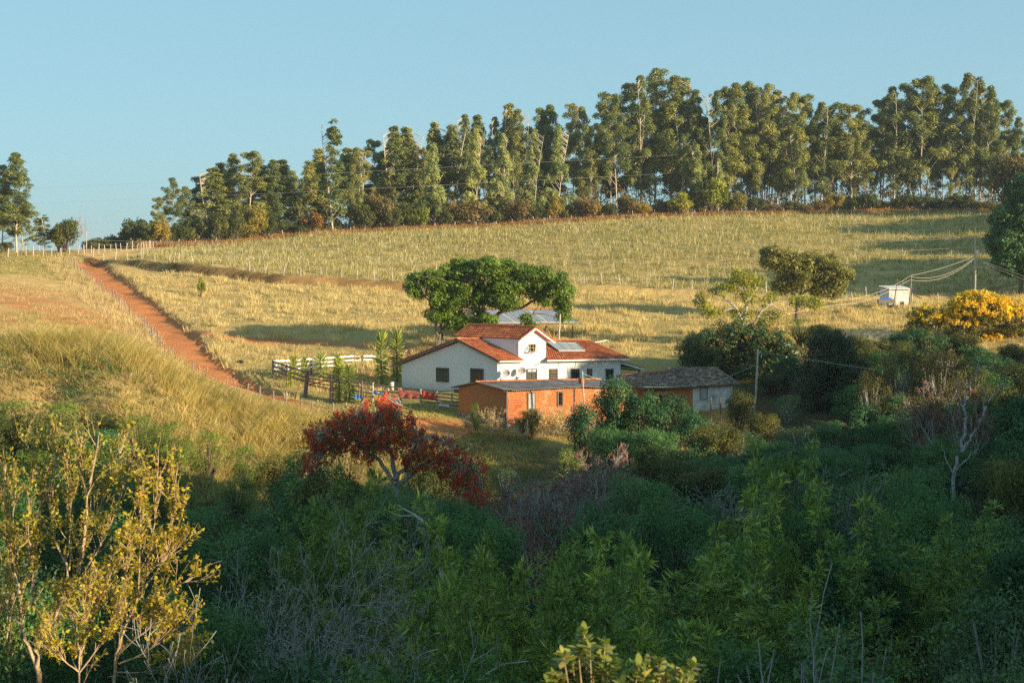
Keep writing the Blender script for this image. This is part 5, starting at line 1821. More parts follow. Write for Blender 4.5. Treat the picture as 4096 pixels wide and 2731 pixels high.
# dark fruit tree with bronze shoots, right of the old house
Yt = 137.0
B = G(1775 * 1.7415, Yt)
le_ = [(tv(1620, 800), (2.6, 2.8, 2.2), 60), (tv(1690, 785), (3.0, 3.2, 2.3), 74), (tv(1760, 790), (2.6, 3.2, 2.3), 64), (tv(1640, 850), (2.8, 2.6, 1.7), 50), (tv(1720, 850), (3.0, 2.8, 1.7), 50), (tv(1800, 830), (2.2, 2.6, 2.4), 50), (tv(1590, 815), (1.3, 1.6, 1.6), 22), (tv(1750, 895), (2.6, 2.0, 1.2), 30)]
bo_ = [([B, tv(1772, 930), tv(1760, 880), tv(1740, 830), tv(1720, 790)], .24, .08), ([B, tv(1790, 920), tv(1800, 870), tv(1800, 820)], .18, .07), ([tv(1772, 930), tv(1720, 880), tv(1670, 840), tv(1620, 810)], .18, .06), ([G(1800 * 1.7415, Yt - 1), tv(1806, 940, -1), tv(1808, 890, -1)], .1, .06)]
mg = [(c, tuple(np.array(rr) * 1.02), int(n * .55)) for c, rr, n in le_[:6]]
custom_tree('mango_tree', B, bo_, le_, M_MANGO, M_BARK, 'dark spreading fruit tree with bronze shoots beside the old tiled house', 'tree', seed=7, L=.30, W=.12, per=120, pr=(.5, .95), droop=.5, fl=(mg, 'young_shoots', M_ORANGE, (.14, .26), 9, .20, .10))
# lime bush under it
p_ = G(1762 * 1.7415, 142)
plant('lime_bush', p_.x, p_.y, SCR['lime'], 2.8, 'glowing yellow green bush seen under the dark fruit tree', 'bush', None, 1.0, 1.2)
p_ = G(1785 * 1.7415, 144)
plant('lime_bush', p_.x, p_.y, SCR['lime'], 2.4, 'smaller yellow green bush behind the trunks of the fruit tree', 'bush', None, 2.0, 1.1)

# very dark round tree
Yt = 125.0
B = G(1915 * 1.7415, Yt)
le_ = [(tv(1915, 830), (3.2, 3.2, 3.1), 120), (tv(1890, 890), (3.1, 3.0, 2.3), 80), (tv(1940, 890), (3.0, 3.0, 2.3), 80), (tv(1900, 790), (2.0, 2.2, 1.6), 40)]
bo_ = [([B, tv(1912, 960), tv(1910, 900), tv(1915, 820)], .25, .08), ([tv(1912, 960), tv(1880, 910), tv(1870, 870)], .14, .05), ([tv(1912, 960), tv(1950, 910), tv(1960, 860)], .14, .05)]
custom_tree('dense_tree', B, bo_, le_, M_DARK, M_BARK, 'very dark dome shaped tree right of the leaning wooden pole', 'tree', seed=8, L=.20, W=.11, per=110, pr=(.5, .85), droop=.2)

# yellow flowering tree
Yt = 150.0
B = G(2225 * 1.7415, Yt)
le_ = [(tv(2250, 720), (3.6, 3.4, 2.4), 80), (tv(2320, 740), (2.8, 3.0, 2.6), 60), (tv(2200, 745), (2.6, 2.8, 2.0), 50), (tv(2270, 800), (3.6, 3.2, 1.9), 60), (tv(2350, 790), (2.2, 2.6, 2.0), 40), (tv(2130, 735), (2.2, 2.4, 1.7), 44), (tv(2110, 765), (1.8, 2, 1.2), 24), (tv(2300, 840), (3.6, 3, 1.4), 50), (tv(2240, 700), (2.6, 2.4, 1.4), 40), (tv(2180, 800), (2.4, 2, 1.3), 30)]
bo_ = [([B, tv(2222, 880), tv(2235, 820), tv(2250, 770), tv(2262, 720)], .2, .06), ([tv(2228, 850), tv(2270, 800), tv(2310, 750)], .14, .05), ([tv(2228, 850), tv(2190, 800), tv(2140, 750)], .14, .05), ([tv(2235, 820), tv(2215, 770), tv(2205, 730)], .1, .04), ([tv(2270, 800), tv(2330, 790), tv(2360, 770)], .1, .04)]
fl_ = [(c, tuple(np.array(rr) * 1.03), int(n * w)) for (c, rr, n), w in zip(le_, (3.0, 3.0, 2.0, 1.8, 2.2, 1.2, .4, .6, 3.0, .4))]
custom_tree('blossom_tree', B, bo_, le_, M_YLEAF, M_PALE, 'large tree covered in golden yellow blossom at the right edge', 'tree', seed=9, L=.22, W=.12, per=80, pr=(.45, .8), droop=.15, fl=(fl_, 'blossom', M_YELLOW, (.16, .34), 18, .22, .15))

# large dark tree cut by the right edge, on the upper slope
Yt = 190.0
B = G(2345 * 1.7415, Yt)
le_ = [(tv(2345, 510), (3.6, 4, 3.6), 120), (tv(2325, 560), (3.6, 4, 2.8), 90), (tv(2365, 450), (3.6, 4, 3.2), 80), (tv(2330, 600), (2.6, 3, 2.0), 50), (tv(2300, 515), (1.6, 2.4, 2.2), 34), (tv(2375, 590), (3.4, 3.4, 2.6), 60)]
bo_ = [([B, tv(2345, 620), tv(2345, 560), tv(2350, 480)], .3, .08), ([tv(2345, 600), tv(2320, 560), tv(2310, 530)], .16, .05)]
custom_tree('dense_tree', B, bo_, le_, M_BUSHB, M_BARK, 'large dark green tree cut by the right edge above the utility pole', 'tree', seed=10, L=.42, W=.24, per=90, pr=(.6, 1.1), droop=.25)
# trees of the slope just outside the right edge: they throw the long shadows over field and pasture
for i, (x, Y, H, wd) in enumerate(((88, 196, 13, 1.5), (97, 206, 11, 1.5), (108, 226, 12, 1.4), (118, 246, 15, 1.2), (122, 262, 12, 1.5), (130, 284, 14, 1.5), (98, 180, 10, 1.5), (84, 150, 8, 1.3), (78, 120, 7, 1.2), (60, 104.5, 12.6, 1.05))):  # the last tree is unseen, added to shade the farmhouse's right wing
    plant('scrub_tree', x, Y, SCR['scrub'], H, 'unseen dark bushy tree on the slope beyond the right edge of the photo', 'tree', 'trees beyond the right edge', i * 1.7, wd)
p_ = G(2345 * 1.7415, 300)
H, x = top_to_H(2338 * 1.7415, 352 * 1.7415, 290)
plant('rust_tree', x, 290, SCR['brown'], H, 'bare reddish brown tree top behind the dark right edge tree', 'tree', None, .5, .8)

# small sapling on the pasture
p_ = G(462 * 1.7415, 196)
plant('sapling', p_.x, p_.y, SCR['lime'], 2.5, 'slim lone sapling on the upper pasture near the road', 'sapling', None, 1.3, .42)


# ------------------------------------------------------------------ red flowering tree in the valley
Yt = 78.0
B = G(905 * 1.7415, Yt)
bo_ = [([B, tv(912, 1130), tv(905, 1085), tv(895, 1040), tv(880, 1000), tv(870, 955)], .20, .05), ([tv(908, 1110), tv(870, 1060), tv(830, 1020), tv(790, 1000), tv(755, 995)], .13, .04), ([tv(908, 1100), tv(945, 1050), tv(960, 1010), tv(950, 970)], .13, .04), ([tv(910, 1120), tv(970, 1070), tv(1020, 1050), tv(1070, 1060), tv(1095, 1085)], .13, .04),
       ([tv(880, 1000), tv(910, 960), tv(920, 935)], .08, .03), ([tv(895, 1040), tv(850, 990), tv(830, 950)], .09, .03), ([tv(1020, 1050), tv(1035, 1015), tv(1030, 1000)], .07, .03), ([tv(960, 1010), tv(1000, 1000), tv(1020, 1015)], .07, .03), ([tv(830, 1020), tv(780, 1040), tv(745, 1030)], .07, .03)]
HEADS = [(735, 985, .9, .5, 12), (715, 1060, .5, .4, 5), (730, 1000, .8, .5, 10), (868, 935, 1.0, .75, 20), (905, 945, 1.0, .7, 18), (830, 965, 1.1, .8, 24), (780, 985, 1.0, .7, 20), (745, 1010, .7, .55, 12), (875, 985, 1.3, .8, 26), (930, 985, 1.1, .8, 20), (820, 1010, 1.0, .6, 16), (940, 1030, 1.0, .6, 14), (985, 1020, .9, .6, 14), (1020, 1025, .9, .6, 14), (1045, 1055, 1.0, .7, 18), (1085, 1070, .8, .7, 14), (1075, 1105, .9, .7, 16), (1100, 1125, .6, .6, 9), (760, 1040, .6, .4, 6), (1010, 1060, .8, .5, 10), (890, 920, .6, .4, 8), (690, 1060, .4, .4, 5), (840, 1040, .8, .5, 8), (800, 960, .9, .6, 14), (850, 1000, 1.2, .6, 16), (900, 1010, 1.2, .6, 16), (960, 1050, 1.0, .5, 10), (1040, 1085, .8, .6, 10), (720, 1035, .5, .5, 6), (770, 1010, .8, .5, 10)]
r = np.random.default_rng(91)
base = np.array(B)
o = empty('red_tree', B, 'spreading tree with drooping scarlet flower clusters below the farmhouse', 'tree')
lines = []
nodes = []
for pts, ra, rb_ in bo_:
    pts = np.array([list(p) for p in pts]) - base
    tt = np.linspace(0, len(pts) - 1, (len(pts) - 1) * 4 + 1)
    sm = np.stack([np.interp(tt, np.arange(len(pts)), pts[:, k]) for k in range(3)], 1)
    sm[1:] += r.normal(0, .05, (len(sm) - 1, 3)) * (1, 8, 1)
    sm[:, 1] = np.convolve(np.pad(sm[:, 1], 2, 'edge'), np.ones(5) / 5, 'valid')
    lines.append((sm, np.linspace(ra, rb_, len(sm)))); nodes.append(sm)
nodes = np.concatenate(nodes)
fpos, fdir, lpos, ldir = [], [], [], []
for xv, yv, rx, rz_, n in HEADS:
    c = np.array(tv(xv, yv)) - base
    for i in range(int(n * 1.8)):
        u = sphere_dirs(1, r)[0]
        q = c + u * np.array([rx, 1.9, rz_]) * .9
        d = np.linalg.norm(nodes - q, axis=1); a = nodes[d.argmin()]
        lines.append((np.array([a, (a + q) / 2 + r.normal(0, .1, 3), q]), np.array([.03, .02, .008])))
        k = r.integers(34, 60)
        f_ = q + r.normal(0, .075, (k, 3)) * np.array([1, 1, 1.6]) - np.array([0, 0, .1])
        fpos.append(f_); dd = r.normal(0, .5, (k, 3)); dd[:, 2] -= 1.0; fdir.append(dd)
        if i % 3 == 0:
            k = 26
            f_ = q + r.normal(0, .28, (k, 3)) + np.array([0, 0, -.2])
            lpos.append(f_); ldir.append(r.normal(0, .6, (k, 3)) - np.array([0, 0, .4]))
link('trunk', veg('red_tree_trunk', [tube_np(lines, 5)], M_PALE), o)
link('blossom', veg('red_tree_blossom', [kites(np.concatenate(fpos), np.concatenate(fdir), r, .13, .05)], M_REDF), o)
link('leaves', veg('red_tree_leaves', [kites(np.concatenate(lpos), np.concatenate(ldir), r, .14, .08)], M_BUSHA), o)

# rust coloured sparse tree and the pale bare tree at the right
Yt = 88.0
B = G(2190 * 1.7415, Yt)
RUSTT = twig_cover(73, M_REDF, 2.4, 6.0, 5, 4, (3, 4), .6, .5, .06, .07, leaf=M_RUST, per=1.3, L=.13, wd=.07, nm='rust_tree', tilt=.75)
H = zr(855 * 1.7415, Yt) - B.z
bush('rust_tree', B.x, B.y, (RUSTT[0], RUSTT[1], RUSTT[2]), H, 'sparse tree with rusty red leaves behind the pale bare tree', 'tree', None, .7, 1.0, None, ('trunk', 'leaves'))
Yt = 74.0
B = G(2188 * 1.7415, Yt)
bo_ = [([B, tv(2192, 1090), tv(2205, 1040), tv(2218, 985), tv(2213, 935), tv(2222, 900), tv(2240, 860), tv(2250, 820)], .11, .014), ([tv(2205, 1040), tv(2235, 1000), tv(2258, 955), tv(2275, 915), tv(2300, 890), tv(2340, 868)], .075, .012), ([tv(2213, 935), tv(2200, 900), tv(2198, 865)], .05, .012), ([tv(2258, 955), tv(2262, 900), tv(2275, 865)], .05, .012), ([tv(2240, 860), tv(2262, 840), tv(2290, 835)], .035, .01), ([tv(2222, 900), tv(2205, 880), tv(2190, 870)], .03, .01), ([tv(2300, 890), tv(2310, 860), tv(2315, 840)], .03, .01),
       ([tv(2192, 1090), tv(2170, 1050), tv(2160, 1020)], .05, .012), ([tv(2196, 1080), tv(2230, 1040), tv(2250, 1030)], .04, .012)]
pb = custom_tree('bare_tree', B, bo_, [], M_OLIVE, M_TWIG, 'tall pale bare tree with forked white trunk at the right', 'tree', seed=14)
# ------------------------------------------------------------------ fences, poles and cables
def post_meshes(name, h, w, mat, n=3, seed=1):
    r = random.Random(seed)
    out = []
    for i in range(n):
        m = MB()
        a = r.uniform(-.06, .06); b = r.uniform(-.05, .05)
        m.tube([(0, 0, -.35), (a * .4, b * .4, h * .5), (a, b, h * r.uniform(.9, 1.08))], [w * .55, w * .5, w * .42], 7)
        out.append(m.mesh(name, mat))
    return out


def along(line, step, jit, rg):
    pts = [Vector((p[0], p[1], 0)) for p in line]
    out = []
    d0 = 0.0
    for a, b in zip(pts[:-1], pts[1:]):
        L = (b - a).length
        while d0 < L:
            q = a.lerp(b, d0 / L)
            out.append(q)
            d0 += step * (1 + rg.uniform(-jit, jit))
        d0 -= L
    return out


def wire_fence(name, line, step, meshes, h, label, wires=3, jit=.25, tilt=.08, seed=1, wr=.012, cap=100):
    rg = random.Random(seed)
    pts = along(line, step, jit, rg)[:cap]
    q0 = pts[len(pts) // 2]
    org = Vector((q0.x, q0.y, gz(q0.x, q0.y)))
    o = empty(name, org, label, 'fence')
    tops = []
    for q in pts:
        q.z = gz(q.x, q.y)
        p_ = link('post', meshes[rg.randrange(len(meshes))], o, q - org)
        p_.rotation_euler = (rg.gauss(0, tilt), rg.gauss(0, tilt), rg.uniform(0, 6.28))
        s = rg.uniform(.82, 1.15)
        p_.scale = (s * rg.uniform(.8, 1.2), s, s)
        tops.append(q)
    for k in range(wires):
        m = MB(org)
        m.tube([q + Vector((0, 0, h * (.35 + .55 * k / max(1, wires - 1)))) for q in tops], wr, 3)
        m.build('wire', M_WIRED, o)
    return o


def offset_line(line, d):
    out = []
    for i, p in enumerate(line):
        a = line[max(i - 1, 0)]; b = line[min(i + 1, len(line) - 1)]
        v = Vector((b[0] - a[0], b[1] - a[1])).normalized()
        out.append((p[0] - v.y * d, p[1] + v.x * d))
    return out


PM = post_meshes('post', 1.3, .15, M_POST)
PM2 = post_meshes('post', 1.45, .17, M_POLE, 3, 4)
wire_fence('road_fence', offset_line(RL[:-1], -2.6), 1.9, PM, 1.3, 'long wire fence of weathered posts along the left side of the dirt road', seed=3)
wire_fence('field_fence', [p for p in offset_line(FIELD_EDGE, .9)], 3.1, PM2, 1.4, 'wire fence of leaning posts between the pasture and the crop field', 2, seed=5, cap=56)
wire_fence('hilltop_fence', [tuple(P(*q)[:2]) for q in ((-60, 1030, 226), (150, 1030, 231), (300, 1030, 236), (430, 1030, 243), (560, 1030, 252), (620, 1030, 262))], 1.55, PM2, 1.4, 'wire fence of crowded posts across the hilltop at the upper left', 2, seed=6)
tl = [((px - 2048) / F * (ftY(px) + 1.2), ftY(px) + 1.2) for px in range(640, 4000, 60)]
wire_fence('ridge_fence', tl, 4.0, PM2, 1.4, 'broken wire fence at the foot of the ridge wood above the field', 2, seed=7, tilt=.14)
wire_fence('gully_fence', [tuple(P(*q)[:2]) for q in ((3150, 1200, 186), (3400, 1200, 187), (3530, 1200, 188), (3760, 1200, 186), (3900, 1200, 187))], 4.2, PM2, 1.4, 'short wire fence with pale posts beside the white hut', 2, seed=8)
# pale rail fence at the far right
q = P(4010, 1180, 192)
o = empty('rail_fence', (q.x, q.y, gz(q.x, q.y)), 'pale rail fence at the right edge above the yellow blossom tree', 'fence')
for row0, row1 in ((1161, 1170), (1172, 1186), (1183, 1196)):
    m = MB(o.location); m.tube([P(3930, row0, 193), P(4020, (row0 + row1) / 2, 192), P(4150, row1, 190)], .07, 6); m.build('rail', M_POLE, o)
for px in (3945, 4015, 4048, 4110):
    a = P(px, 1156, 192); m = MB(o.location); m.tube([(a.x, a.y, gz(a.x, a.y) - .3), a + Vector((0, 0, .3 - (px - 3930) / 500))], .08, 6); m.build('post', M_POLE, o)


def K(u, v, Y): return P(1060 + u * .2551, 1300 + v * .2551, Y)


def KY(u): return float(np.interp(u, [125, 1390, 2300, 3000], [141, 149, 153, 156]))


# white plank fence of the yard
o = empty('plank_fence', K(900, 740, 145), 'white plank fence on dark posts left of the farmhouse', 'fence')
OO_ = o.location
us = [125, 330, 540, 725, 910, 1095, 1290, 1395]
us2 = [1545, 1640, 1800, 2060, 2285, 2520, 2760]
topv = lambda u: float(np.interp(u, [125, 330, 540, 725, 1095, 1290, 1395, 1545, 1640, 2285, 2760], [552, 545, 532, 518, 495, 480, 472, 470, 472, 480, 482]))
gap = lambda u: float(np.interp(u, [125, 1395, 2285], [66, 58, 60]))
rg = random.Random(4)
for grp in (us, us2):
    for u in grp:
        Y = KY(u); a = K(u, topv(u) - 22, Y)
        m = MB(OO_); m.tube([(a.x, a.y, gz(a.x, a.y) - .3), a], [.11, .09], 7); m.build('post', M_RAIL, o)
    for u0, u1 in zip(grp[:-1], grp[1:]):
        for k in range(3):
            a = K(u0, topv(u0) + 14 + gap(u0) * k + rg.uniform(-3, 3), KY(u0) - .12); b = K(u1, topv(u1) + 14 + gap(u1) * k + rg.uniform(-3, 3), KY(u1) - .12)
            m = MB(OO_); m.bar(a, b, .04, .17); m.build('plank', M_PAINTW, o)
# its light gate
o = empty('plank_gate', K(1470, 690, 149), 'narrow pale wooden gate with a diagonal brace in the white plank fence', 'gate')
OO_ = o.location
for k in range(3):
    m = MB(OO_); m.bar(K(1405, topv(1405) + 20 + 62 * k, 149.1), K(1535, topv(1535) + 20 + 62 * k, 150), .04, .13); m.build('rail', M_WOODY if k == 0 else M_PAINTW, o)
m = MB(OO_); m.bar(K(1405, 660, 149.0), K(1515, 490, 149.9), .04, .10); m.build('brace', M_PAINTW, o)

# dark rail fence
o = empty('rail_fence', K(400, 860, 137), 'dark round rail fence running down from the white plank fence to the field gate', 'fence')
OO_ = o.location
for (u0, v0, u1, v1) in ((125, 568, 662, 745), (128, 640, 655, 826), (135, 712, 642, 885)):
    m = MB(OO_); m.tube([K(u0, v0, 140.8), K((u0 + u1) / 2, (v0 + v1) / 2 + 3, 136.5), K(u1, v1, 132.6)], .085, 7); m.build('rail', M_RAIL, o)
for u, v, Y in ((345, 615, 137.3), (668, 716, 132.5)):
    a = K(u, v, Y); m = MB(OO_); m.tube([(a.x - (.25 if u > 600 else 0), a.y, gz(a.x, a.y) - .4), a], [.19 if u > 600 else .10] * 2, 8); m.build('post', M_RAIL, o)
o = empty('field_gate', K(850, 930, 131.5), 'dark five bar field gate with a diagonal brace between two thick posts', 'gate')
OO_ = o.location
for (u0, v0, u1, v1) in ((700, 770, 1030, 838), (692, 830, 1030, 890), (688, 885, 1030, 945), (688, 938, 1030, 1005)):
    m = MB(OO_); m.tube([K(u0, v0, 132.2), K(u1, v1, 130.6)], .05, 6); m.build('rail', M_RAIL, o)
m = MB(OO_); m.tube([K(690, 932, 132.1), K(1025, 858, 130.5)], .055, 6); m.build('brace', M_RAIL, o)
a = K(1042, 785, 130.4); m = MB(OO_); m.tube([(a.x, a.y, gz(a.x, a.y) - .4), a], .19, 8); m.build('post', M_RAIL, o)
o = empty('rail_fence', K(1700, 1000, 128.5), 'dark rail fence from the field gate to the adobe house, hung with red netting', 'fence')
OO_ = o.location
ZK = lambda u, v, Y: Zm(u, v, Y)
lines_ = [[K(1060, 838, 130.3), K(1180, 848, 129.9), K(1700, 930, 128.8), K(2140, 992, 128.0), ZK(358, 712, 127.0), ZK(655, 748, 125.5)], [K(1060, 885, 130.3), K(1300, 928, 129.6), K(1500, 968, 129.2), ZK(0, 712, 128.8), ZK(200, 728, 127.6), ZK(358, 742, 127.0), ZK(655, 776, 125.5)],
          [K(1060, 975, 130.3), K(1300, 1012, 129.6), K(1480, 1040, 129.2), K(1750, 1078, 128.7), ZK(200, 757, 127.6), ZK(358, 768, 127.0), ZK(655, 802, 125.5)], [ZK(358, 792, 127.0), ZK(480, 803, 126.4), ZK(655, 832, 125.5)]]
for l_ in lines_:
    m = MB(OO_); m.tube(l_, .06, 6); m.build('rail', M_RAIL, o)
for a in (K(1262, 850, 129.7), K(1520, 875, 129.1), K(1692, 900, 128.8), ZK(105, 690, 128.2), ZK(200, 690, 127.6), ZK(358, 698, 127.0), ZK(485, 716, 126.4), ZK(602, 726, 125.8)):
    m = MB(OO_); m.tube([(a.x, a.y, gz(a.x, a.y) - .3), a], [.10, .085], 7); m.build('post', M_RAIL if a.x < -13 else M_POLE, o)


# cloths on the fence
def cloth(name, pts, mat, label, cat, sag=.1, seed=1, group=None, n=8):
    r = np.random.default_rng(seed)
    a, b, c, d = [np.array(p) for p in pts]
    vs = []
    for j in range(n + 1):
        for i in range(n + 1):
            p_ = corner4(a, b, c, d, i / n, j / n) + r.normal(0, .035, 3) + np.array([0, -.10 * math.sin(i * 1.9) * (1 - j / n), -sag * math.sin(math.pi * i / n) * (j / n)])
            vs.append(p_)
    vs = np.array(vs)
    q = [(j * (n + 1) + i, j * (n + 1) + i + 1, (j + 1) * (n + 1) + i + 1, (j + 1) * (n + 1) + i) for j in range(n) for i in range(n)]
    org = vs.mean(0)
    k = len(vs)
    back = vs + np.array([0, .03, 0])
    q2 = [tuple(x + k for x in reversed(f)) for f in q]
    e_ = n * (n + 1)
    sides = [(i, i + k, i + 1 + k, i + 1) for i in range(n)] + [(e_ + i + 1, e_ + i + 1 + k, e_ + i + k, e_ + i) for i in range(n)]
    me = np_mesh(name, np.concatenate([vs, back]) - org, np.array(q + q2 + sides), mat, smooth=True)
    return tag(link(name, me, None, Vector(org)), label, cat, group)


t = NT('red_netting')
ch = t.n('ShaderNodeTexChecker'); ch.inputs['Scale'].default_value = 9
t.l(t.coord(), ch.inputs['Vector'])
nn = t.noise(5, 4, .6, t.coord())
c_ = t.mix(nn, (.34, .06, .05), (.46, .17, .13))
M_REDNET = t.done(t.bsdf(c_, .95, .05))
cloth('red_netting', [ZK(185, 768, 127.4), ZK(345, 775, 126.8), ZK(345, 715, 126.9), ZK(185, 693, 127.5)], M_REDNET, 'faded red netting hung on the dark rail fence left of the red cloth', 'netting', .08, 2)
cloth('red_cloth', [ZK(366, 775, 126.7), ZK(478, 780, 126.1), ZK(474, 722, 126.2), ZK(366, 704, 126.8)], M_REDC, 'bright red cloth hung over the rail fence near the adobe house', 'cloth', .12, 3)
cloth('blue_tarp', [K(1400, 1150, 128.6), K(1540, 1150, 128.6), K(1525, 1090, 128.8), K(1410, 1085, 128.8)], M_BLUE, 'small blue plastic sheet lying below the pallet', 'plastic sheet', .1, 4)
cloth('blue_tarp', [K(1690, 1075, 128.2), K(1760, 1072, 128.2), K(1750, 1030, 128.3), K(1692, 1028, 128.3)], M_BLUE, 'blue plastic hung right of the pallet on the rail fence', 'plastic sheet', .1, 5)
cloth('blue_tarp', [K(1810, 1085, 128.0), K(1900, 1095, 128.0), K(1890, 1045, 128.1), K(1815, 1040, 128.1)], M_BLUE, 'blue plastic just left of the red netting', 'plastic sheet', .1, 6)
cloth('white_sack', [ZK(500, 825, 125.6), ZK(590, 838, 125.4), ZK(575, 815, 125.9), ZK(510, 806, 126.0)], M_CAN, 'crumpled white sack on the ground below the rail fence', 'sack', .05, 7)
# pallet
a = K(1490, 1130, 128.9); o = empty('pallet', a, 'wooden pallet standing upright against the dark rail fence', 'pallet')
m = MB(o.location)
for v in (985, 1050, 1110): m.bar(K(1478, v, 128.95), K(1690, v + 22, 128.5), .08, .09)
m.build('rail', M_WOODG, o)
for i in range(6):
    u = 1487 + i * 39
    m = MB(o.location); m.bar(K(u, 975 + i * 3, 128.85), K(u - 5, 1125 + i * 3, 128.6), .10, .025, (1, .2, 0)); m.build('slat', M_WOODY, o)
# barrel
a = G(1060 + 1995 * .2551, 135.5); o = empty('barrel', a, 'white plastic barrel standing in the yard left of the farmhouse', 'barrel')
m = MB(a); m.tube([a + Vector((0, 0, z)) for z in (0, .06, .24, .27, .50, .53, .70, .76)], [.21, .235, .235, .25, .25, .235, .235, .20], 18); m.build('drum', M_CAN, o, True)
m = MB(a); m.tube([a + Vector((.06, .02, .755)), a + Vector((.06, .02, .80))], .05, 10); m.build('cap', M_METAL, o)
# logs in the yard
for i, (u0, v0, u1, v1, Y) in enumerate(((1520, 775, 1900, 915, 136.5), (1610, 800, 1850, 880, 137.2), (1730, 860, 1990, 905, 136))):
    p0, p1 = K(u0, v0, Y), K(u1, v1, Y - 1)
    for q in (p0, p1): q.z = gz(q.x, q.y) + .10
    m = MB(p0); m.tube([p0, (p0 + p1) / 2 + Vector((0, .1, .03)), p1], [.13, .12, .10], 8)
    tag(m.build('log', M_BARK), ('long dark log lying across the yard', 'shorter log behind the long log in the yard', 'log end nearest the white barrel in the yard')[i], 'log', 'logs in the yard')
# timber and hurdle by the shade tree
for i, (u0, v0, u1, v1, Y, mt, lab) in enumerate(((235, 347, 306, 356, 152, M_WOODY, 'yellow plank lying in the shade left of the hurdle'), (340, 343, 395, 346, 154, M_LATH, 'pale board lying behind the yellow plank under the shade tree'), (345, 356, 450, 362, 151, M_WOODB, 'dark timber lying between the plank and the hurdle'))):
    p0, p1 = Zm(u0, v0, Y), Zm(u1, v1, Y)
    for q in (p0, p1): q.z = gz(q.x, q.y) + .12
    m = MB(p0); m.bar(p0, p1, .35, .16)
    for s in (-.09, .09): m.bar(p0 + Vector((.1, s, .14)), p1 + Vector((-.15, s, .14)), .14, .10)
    tag(m.build('timber', mt), lab, 'timber', 'timber under the shade tree')
p0 = Zm(505, 372, 150)
o = empty('hurdle', (p0.x, p0.y, gz(p0.x, p0.y)), 'weathered slatted wooden hurdle at the foot of the shade tree', 'hurdle')
for i in range(6):
    m = MB(o.location); m.bar(Zm(470 + i * 14, 372, 150), Zm(473 + i * 14, 306, 150.3), .14, .03, (1, 0, 0)); m.build('slat', M_WOODG, o)
for v in (320, 360):
    m = MB(o.location); m.bar(Zm(463, v, 150.15), Zm(550, v, 150.25), .04, .09); m.build('rail', M_WOODG, o)
# dark mound on the pasture
a = G(957, 148)
r = np.random.default_rng(5)
u = sphere_dirs(420, r)
m = bmesh.new(); bmesh.ops.create_icosphere(m, subdivisions=3, radius=1)
for v in m.verts:
    n_ = math.sin(v.co.x * 5 + 1) * .12 + math.sin(v.co.y * 7) * .1 + math.sin(v.co.z * 6 + v.co.x * 3) * .1
    v.co = Vector((v.co.x * .48 * (1 + n_), v.co.y * .3 * (1 + n_), v.co.z * .2 * (1 + n_) + .07 + .07 * math.exp(-((v.co.x - .5) * 3) ** 2)))
me = bpy.data.meshes.new('dark_mound'); m.to_mesh(me); m.free(); me.materials.append(M_BLACK)
tag(link('dark_mound', me, None, a), 'small dark mound lying on the pasture left of the plank fence', 'mound')


# poles and cables
def pole(name, top, base, r0, r1, label, mat=None, extra=None):
    b = Vector(base)
    b.z = gz(b.x, b.y) - .4
    o = empty(name, (b.x, b.y, b.z + .4), label, 'pole')
    m = MB(o.location)
    mid = (b + Vector(top)) / 2 + Vector((.04, 0, 0))
    m.tube([b, mid, Vector(top)], [r0, (r0 + r1) / 2, r1], 9)
    m.build('pole', mat or M_POLE, o, True)
    return o


up_t, up_b = P(3901, 947, 190), P(3899, 1185, 190)
o = pole('utility_pole', up_t, up_b, .15, .11, 'tall utility pole with a pale transformer box at the upper right')
m = MB(o.location)
q = P(3908, 1008, 189.9)
m.box(q + Vector((.0, -.05, 0)), (.22, 0, 0), (0, .2, 0), (0, 0, .30)); m.bar(q + Vector((-.3, 0, .1)), q + Vector((0, 0, .1)), .05, .05)
m.build('transformer', M_CAN, o)
for row in (952, 989):
    m = MB(o.location); q = P(3899, row, 189.9); m.tube([q + Vector((-.42, 0, 0)), q], .035, 6); m.build('insulator', M_METAL, o)
hp_t = P(3646, 1100, 178)
pole('wooden_pole', hp_t, P(3634, 1235, 178), .10, .07, 'crooked wooden pole in front of the little white hut', M_POST)
pole('wooden_pole', P(3590, 1114, 179), P(3570, 1200, 179), .06, .045, 'thin leaning stick left of the white hut', M_POST)
pole('wooden_pole', P(3611, 1122, 183), P(3611, 1180, 183), .05, .04, 'thin post standing behind the white hut roof', M_POST)
pole('wooden_pole', P(3032, 1396, 122), P(3014, 1590, 122), .10, .075, 'grey leaning wooden pole right of the old tiled house')
pole('wooden_pole', P(2329, 1483, 119), P(2340, 1720, 119), .075, .05, 'crooked thin wooden pole in front of the adobe house')
pole('wooden_pole', P(2241, 1256, 146), P(2226, 1370, 146), .11, .075, 'pale pole rising behind the tower room of the farmhouse')
pole('wooden_pole', P(2661, 1429, 137), P(2660, 1500, 137), .07, .06, 'pale post behind the ridge of the old tiled roof')
pole('wooden_pole', P(2110, 1676, 116.8), P(2105, 1750, 116.8), .06, .045, 'short pale crooked post in the grass below the adobe house')
pole('wooden_pole', P(1905 + 390, 1590, 113), P(2298, 1700, 113), .05, .03, 'bare stick standing in the bushes right of the adobe house')
o = empty('hitching_rail', P(2862, 1640, 121), 'dark wooden hitching rail before the white end of the old house', 'rail')
m = MB(o.location)
for px, r0, r1 in ((2842, 1582, 1660), (2881, 1589, 1670)):
    a = P(px, r0, 121); m2 = MB(o.location); m2.tube([(a.x + .08, a.y, gz(a.x, a.y) - .3), a], .07, 6); m2.build('upright', M_RAIL, o)
m.tube([P(2838, 1616, 121), P(2886, 1616, 121)], .05, 6); m.build('bar', M_RAIL, o)


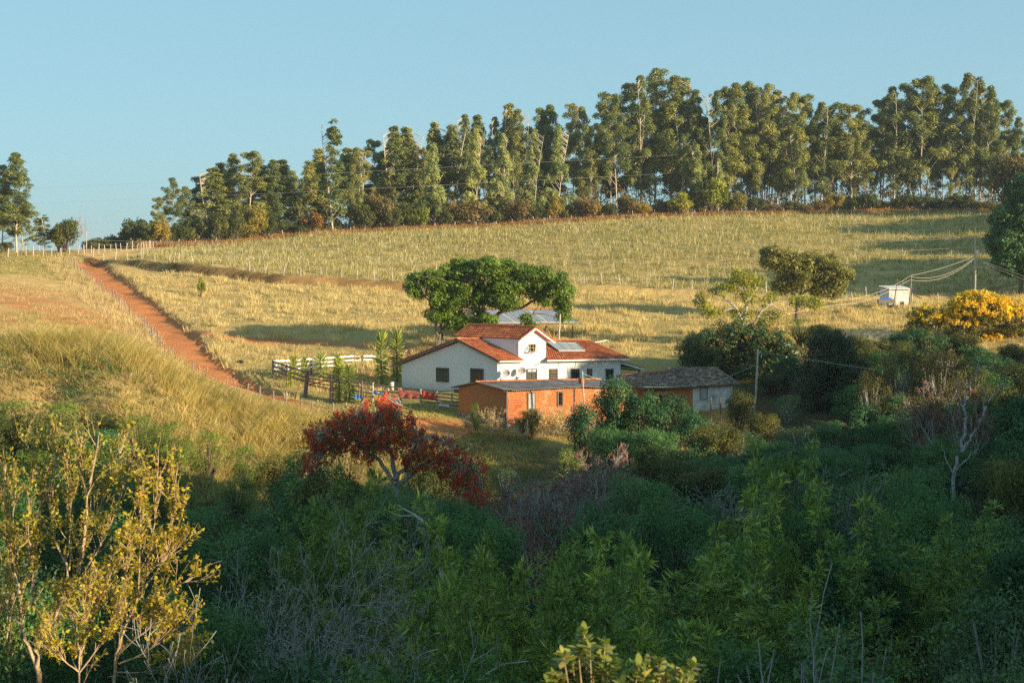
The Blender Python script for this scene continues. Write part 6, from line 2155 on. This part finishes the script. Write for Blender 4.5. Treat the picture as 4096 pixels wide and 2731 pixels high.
def cable(label, pts, r_=.035, mat=None, sag=0.0, name='cable'):
    pts = [Vector(p) for p in pts]
    if sag and len(pts) == 2:
        a, b = pts
        pts = [a.lerp(b, t_ / 12) - Vector((0, 0, sag * 4 * (t_ / 12) * (1 - t_ / 12))) for t_ in range(13)]
    elif len(pts) > 2:        # smooth through the points
        ar = np.array([list(p) for p in pts]); tt = np.linspace(0, len(ar) - 1, (len(ar) - 1) * 6 + 1)
        sm = np.stack([np.interp(tt, np.arange(len(ar)), ar[:, k]) for k in range(3)], 1)
        for _ in range(4): sm[1:-1] = (sm[:-2] + 2 * sm[1:-1] + sm[2:]) / 4
        pts = [Vector(p) for p in sm]
    m = MB(pts[0]); m.tube(pts, r_, 4)
    return tag(m.build(name, mat or M_WIRE), label, 'cable', 'overhead cables')


cable('upper line from the utility pole to the far left across the field', [P(3893, 952, 190), P(3300, 975, 197), P(2700, 989, 205), P(2000, 996, 215), P(1300, 993, 224), P(833, 979, 232), P(345, 958, 240)], .032)
cable('lower line from the utility pole to the left across the field', [P(3893, 989, 190), P(3389, 1016, 195), P(3011, 1032, 200), P(2700, 1039, 206), P(2068, 1045, 216), P(1300, 1036, 225), P(800, 1012, 233), P(345, 972, 240)], .032)
pole('wooden_pole', P(345, 925, 240), P(345, 1030, 240), .09, .07, 'thin pole at the bend of the dirt road on the hilltop')
cable('high thin wire crossing the sky in front of the ridge wood, the upper of two', [P(-150, 767, 252), P(655, 730, 258), P(1413, 689, 264), P(2700, 621, 314), P(3400, 583, 340)], .017, M_WIRED)
cable('high thin wire crossing the sky in front of the ridge wood, the lower of two', [P(-150, 827, 252), P(655, 793, 258), P(1413, 759, 264), P(2700, 693, 314), P(3400, 652, 340)], .017, M_WIRED)
cable('straight top cable from the utility pole to the pole by the white hut', [P(3897, 1025, 190), P(3646, 1101, 178)], .022, None, .25)
cable('sagging middle cable from the utility pole to the pole by the white hut', [P(3897, 1032, 190), P(3646, 1108, 178)], .024, None, 1.0)
cable('lowest sagging cable from the utility pole to the pole by the white hut', [P(3897, 1036, 190), P(3645, 1120, 178)], .024, None, 1.05)
cable('cable from the hut pole sloping down left over the upper pasture, the upper of two', [P(3645, 1102, 178), P(3560, 1152, 175), P(3450, 1190, 170), P(3324, 1205, 165), P(3226, 1200, 160)], .022)
cable('cable from the hut pole sloping down left over the upper pasture, the lower of two', [P(3645, 1116, 178), P(3510, 1189, 174), P(3412, 1216, 169), P(3324, 1220, 165), P(3130, 1262, 156)], .022)
cable('service cable from the utility pole to the right edge', [P(3903, 1030, 190), P(3960, 1056, 188), P(4130, 1118, 182)], .03)
cable('second service cable from the utility pole to the right edge, lower', [P(3903, 1034, 190), P(3960, 1064, 188), P(4130, 1132, 182)], .03)
cable('pale line from the leaning pole to the right in front of the dark dome tree', [P(3030, 1410, 122), P(3180, 1427, 119), P(3350, 1456, 116), P(3530, 1482, 113)], .018, M_LINE)
cable('green line from the leaning pole over the old house roof', [P(3020, 1461, 122), P(2910, 1509, 122), P(2850, 1535, 122.2), P(2700, 1548, 123), P(2575, 1547, 123)], .016, M_LINE)
cable('green line from the thin pole to the right end of the farmhouse', [P(2330, 1492, 119), P(2423, 1519, 123)], .014, M_LINE, .1)


# yuccas
def yucca_proto(seed, H, n, L=.72, lo=.12):
    r = np.random.default_rng(seed)
    pos, d, z = [], [], []
    for i in range(n):
        u = lo + (1 - lo) * (i / n)
        a = i * 2.4
        el = np.interp(u, [0, .35, .75, 1], [-.9, -.25, .45, 1.6]) + r.normal(0, .2)
        pos.append((math.cos(a) * .05, math.sin(a) * .05, u * H))
        d.append((math.cos(a), math.sin(a), el))
    pos = np.array(pos); d = np.array(d)
    lv = kites(pos, d, r, L, .11, .25, None, .03)
    crown = veg('yucca_leaves', [lv], M_YUCCA)
    tr, rd, _ = limb((0, 0, -.3), (0, 0, 1), H + .3, .10, .05, r, 6, .015)
    return crown, veg('yucca_trunk', [tube_np([(tr, rd)], 7)], M_BARK), H


YU = [yucca_proto(1, 3.4, 260), yucca_proto(2, 2.0, 130, .58, .25)]
for u, v0, Y, k, wd, lab in ((1830, 150, 137.5, 0, 1.0, 'tall yucca left of the two tall ones beside the farmhouse eave'), (2070, 125, 140, 0, 1.0, 'tall yucca nearest the farmhouse eave'), (1170, 545, 130.8, 0, 1.15, 'dark green yucca beside the field gate post'), (1322, 650, 129.8, 0, 1.1, 'dark green yucca right of the one at the gate post'),
                             (450, 500, 139.5, 1, 1.0, 'small yucca leftmost in front of the white plank fence'), (612, 530, 140, 1, .95, 'small yucca second from the left before the white plank fence'), (888, 475, 139.5, 1, 1.05, 'small bright yucca in the middle of the white plank fence'), (1128, 485, 143, 1, 1.0, 'small yucca behind the dark yucca at the plank fence'), (400, 740, 136, 1, .8, 'low dark yucca behind the dark rail fence')):
    px = 1060 + u * .2551
    H, x = top_to_H(px, 1300 + v0 * .2551, Y)
    cr, tk, H0 = YU[k]
    plant('yucca', x, Y, YU[k], H / 1.06, lab, 'yucca', 'yuccas in the yard', u, wd * min(1.3, (H0 / H) ** .5))
# ------------------------------------------------------------------ valley thicket
LM = [('the red tree', 1600, 1760), ('the adobe house', 2150, 1640), ('the pale bare tree', 3830, 1720), ('the sunlit yellow tree', 420, 2300), ('the tall grass', 950, 1600), ('the tiled house', 2800, 1560), ('the dome tree', 3330, 1560),
      ('the glossy shrub', 2450, 2640), ('the forked shrub', 3260, 2420), ('the blossom tree', 3900, 1420)]
KIND = {'fine': 'fine leaved dark green bush', 'broad': 'dense dark bush with broader leaves', 'grey': 'grey green bush', 'yellow': 'yellow green bush', 'bare': 'bare grey twiggy bush', 'rust': 'bare bush with rusty buds', 'bamboo': 'feathery bamboo clump', 'brown': 'brownish bush', 'olive': 'olive bush'}
TH['brown'] = [scrub_proto(45, M_BROWND, 2.2, 4.4, 60, 200, .13, .06, M_TWIG, .1, 1.1, (.35, .7), .5, 0, nm='brown_bush')]
TH['olive'] = [scrub_proto(46, M_HEDGE, 2.4, 4.4, 58, 200, .15, .08, None, .1, 1.0, (.38, .75), .5, .1, nm='olive_bush')]
TH['bamboo'] = BAM
WID = {'fine': 5.0, 'broad': 5.0, 'grey': 4.8, 'yellow': 4.4, 'bare': 4.4, 'rust': 4.6, 'bamboo': 4.6, 'brown': 4.4, 'olive': 4.8}
BUSHES = []          # (species, column, row of the top, distance, width in metres or None)


def add(sp, px, row, Y, w=None): BUSHES.append((sp, px, row, Y, w))


RG = random.Random(31)
for Y, n in ((104, 15), (94, 15), (85, 13), (76, 12), (67, 11), (59, 10), (51, 9), (44, 9), (38, 8), (33, 8), (28.5, 7)):
    for i in range(n):
        px = -150 + (i + .5 + RG.uniform(-.3, .3)) * 4400 / n
        row = canopy_row(px, Y) + RG.uniform(-40, 70) * (2.0 if Y < 64 else 1)
        if Y > 100 and 1150 < px < 2250: continue
        if Y > 88 and 700 < px < 1250 : continue
        if Y > 90 and px < 1250: continue
        q = RG.random()
        if 1350 < px < 3350 and Y <= 55: sp = 'bamboo' if q < .68 else ('fine' if q < .85 else 'yellow')
        elif 800 < px <= 1750 and 36 < Y < 75: sp = 'bare' if q < .42 else ('grey' if q < .65 else ('fine' if q < .85 else 'yellow'))
        elif 1950 < px < 2500 and 68 < Y < 100: sp = 'rust' if q < .75 else 'bare'
        elif px > 3350 and Y < 45: sp = 'broad' if q < .4 else ('grey' if q < .8 else 'brown')
        elif px > 2500 and Y > 60: sp = 'fine' if q < .35 else ('grey' if q < .55 else ('olive' if q < .7 else ('bare' if q < .8 else 'broad')))
        elif px < 1000 and Y > 70: sp = 'yellow' if q < .4 else ('olive' if q < .7 else 'fine')
        else: sp = 'fine' if q < .45 else ('broad' if q < .7 else ('grey' if q < .85 else 'yellow'))
        if px < 800 and Y < 38: row += 260
        if sp == 'bamboo': row += RG.uniform(-70, 30)
        add(sp, px, row, Y + RG.uniform(-2.5, 2.5))
# bushes the photograph shows apart
for b in (('broad', 2473, 1492, 112, 4.2), ('broad', 2350, 1600, 111, 4.2), ('broad', 2560, 1560, 111, 4.8), ('broad', 2690, 1570, 115, 4.6), ('olive', 2640, 1600, 117, 4), ('broad', 2800, 1645, 110, 4.6), ('fine', 2460, 1680, 106, 5), ('olive', 2956, 1545, 118, 3.0), ('grey', 2960, 1700, 106, 5), ('fine', 2620, 1690, 104, 5), ('fine', 3080, 1760, 100, 5),
          ('brown', 3600, 1375, 117, 5.0), ('brown', 3760, 1400, 114, 4.6), ('brown', 3490, 1470, 112, 4), ('brown', 3880, 1440, 110, 4.6), ('fine', 3560, 1640, 96, 5.2), ('broad', 3460, 1610, 104, 4.4), ('olive', 3990, 1520, 100, 5), ('broad', 4060, 1560, 92, 5.5), ('broad', 4110, 1640, 80, 5), ('olive', 3720, 1560, 104, 4),
          ('fine', 3420, 1520, 118, 5), ('olive', 3560, 1500, 121, 5), ('broad', 3680, 1480, 122, 5), ('brown', 3820, 1500, 120, 5), ('broad', 3950, 1460, 121, 5.5), ('olive', 4070, 1440, 124, 6), ('fine', 3560, 1560, 112, 5), ('broad', 3720, 1600, 108, 5), ('fine', 3880, 1600, 106, 5.5), ('olive', 3420, 1400, 128, 4.6), ('broad', 3540, 1400, 129, 5), ('olive', 3660, 1390, 130, 5), ('brown', 3780, 1390, 131, 5), ('broad', 3900, 1380, 132, 5.5), ('broad', 3620, 1330, 141, 5), ('olive', 3780, 1340, 143, 5.5), ('olive', 3430, 1335, 139, 5), ('broad', 3150, 1420, 131, 4), ('olive', 3080, 1480, 130, 3.4), ('broad', 3700, 1305, 138, 6), ('olive', 3560, 1345, 134, 5), ('olive', 3850, 1330, 140, 6), ('olive', 3480, 1370, 132, 4.5), ('olive', 4050, 1370, 136, 6), ('grey', 3390, 1330, 142, 5), ('bare', 3420, 1290, 146, 5), ('broad', 3990, 1420, 128, 6), ('olive', 3290, 1290, 147, 4.5), ('yellow', 3200, 1270, 148, 5),
          ('yellow', 60, 1590, 92, 5), ('yellow', 250, 1600, 92, 5), ('olive', 420, 1640, 92, 4.6), ('yellow', 560, 1650, 90, 4.4), ('yellow', 690, 1680, 90, 4), ('olive', 150, 1640, 87, 5), ('fine', 360, 1690, 84, 5), ('yellow', 830, 1720, 92, 4), ('olive', 1150, 1790, 96, 4), ('olive', -60, 1620, 86, 5), ('yellow', 990, 1770, 96, 3.4), ('grey', 1240, 1760, 102, 3),
          ('yellow', 1905, 1608, 119.4, 1.5), ('yellow', 2090, 1640, 118.6, 2.0), ('olive', 2130, 1625, 118, 1.8), ('olive', 1780, 1840, 106, 2.6), ('olive', 1900, 1835, 106, 2.6), ('grey', 2020, 1860, 107, 2.4), ('olive', 1690, 1800, 104, 3),
          ('grey', 1420, 1900, 73, 5), ('fine', 1560, 1930, 71, 5), ('grey', 1690, 1920, 72, 4.6), ('bare', 1620, 1880, 74, 5), ('bare', 1480, 1870, 75, 4.6), ('olive', 1330, 1860, 76, 5), ('grey', 1250, 1800, 80, 4.6), ('fine', 1180, 1850, 78, 5), ('fine', 1850, 1950, 72, 5), ('olive', 3050, 1640, 113, 3.4), ('grey', 3200, 1690, 110, 5), ('fine', 3330, 1680, 108, 5), ('olive', 2520, 1640, 112, 5), ('grey', 3150, 1560, 121, 3), ('bamboo', 1290, 1870, 66, 4.4), ('fine', 1800, 2010, 70, 4.6), ('yellow', 3160, 1790, 62, 3), ('bamboo', 3140, 1780, 60, 4), ('bamboo', 1300, 1870, 52, 4), ('bamboo', 1870, 2040, 40, 4.4), ('bamboo', 2020, 2050, 38, 3.6), ('bamboo', 2290, 2180, 33, 3.4), ('bamboo', 2550, 2210, 33, 4), ('bamboo', 1780, 2200, 34, 3.4), ('bamboo', 2980, 1960, 44, 4.4), ('bamboo', 3420, 1990, 46, 4.5), ('bamboo', 3590, 2090, 44, 4.2), ('bamboo', 3840, 2010, 50, 4.5),
          ('rust', 2050, 1880, 88, 5), ('rust', 2230, 1860, 92, 5), ('rust', 2390, 1850, 94, 4.6), ('bare', 2250, 1900, 84, 4.5), ('bare', 1170, 2080, 46, 5), ('bare', 1010, 2230, 38, 5), ('bare', 1400, 2080, 48, 4), ('bare', 1250, 2380, 33, 5), ('bare', 1580, 2050, 50, 3.6), ('bare', 3300, 1830, 70, 4.6), ('bare', 900, 2560, 29, 4)):
    add(*b)
BUSHES.sort(key=lambda b: b[1])
recs = []
for sp, px, row, Y, w in BUSHES:
    lm = min(LM, key=lambda l: math.hypot(px - l[1], (row + 120 - l[2]) * 1.2))
    dx, dy = px - lm[1], (row + 120) - lm[2]
    if abs(dx) > abs(dy) * 1.2: rel = 'right of' if dx > 0 else 'left of'
    else: rel = 'below' if dy > 0 else 'behind'
    recs.append((sp, px, row, Y, w, f'{KIND[sp]} {rel} {lm[0]}'))
same = {}
for i, r_ in enumerate(recs): same.setdefault(r_[5], []).append(i)
for i, (sp, px, row, Y, w, lab) in enumerate(recs):
    pr_ = TH[sp][i % len(TH[sp])]
    H, x = top_to_H(px, row, Y)
    H = min(max(H, 1.6), 8.5)
    s = H / pr_[2]
    ww = w if w else WID[sp] * RG.uniform(.9, 1.25)
    wide = min(max(ww / (WID[sp] * s), .62), 1.7)
    grp = same[lab]
    if len(grp) > 1: lab = f'{lab}, {ordn(grp.index(i), len(grp))}' if len(grp) > 2 else f'{lab}, {"left" if grp.index(i) == 0 else "right"} one of two'
    b = bush('bamboo_clump' if sp == 'bamboo' else 'bush', x, Y, pr_, H, lab, 'bamboo' if sp == 'bamboo' else 'bush', 'bushes of the valley thicket', RG.uniform(0, 6.28), wide, zr(row, Y) - H, ('culms' if sp == 'bamboo' else 'branches', 'foliage'))
# dry brush along the adobe wall
DRY = twig_cover(81, M_STRAW, 1.0, 1.9, 9, 3, (3, 4), .6, .5, .1, .014, leaf=M_STRAW, per=1.2, L=.09, wd=.05, nm='dry_brush', tilt=.45, rmin=.003)
for px, row, Y, lab in ((1970, 1625, 119, 'dry straw coloured weed at the corner of the adobe house'), (2165, 1600, 118.5, 'dry straw coloured brush below the shutter of the adobe house'), (2205, 1590, 118.6, 'dry brush between the shutter and the small window of the adobe house'), (2250, 1600, 118.6, 'dry brush below the small window of the adobe house'), (1875, 1655, 119.5, 'pinkish dry weed before the shaded adobe end wall'), (2070, 1700, 117, 'dry weed in the grass below the adobe corner')):
    H, x = top_to_H(px, row, Y)
    bush('dry_brush', x, Y, DRY, min(max(H, .8), 2.6), lab, 'weed', 'dry weeds at the adobe house', px, 1.0, None, ('stems', 'leaves'))
# broken white bough in the thicket
Y0 = 47.0
pts = [P(1760, 2165, Y0), P(1725, 2110, Y0), P(1660, 2060, Y0 + .3), P(1590, 2020, Y0 + .2)]
m = MB(pts[0]); pts.insert(0, Vector((pts[0].x + .3, pts[0].y, gz(pts[0].x + .3, Y0)))); m.tube(pts, [.09, .07, .06, .045, .02], 6); m.tube([pts[2], pts[2] + Vector((-.1, .1, .5)), pts[2] + Vector((.15, .1, .9))], [.035, .025, .01], 5); m.tube([pts[3], pts[3] + Vector((-.5, .1, -.05)), pts[3] + Vector((-.9, 0, .15))], [.03, .02, .01], 5)
tag(m.build('dead_bough', M_PALE), 'broken pale dead bough sticking out of the thicket below the red tree', 'bough')
# bare forked shrub in the shaded right foreground
FORK = twig_cover(83, None, 3, 4.4, 5, 2, (3, 5), .66, .42, .16, .055, nm='forked_shrub', tilt=.7, wig=.1, rmin=.010)
H, x = top_to_H(3270, 2300, 29)
bush('bare_tree', x, 29, FORK, H, 'bare forked grey shrub in the shaded right foreground', 'shrub', None, .4, .9, None, ('branches', 'leaves'))
# low filling growth of the valley
rq = np.random.default_rng(15)
n = 5500
Yf = rq.uniform(24, 108, n); pxf = rq.uniform(-200, 4300, n)
xf = (pxf - 2048) / F * Yf
ok = ~((Yf > 96) & (pxf > 1000) & (pxf < 2250)) & ~((Yf > 82) & (pxf < 1250) & (pxf > 500))
xf, Yf = xf[ok], Yf[ok]
zf = ground(xf, Yf)
C_ = np.stack([xf, Yf, zf + rq.uniform(.2, 1.9, len(xf))], 1)
v, q, r = puff_leaves(C_, rq.uniform(.5, 1.0, len(C_)), 34, rq, .17, .09, .1, .5)
tag(link('undergrowth', np_mesh('undergrowth', v, q, M_BUSHB, r)), 'dark low undergrowth filling the shaded valley', 'undergrowth', None, 'stuff')


# ------------------------------------------------------------------ sunlit yellow trees, left foreground
def L2(u, v, Y): return P(u * .6576, 1700 + v * .6576, Y)


def sun_tree(label, Y, limbs, seed, ntw, per, L=.11):
    r = np.random.default_rng(seed)
    b0 = limbs[0][0][0]
    base = L2(b0[0], b0[1], Y); base.z = gz(base.x, base.y)
    o = empty('sunlit_tree', base, label, 'tree', 'sunlit yellow trees in the left foreground')
    lines, tips = [], []
    for k, (uv, ra, rb_, tws) in enumerate(limbs):
        dep = r.normal(0, .25)
        pts = [np.array(list(L2(u, v, Y + dep * i + (r.normal(0, .12) if i else 0)) - base)) for i, (u, v) in enumerate(uv)]
        if k == 0: pts.insert(0, np.array([pts[0][0], pts[0][1], -.3]))
        pts = np.array(pts)
        tt = np.linspace(0, len(pts) - 1, (len(pts) - 1) * 4 + 1)
        sm = np.stack([np.interp(tt, np.arange(len(pts)), pts[:, j]) for j in range(3)], 1)
        sm[1:-1] = (sm[:-2] + 2 * sm[1:-1] + sm[2:]) / 4 + r.normal(0, .012, (len(sm) - 2, 3))
        rd = np.linspace(ra, rb_, len(sm))
        lines.append((sm, rd))
        for i in range(2, len(sm)): tips.append((sm[i], sm[i] - sm[i - 1])) if i > len(sm) * .5 else None
        for i in range(int(tws * ntw)):
            f = r.uniform(.18, .97) * (len(sm) - 1); j = int(f); p = sm[j] + (sm[j + 1] - sm[j]) * (f - j)
            ax = sm[j + 1] - sm[j]; ax = ax / np.linalg.norm(ax)
            d = ax * .9 + r.normal(0, .34, 3) + np.array([0, 0, .3])
            lines += grow(p, d, r.uniform(.35, .8), .012, 1, r, (2, 4), .55, .45, .08, .09, 5, tips, .003)
    link('trunk', veg('sunlit_tree_trunk', [tube_np(lines, 5)], M_SUNBARK), o)
    tp = np.array([p for p, _ in tips]); td = np.array([d for _, d in tips])
    k = r.integers(0, len(tp), int(len(tp) * per))
    pos = tp[k] + r.normal(0, .025, (len(k), 3))
    d = unit(td[k]) * .5 + r.normal(0, .8, (len(k), 3)); d[:, 2] -= .45
    link('foliage', veg('sunlit_tree_leaves', [kites(pos, d, r, L, .055, .35, None, .08)], M_SUNLEAF), o)


sun_tree('largest sunlit yellow tree with a forked pale trunk at the left edge', 34,
         [([(240, 1568), (215, 1350), (300, 1250), (350, 1100), (470, 950), (510, 720), (528, 480), (560, 300), (600, 60)], .075, .012, 1.6), ([(225, 1480), (150, 1300), (130, 1210), (120, 1000), (75, 850), (50, 700), (40, 500), (20, 400)], .05, .010, 1.2),
          ([(370, 1060), (420, 880), (330, 700), (320, 500), (330, 330), (350, 130)], .032, .008, 1.1), ([(510, 720), (600, 520), (680, 300), (760, 80)], .03, .008, 1.1), ([(300, 1250), (210, 1100), (190, 900), (230, 620), (255, 400), (210, 230), (140, 60)], .03, .008, 1.2), ([(528, 480), (500, 300), (490, 110)], .02, .006, .6),
          ([(470, 950), (620, 720), (720, 480), (790, 250)], .026, .007, 1.0), ([(120, 1000), (180, 820), (170, 650), (180, 440)], .024, .007, .7), ([(130, 1210), (20, 1120), (-60, 1000)], .03, .008, .7), ([(420, 880), (430, 650), (420, 420), (400, 250)], .022, .007, .8)], 101, 26, 1.6)
sun_tree('sunlit yellow tree with upright stems, right of the largest yellow one', 33,
         [([(690, 1568), (705, 1400), (770, 1200), (840, 1050), (890, 900), (930, 650), (950, 420), (965, 280)], .045, .010, 1.4), ([(770, 1200), (760, 1000), (770, 800), (780, 690)], .022, .007, .8), ([(840, 1050), (960, 880), (1040, 700), (1060, 450), (1075, 260)], .026, .007, 1.3), ([(840, 1050), (850, 800), (855, 600), (850, 420)], .02, .006, .8), ([(890, 900), (1010, 820), (1110, 700)], .018, .006, .6), ([(705, 1400), (850, 1280), (960, 1180), (1070, 1130)], .024, .007, .9), ([(720, 1450), (900, 1380), (1020, 1250), (1110, 1310)], .022, .007, 1.0), ([(700, 1500), (930, 1500), (1080, 1440), (1120, 1420)], .02, .006, .9), ([(770, 1200), (900, 1120), (1100, 960), (1200, 950)], .018, .006, .7)], 102, 22, 1.9)
sun_tree('low sunlit yellow shrub between the two yellow trees', 32,
         [([(480, 1568), (485, 1350), (440, 1180), (430, 1050)], .03, .008, 1.2), ([(485, 1400), (560, 1200), (640, 1000), (660, 880)], .024, .007, 1.2), ([(480, 1450), (520, 1250), (500, 1100), (560, 950)], .02, .006, 1), ([(485, 1500), (600, 1350), (680, 1260), (720, 1150)], .02, .006, 1), ([(480, 1500), (350, 1400), (300, 1330)], .02, .006, .8)], 103, 20, 1.5)
sun_tree('thin sunlit yellow sapling cut by the left edge', 36, [([(60, 1568), (40, 1300), (45, 1000), (30, 700), (15, 450), (40, 230)], .03, .007, 1.6), ([(40, 1300), (80, 1050), (90, 800), (80, 560), (90, 290)], .02, .006, 1.2), ([(50, 1420), (-30, 1200), (-60, 900)], .02, .006, 1)], 104, 20, 1.6)

# ------------------------------------------------------------------ glossy leaved shrub at the bottom edge
r = np.random.default_rng(55)
Yb = 14.0
gp = lambda u, v, d=0.0: P(1300 + u / 1.68, 1800 + v / 1.68, Yb + d)
base = G(2330, Yb)
o = empty('glossy_shrub', base, 'sunlit glossy leaved shrub top at the bottom edge', 'shrub')
TIP = [(1740, 1215), (1755, 1290), (1700, 1330), (1600, 1360), (1660, 1400), (1755, 1370), (1880, 1285), (1900, 1340), (1860, 1400), (1580, 1450), (1640, 1490), (1720, 1460), (1800, 1480), (1900, 1470), (1590, 1540), (2110, 1440), (2180, 1430), (2240, 1415), (2270, 1470), (2150, 1500), (2060, 1500), (2340, 1470), (2420, 1490), (2480, 1440), (2000, 1520), (1960, 1550), (2250, 1540), (2400, 1550), (1700, 1560), (1830, 1560), (2100, 1570), (1500, 1560), (1620, 1420), (1690, 1390), (1780, 1330), (1830, 1440), (1680, 1520), (1760, 1540), (1870, 1550), (1940, 1420), (2090, 1540), (2200, 1490), (2310, 1530), (2450, 1550), (2000, 1570), (1550, 1510)]
lines, lp_, ld_ = [], [], []
for u, v in TIP:
    q = np.array(list(gp(u, v, r.normal(0, .22)) - base))
    m_ = q * np.array([.72, .6, .78]) + np.array([.05, 0, 0])
    lines.append((np.array([[q[0] * .25, q[1] * .2, q[2] * .3], m_, q]), np.array([.014, .009, .004])))
    ax = unit((q - m_)[None])[0]
    for k in range(15):
        a = k * 2.4
        s = np.cross(ax, [1, .3, 0]); s /= np.linalg.norm(s); t_ = np.cross(ax, s)
        el = .15 + 1.1 * (k / 15)
        lp_.append(q - ax * .10 * (1 - k / 15)); ld_.append((s * math.cos(a) + t_ * math.sin(a)) * 1.0 + ax * el + r.normal(0, .15, 3))
lp_, ld_ = np.array(lp_), unit(np.array(ld_))
N = len(lp_)
up = np.tile(np.array([0, 0, 1.0]), (N, 1)) + r.normal(0, .35, (N, 3))
sd_ = unit(np.cross(ld_, up)); up = np.cross(sd_, ld_)
ln = (.115 * r.uniform(.7, 1.25, N))[:, None]
rows_ = []
for t_, hw in ((0, .08), (.22, .38), (.5, .5), (.78, .36), (1, .04)):
    c_ = lp_ + ld_ * ln * t_ - up * ln * .22 * t_ * t_
    rows_ += [c_ - sd_ * ln * .5 * hw + up * ln * .06 * hw, c_ + sd_ * ln * .5 * hw + up * ln * .06 * hw]
Vv = np.stack(rows_, 1).reshape(-1, 3)
ix = np.arange(N)[:, None] * 10
Q = np.concatenate([ix + np.array([2 * j, 2 * j + 1, 2 * j + 3, 2 * j + 2]) for j in range(4)])
link('stems', veg('glossy_shrub_stems', [tube_np([(np.array([[0, 0, -.2], [0, 0, base.z * 0 + .5], [0, 0, 1.0]]), np.array([.03, .025, .02]))] + lines, 5)], M_SUNBARK), o)
link('foliage', np_mesh('glossy_shrub_leaves', Vv, Q, M_GLOSSY, np.repeat(r.uniform(0, 1, N), 10), smooth=True), o)
# ------------------------------------------------------------------ light, sky, camera
SUN_AZ, SUN_EL = 30.0, 15.0        # degrees right-and-behind the viewer (from +X towards -Y), height above the horizon
ce = math.cos(rad(SUN_EL))
to_sun = Vector((ce * math.cos(rad(SUN_AZ)), -ce * math.sin(rad(SUN_AZ)), math.sin(rad(SUN_EL))))
sd = bpy.data.lights.new('sun', 'SUN')
sd.energy = 5.0
sd.angle = rad(.53)
sd.color = (1.0, .80, .53)
so = bpy.data.objects.new('sun', sd)
COL.objects.link(so)
so.rotation_euler = to_sun.to_track_quat('Z', 'Y').to_euler()

w = bpy.data.worlds.new('World')
SC.world = w
w.use_nodes = True
nt = w.node_tree
sky = nt.nodes.new('ShaderNodeTexSky')
sky.sky_type = 'NISHITA'
sky.sun_disc = False
sky.sun_elevation = rad(SUN_EL)
sky.sun_rotation = math.atan2(to_sun.x, to_sun.y)
sky.altitude = 700
sky.air_density = 1.0
sky.dust_density = 1.2
sky.ozone_density = 1.2
bg = nt.nodes['Background']
ev = nt.nodes.new('ShaderNodeGamma')          # evens the clear evening sky out a little
ev.inputs[1].default_value = .28
tn = nt.nodes.new('ShaderNodeMix'); tn.data_type = 'RGBA'; tn.blend_type = 'MULTIPLY'
tn.inputs[0].default_value = 1.0
tn.inputs[7].default_value = (.70, 1.13, 1.32, 1)
nt.links.new(sky.outputs[0], ev.inputs[0])
nt.links.new(ev.outputs[0], tn.inputs[6])
nt.links.new(tn.outputs[2], bg.inputs['Color'])
bg.inputs['Strength'].default_value = .18

cd = bpy.data.cameras.new('camera')
cam = bpy.data.objects.new('camera', cd)
COL.objects.link(cam)
cam.location = (0, 0, 0)
cam.rotation_euler = (rad(90), 0, 0)
cd.sensor_width = 36
cd.lens = F / 4096 * 36
cd.shift_y = -(1365.5 - HZ) / 4096
cd.clip_start = .5
cd.clip_end = 6000
cd.dof.use_dof = True
cd.dof.focus_distance = 125
cd.dof.aperture_fstop = 2.8
SC.camera = cam
SC.view_settings.view_transform = 'Standard'
SC.view_settings.look = 'None'
SC.view_settings.exposure = 1.02
SC.view_settings.gamma = 1
SC.cycles.max_bounces = 5
SC.cycles.diffuse_bounces = 3
SC.cycles.glossy_bounces = 2
SC.cycles.transmission_bounces = 3
SC.cycles.use_denoising = False
SC.cycles.denoiser = 'OPENIMAGEDENOISE'
SC.cycles.denoising_input_passes = 'RGB_ALBEDO_NORMAL'
SC.cycles.denoising_prefilter = 'ACCURATE'
SC.cycles.sample_clamp_indirect = 4

# the evening haze over the valley: one even volume round everything
vm = bpy.data.materials.new('haze')
vm.use_nodes = True
vt = vm.node_tree
vt.nodes.clear()
vo = vt.nodes.new('ShaderNodeOutputMaterial'); pv_ = vt.nodes.new('ShaderNodeVolumePrincipled')
pv_.inputs['Color'].default_value = (.82, .93, 1.0, 1)
pv_.inputs['Density'].default_value = .00014
pv_.inputs['Anisotropy'].default_value = .2
vt.links.new(pv_.outputs[0], vo.inputs['Volume'])
hz = MB()
hz.box((0, 150, 2.0), (3900, 0, 0), (0, 3900, 0), (0, 0, 50))
tag(hz.build('haze', vm), 'thin evening haze over the valley', None, None, 'stuff')
SC.cycles.volume_bounces = 0
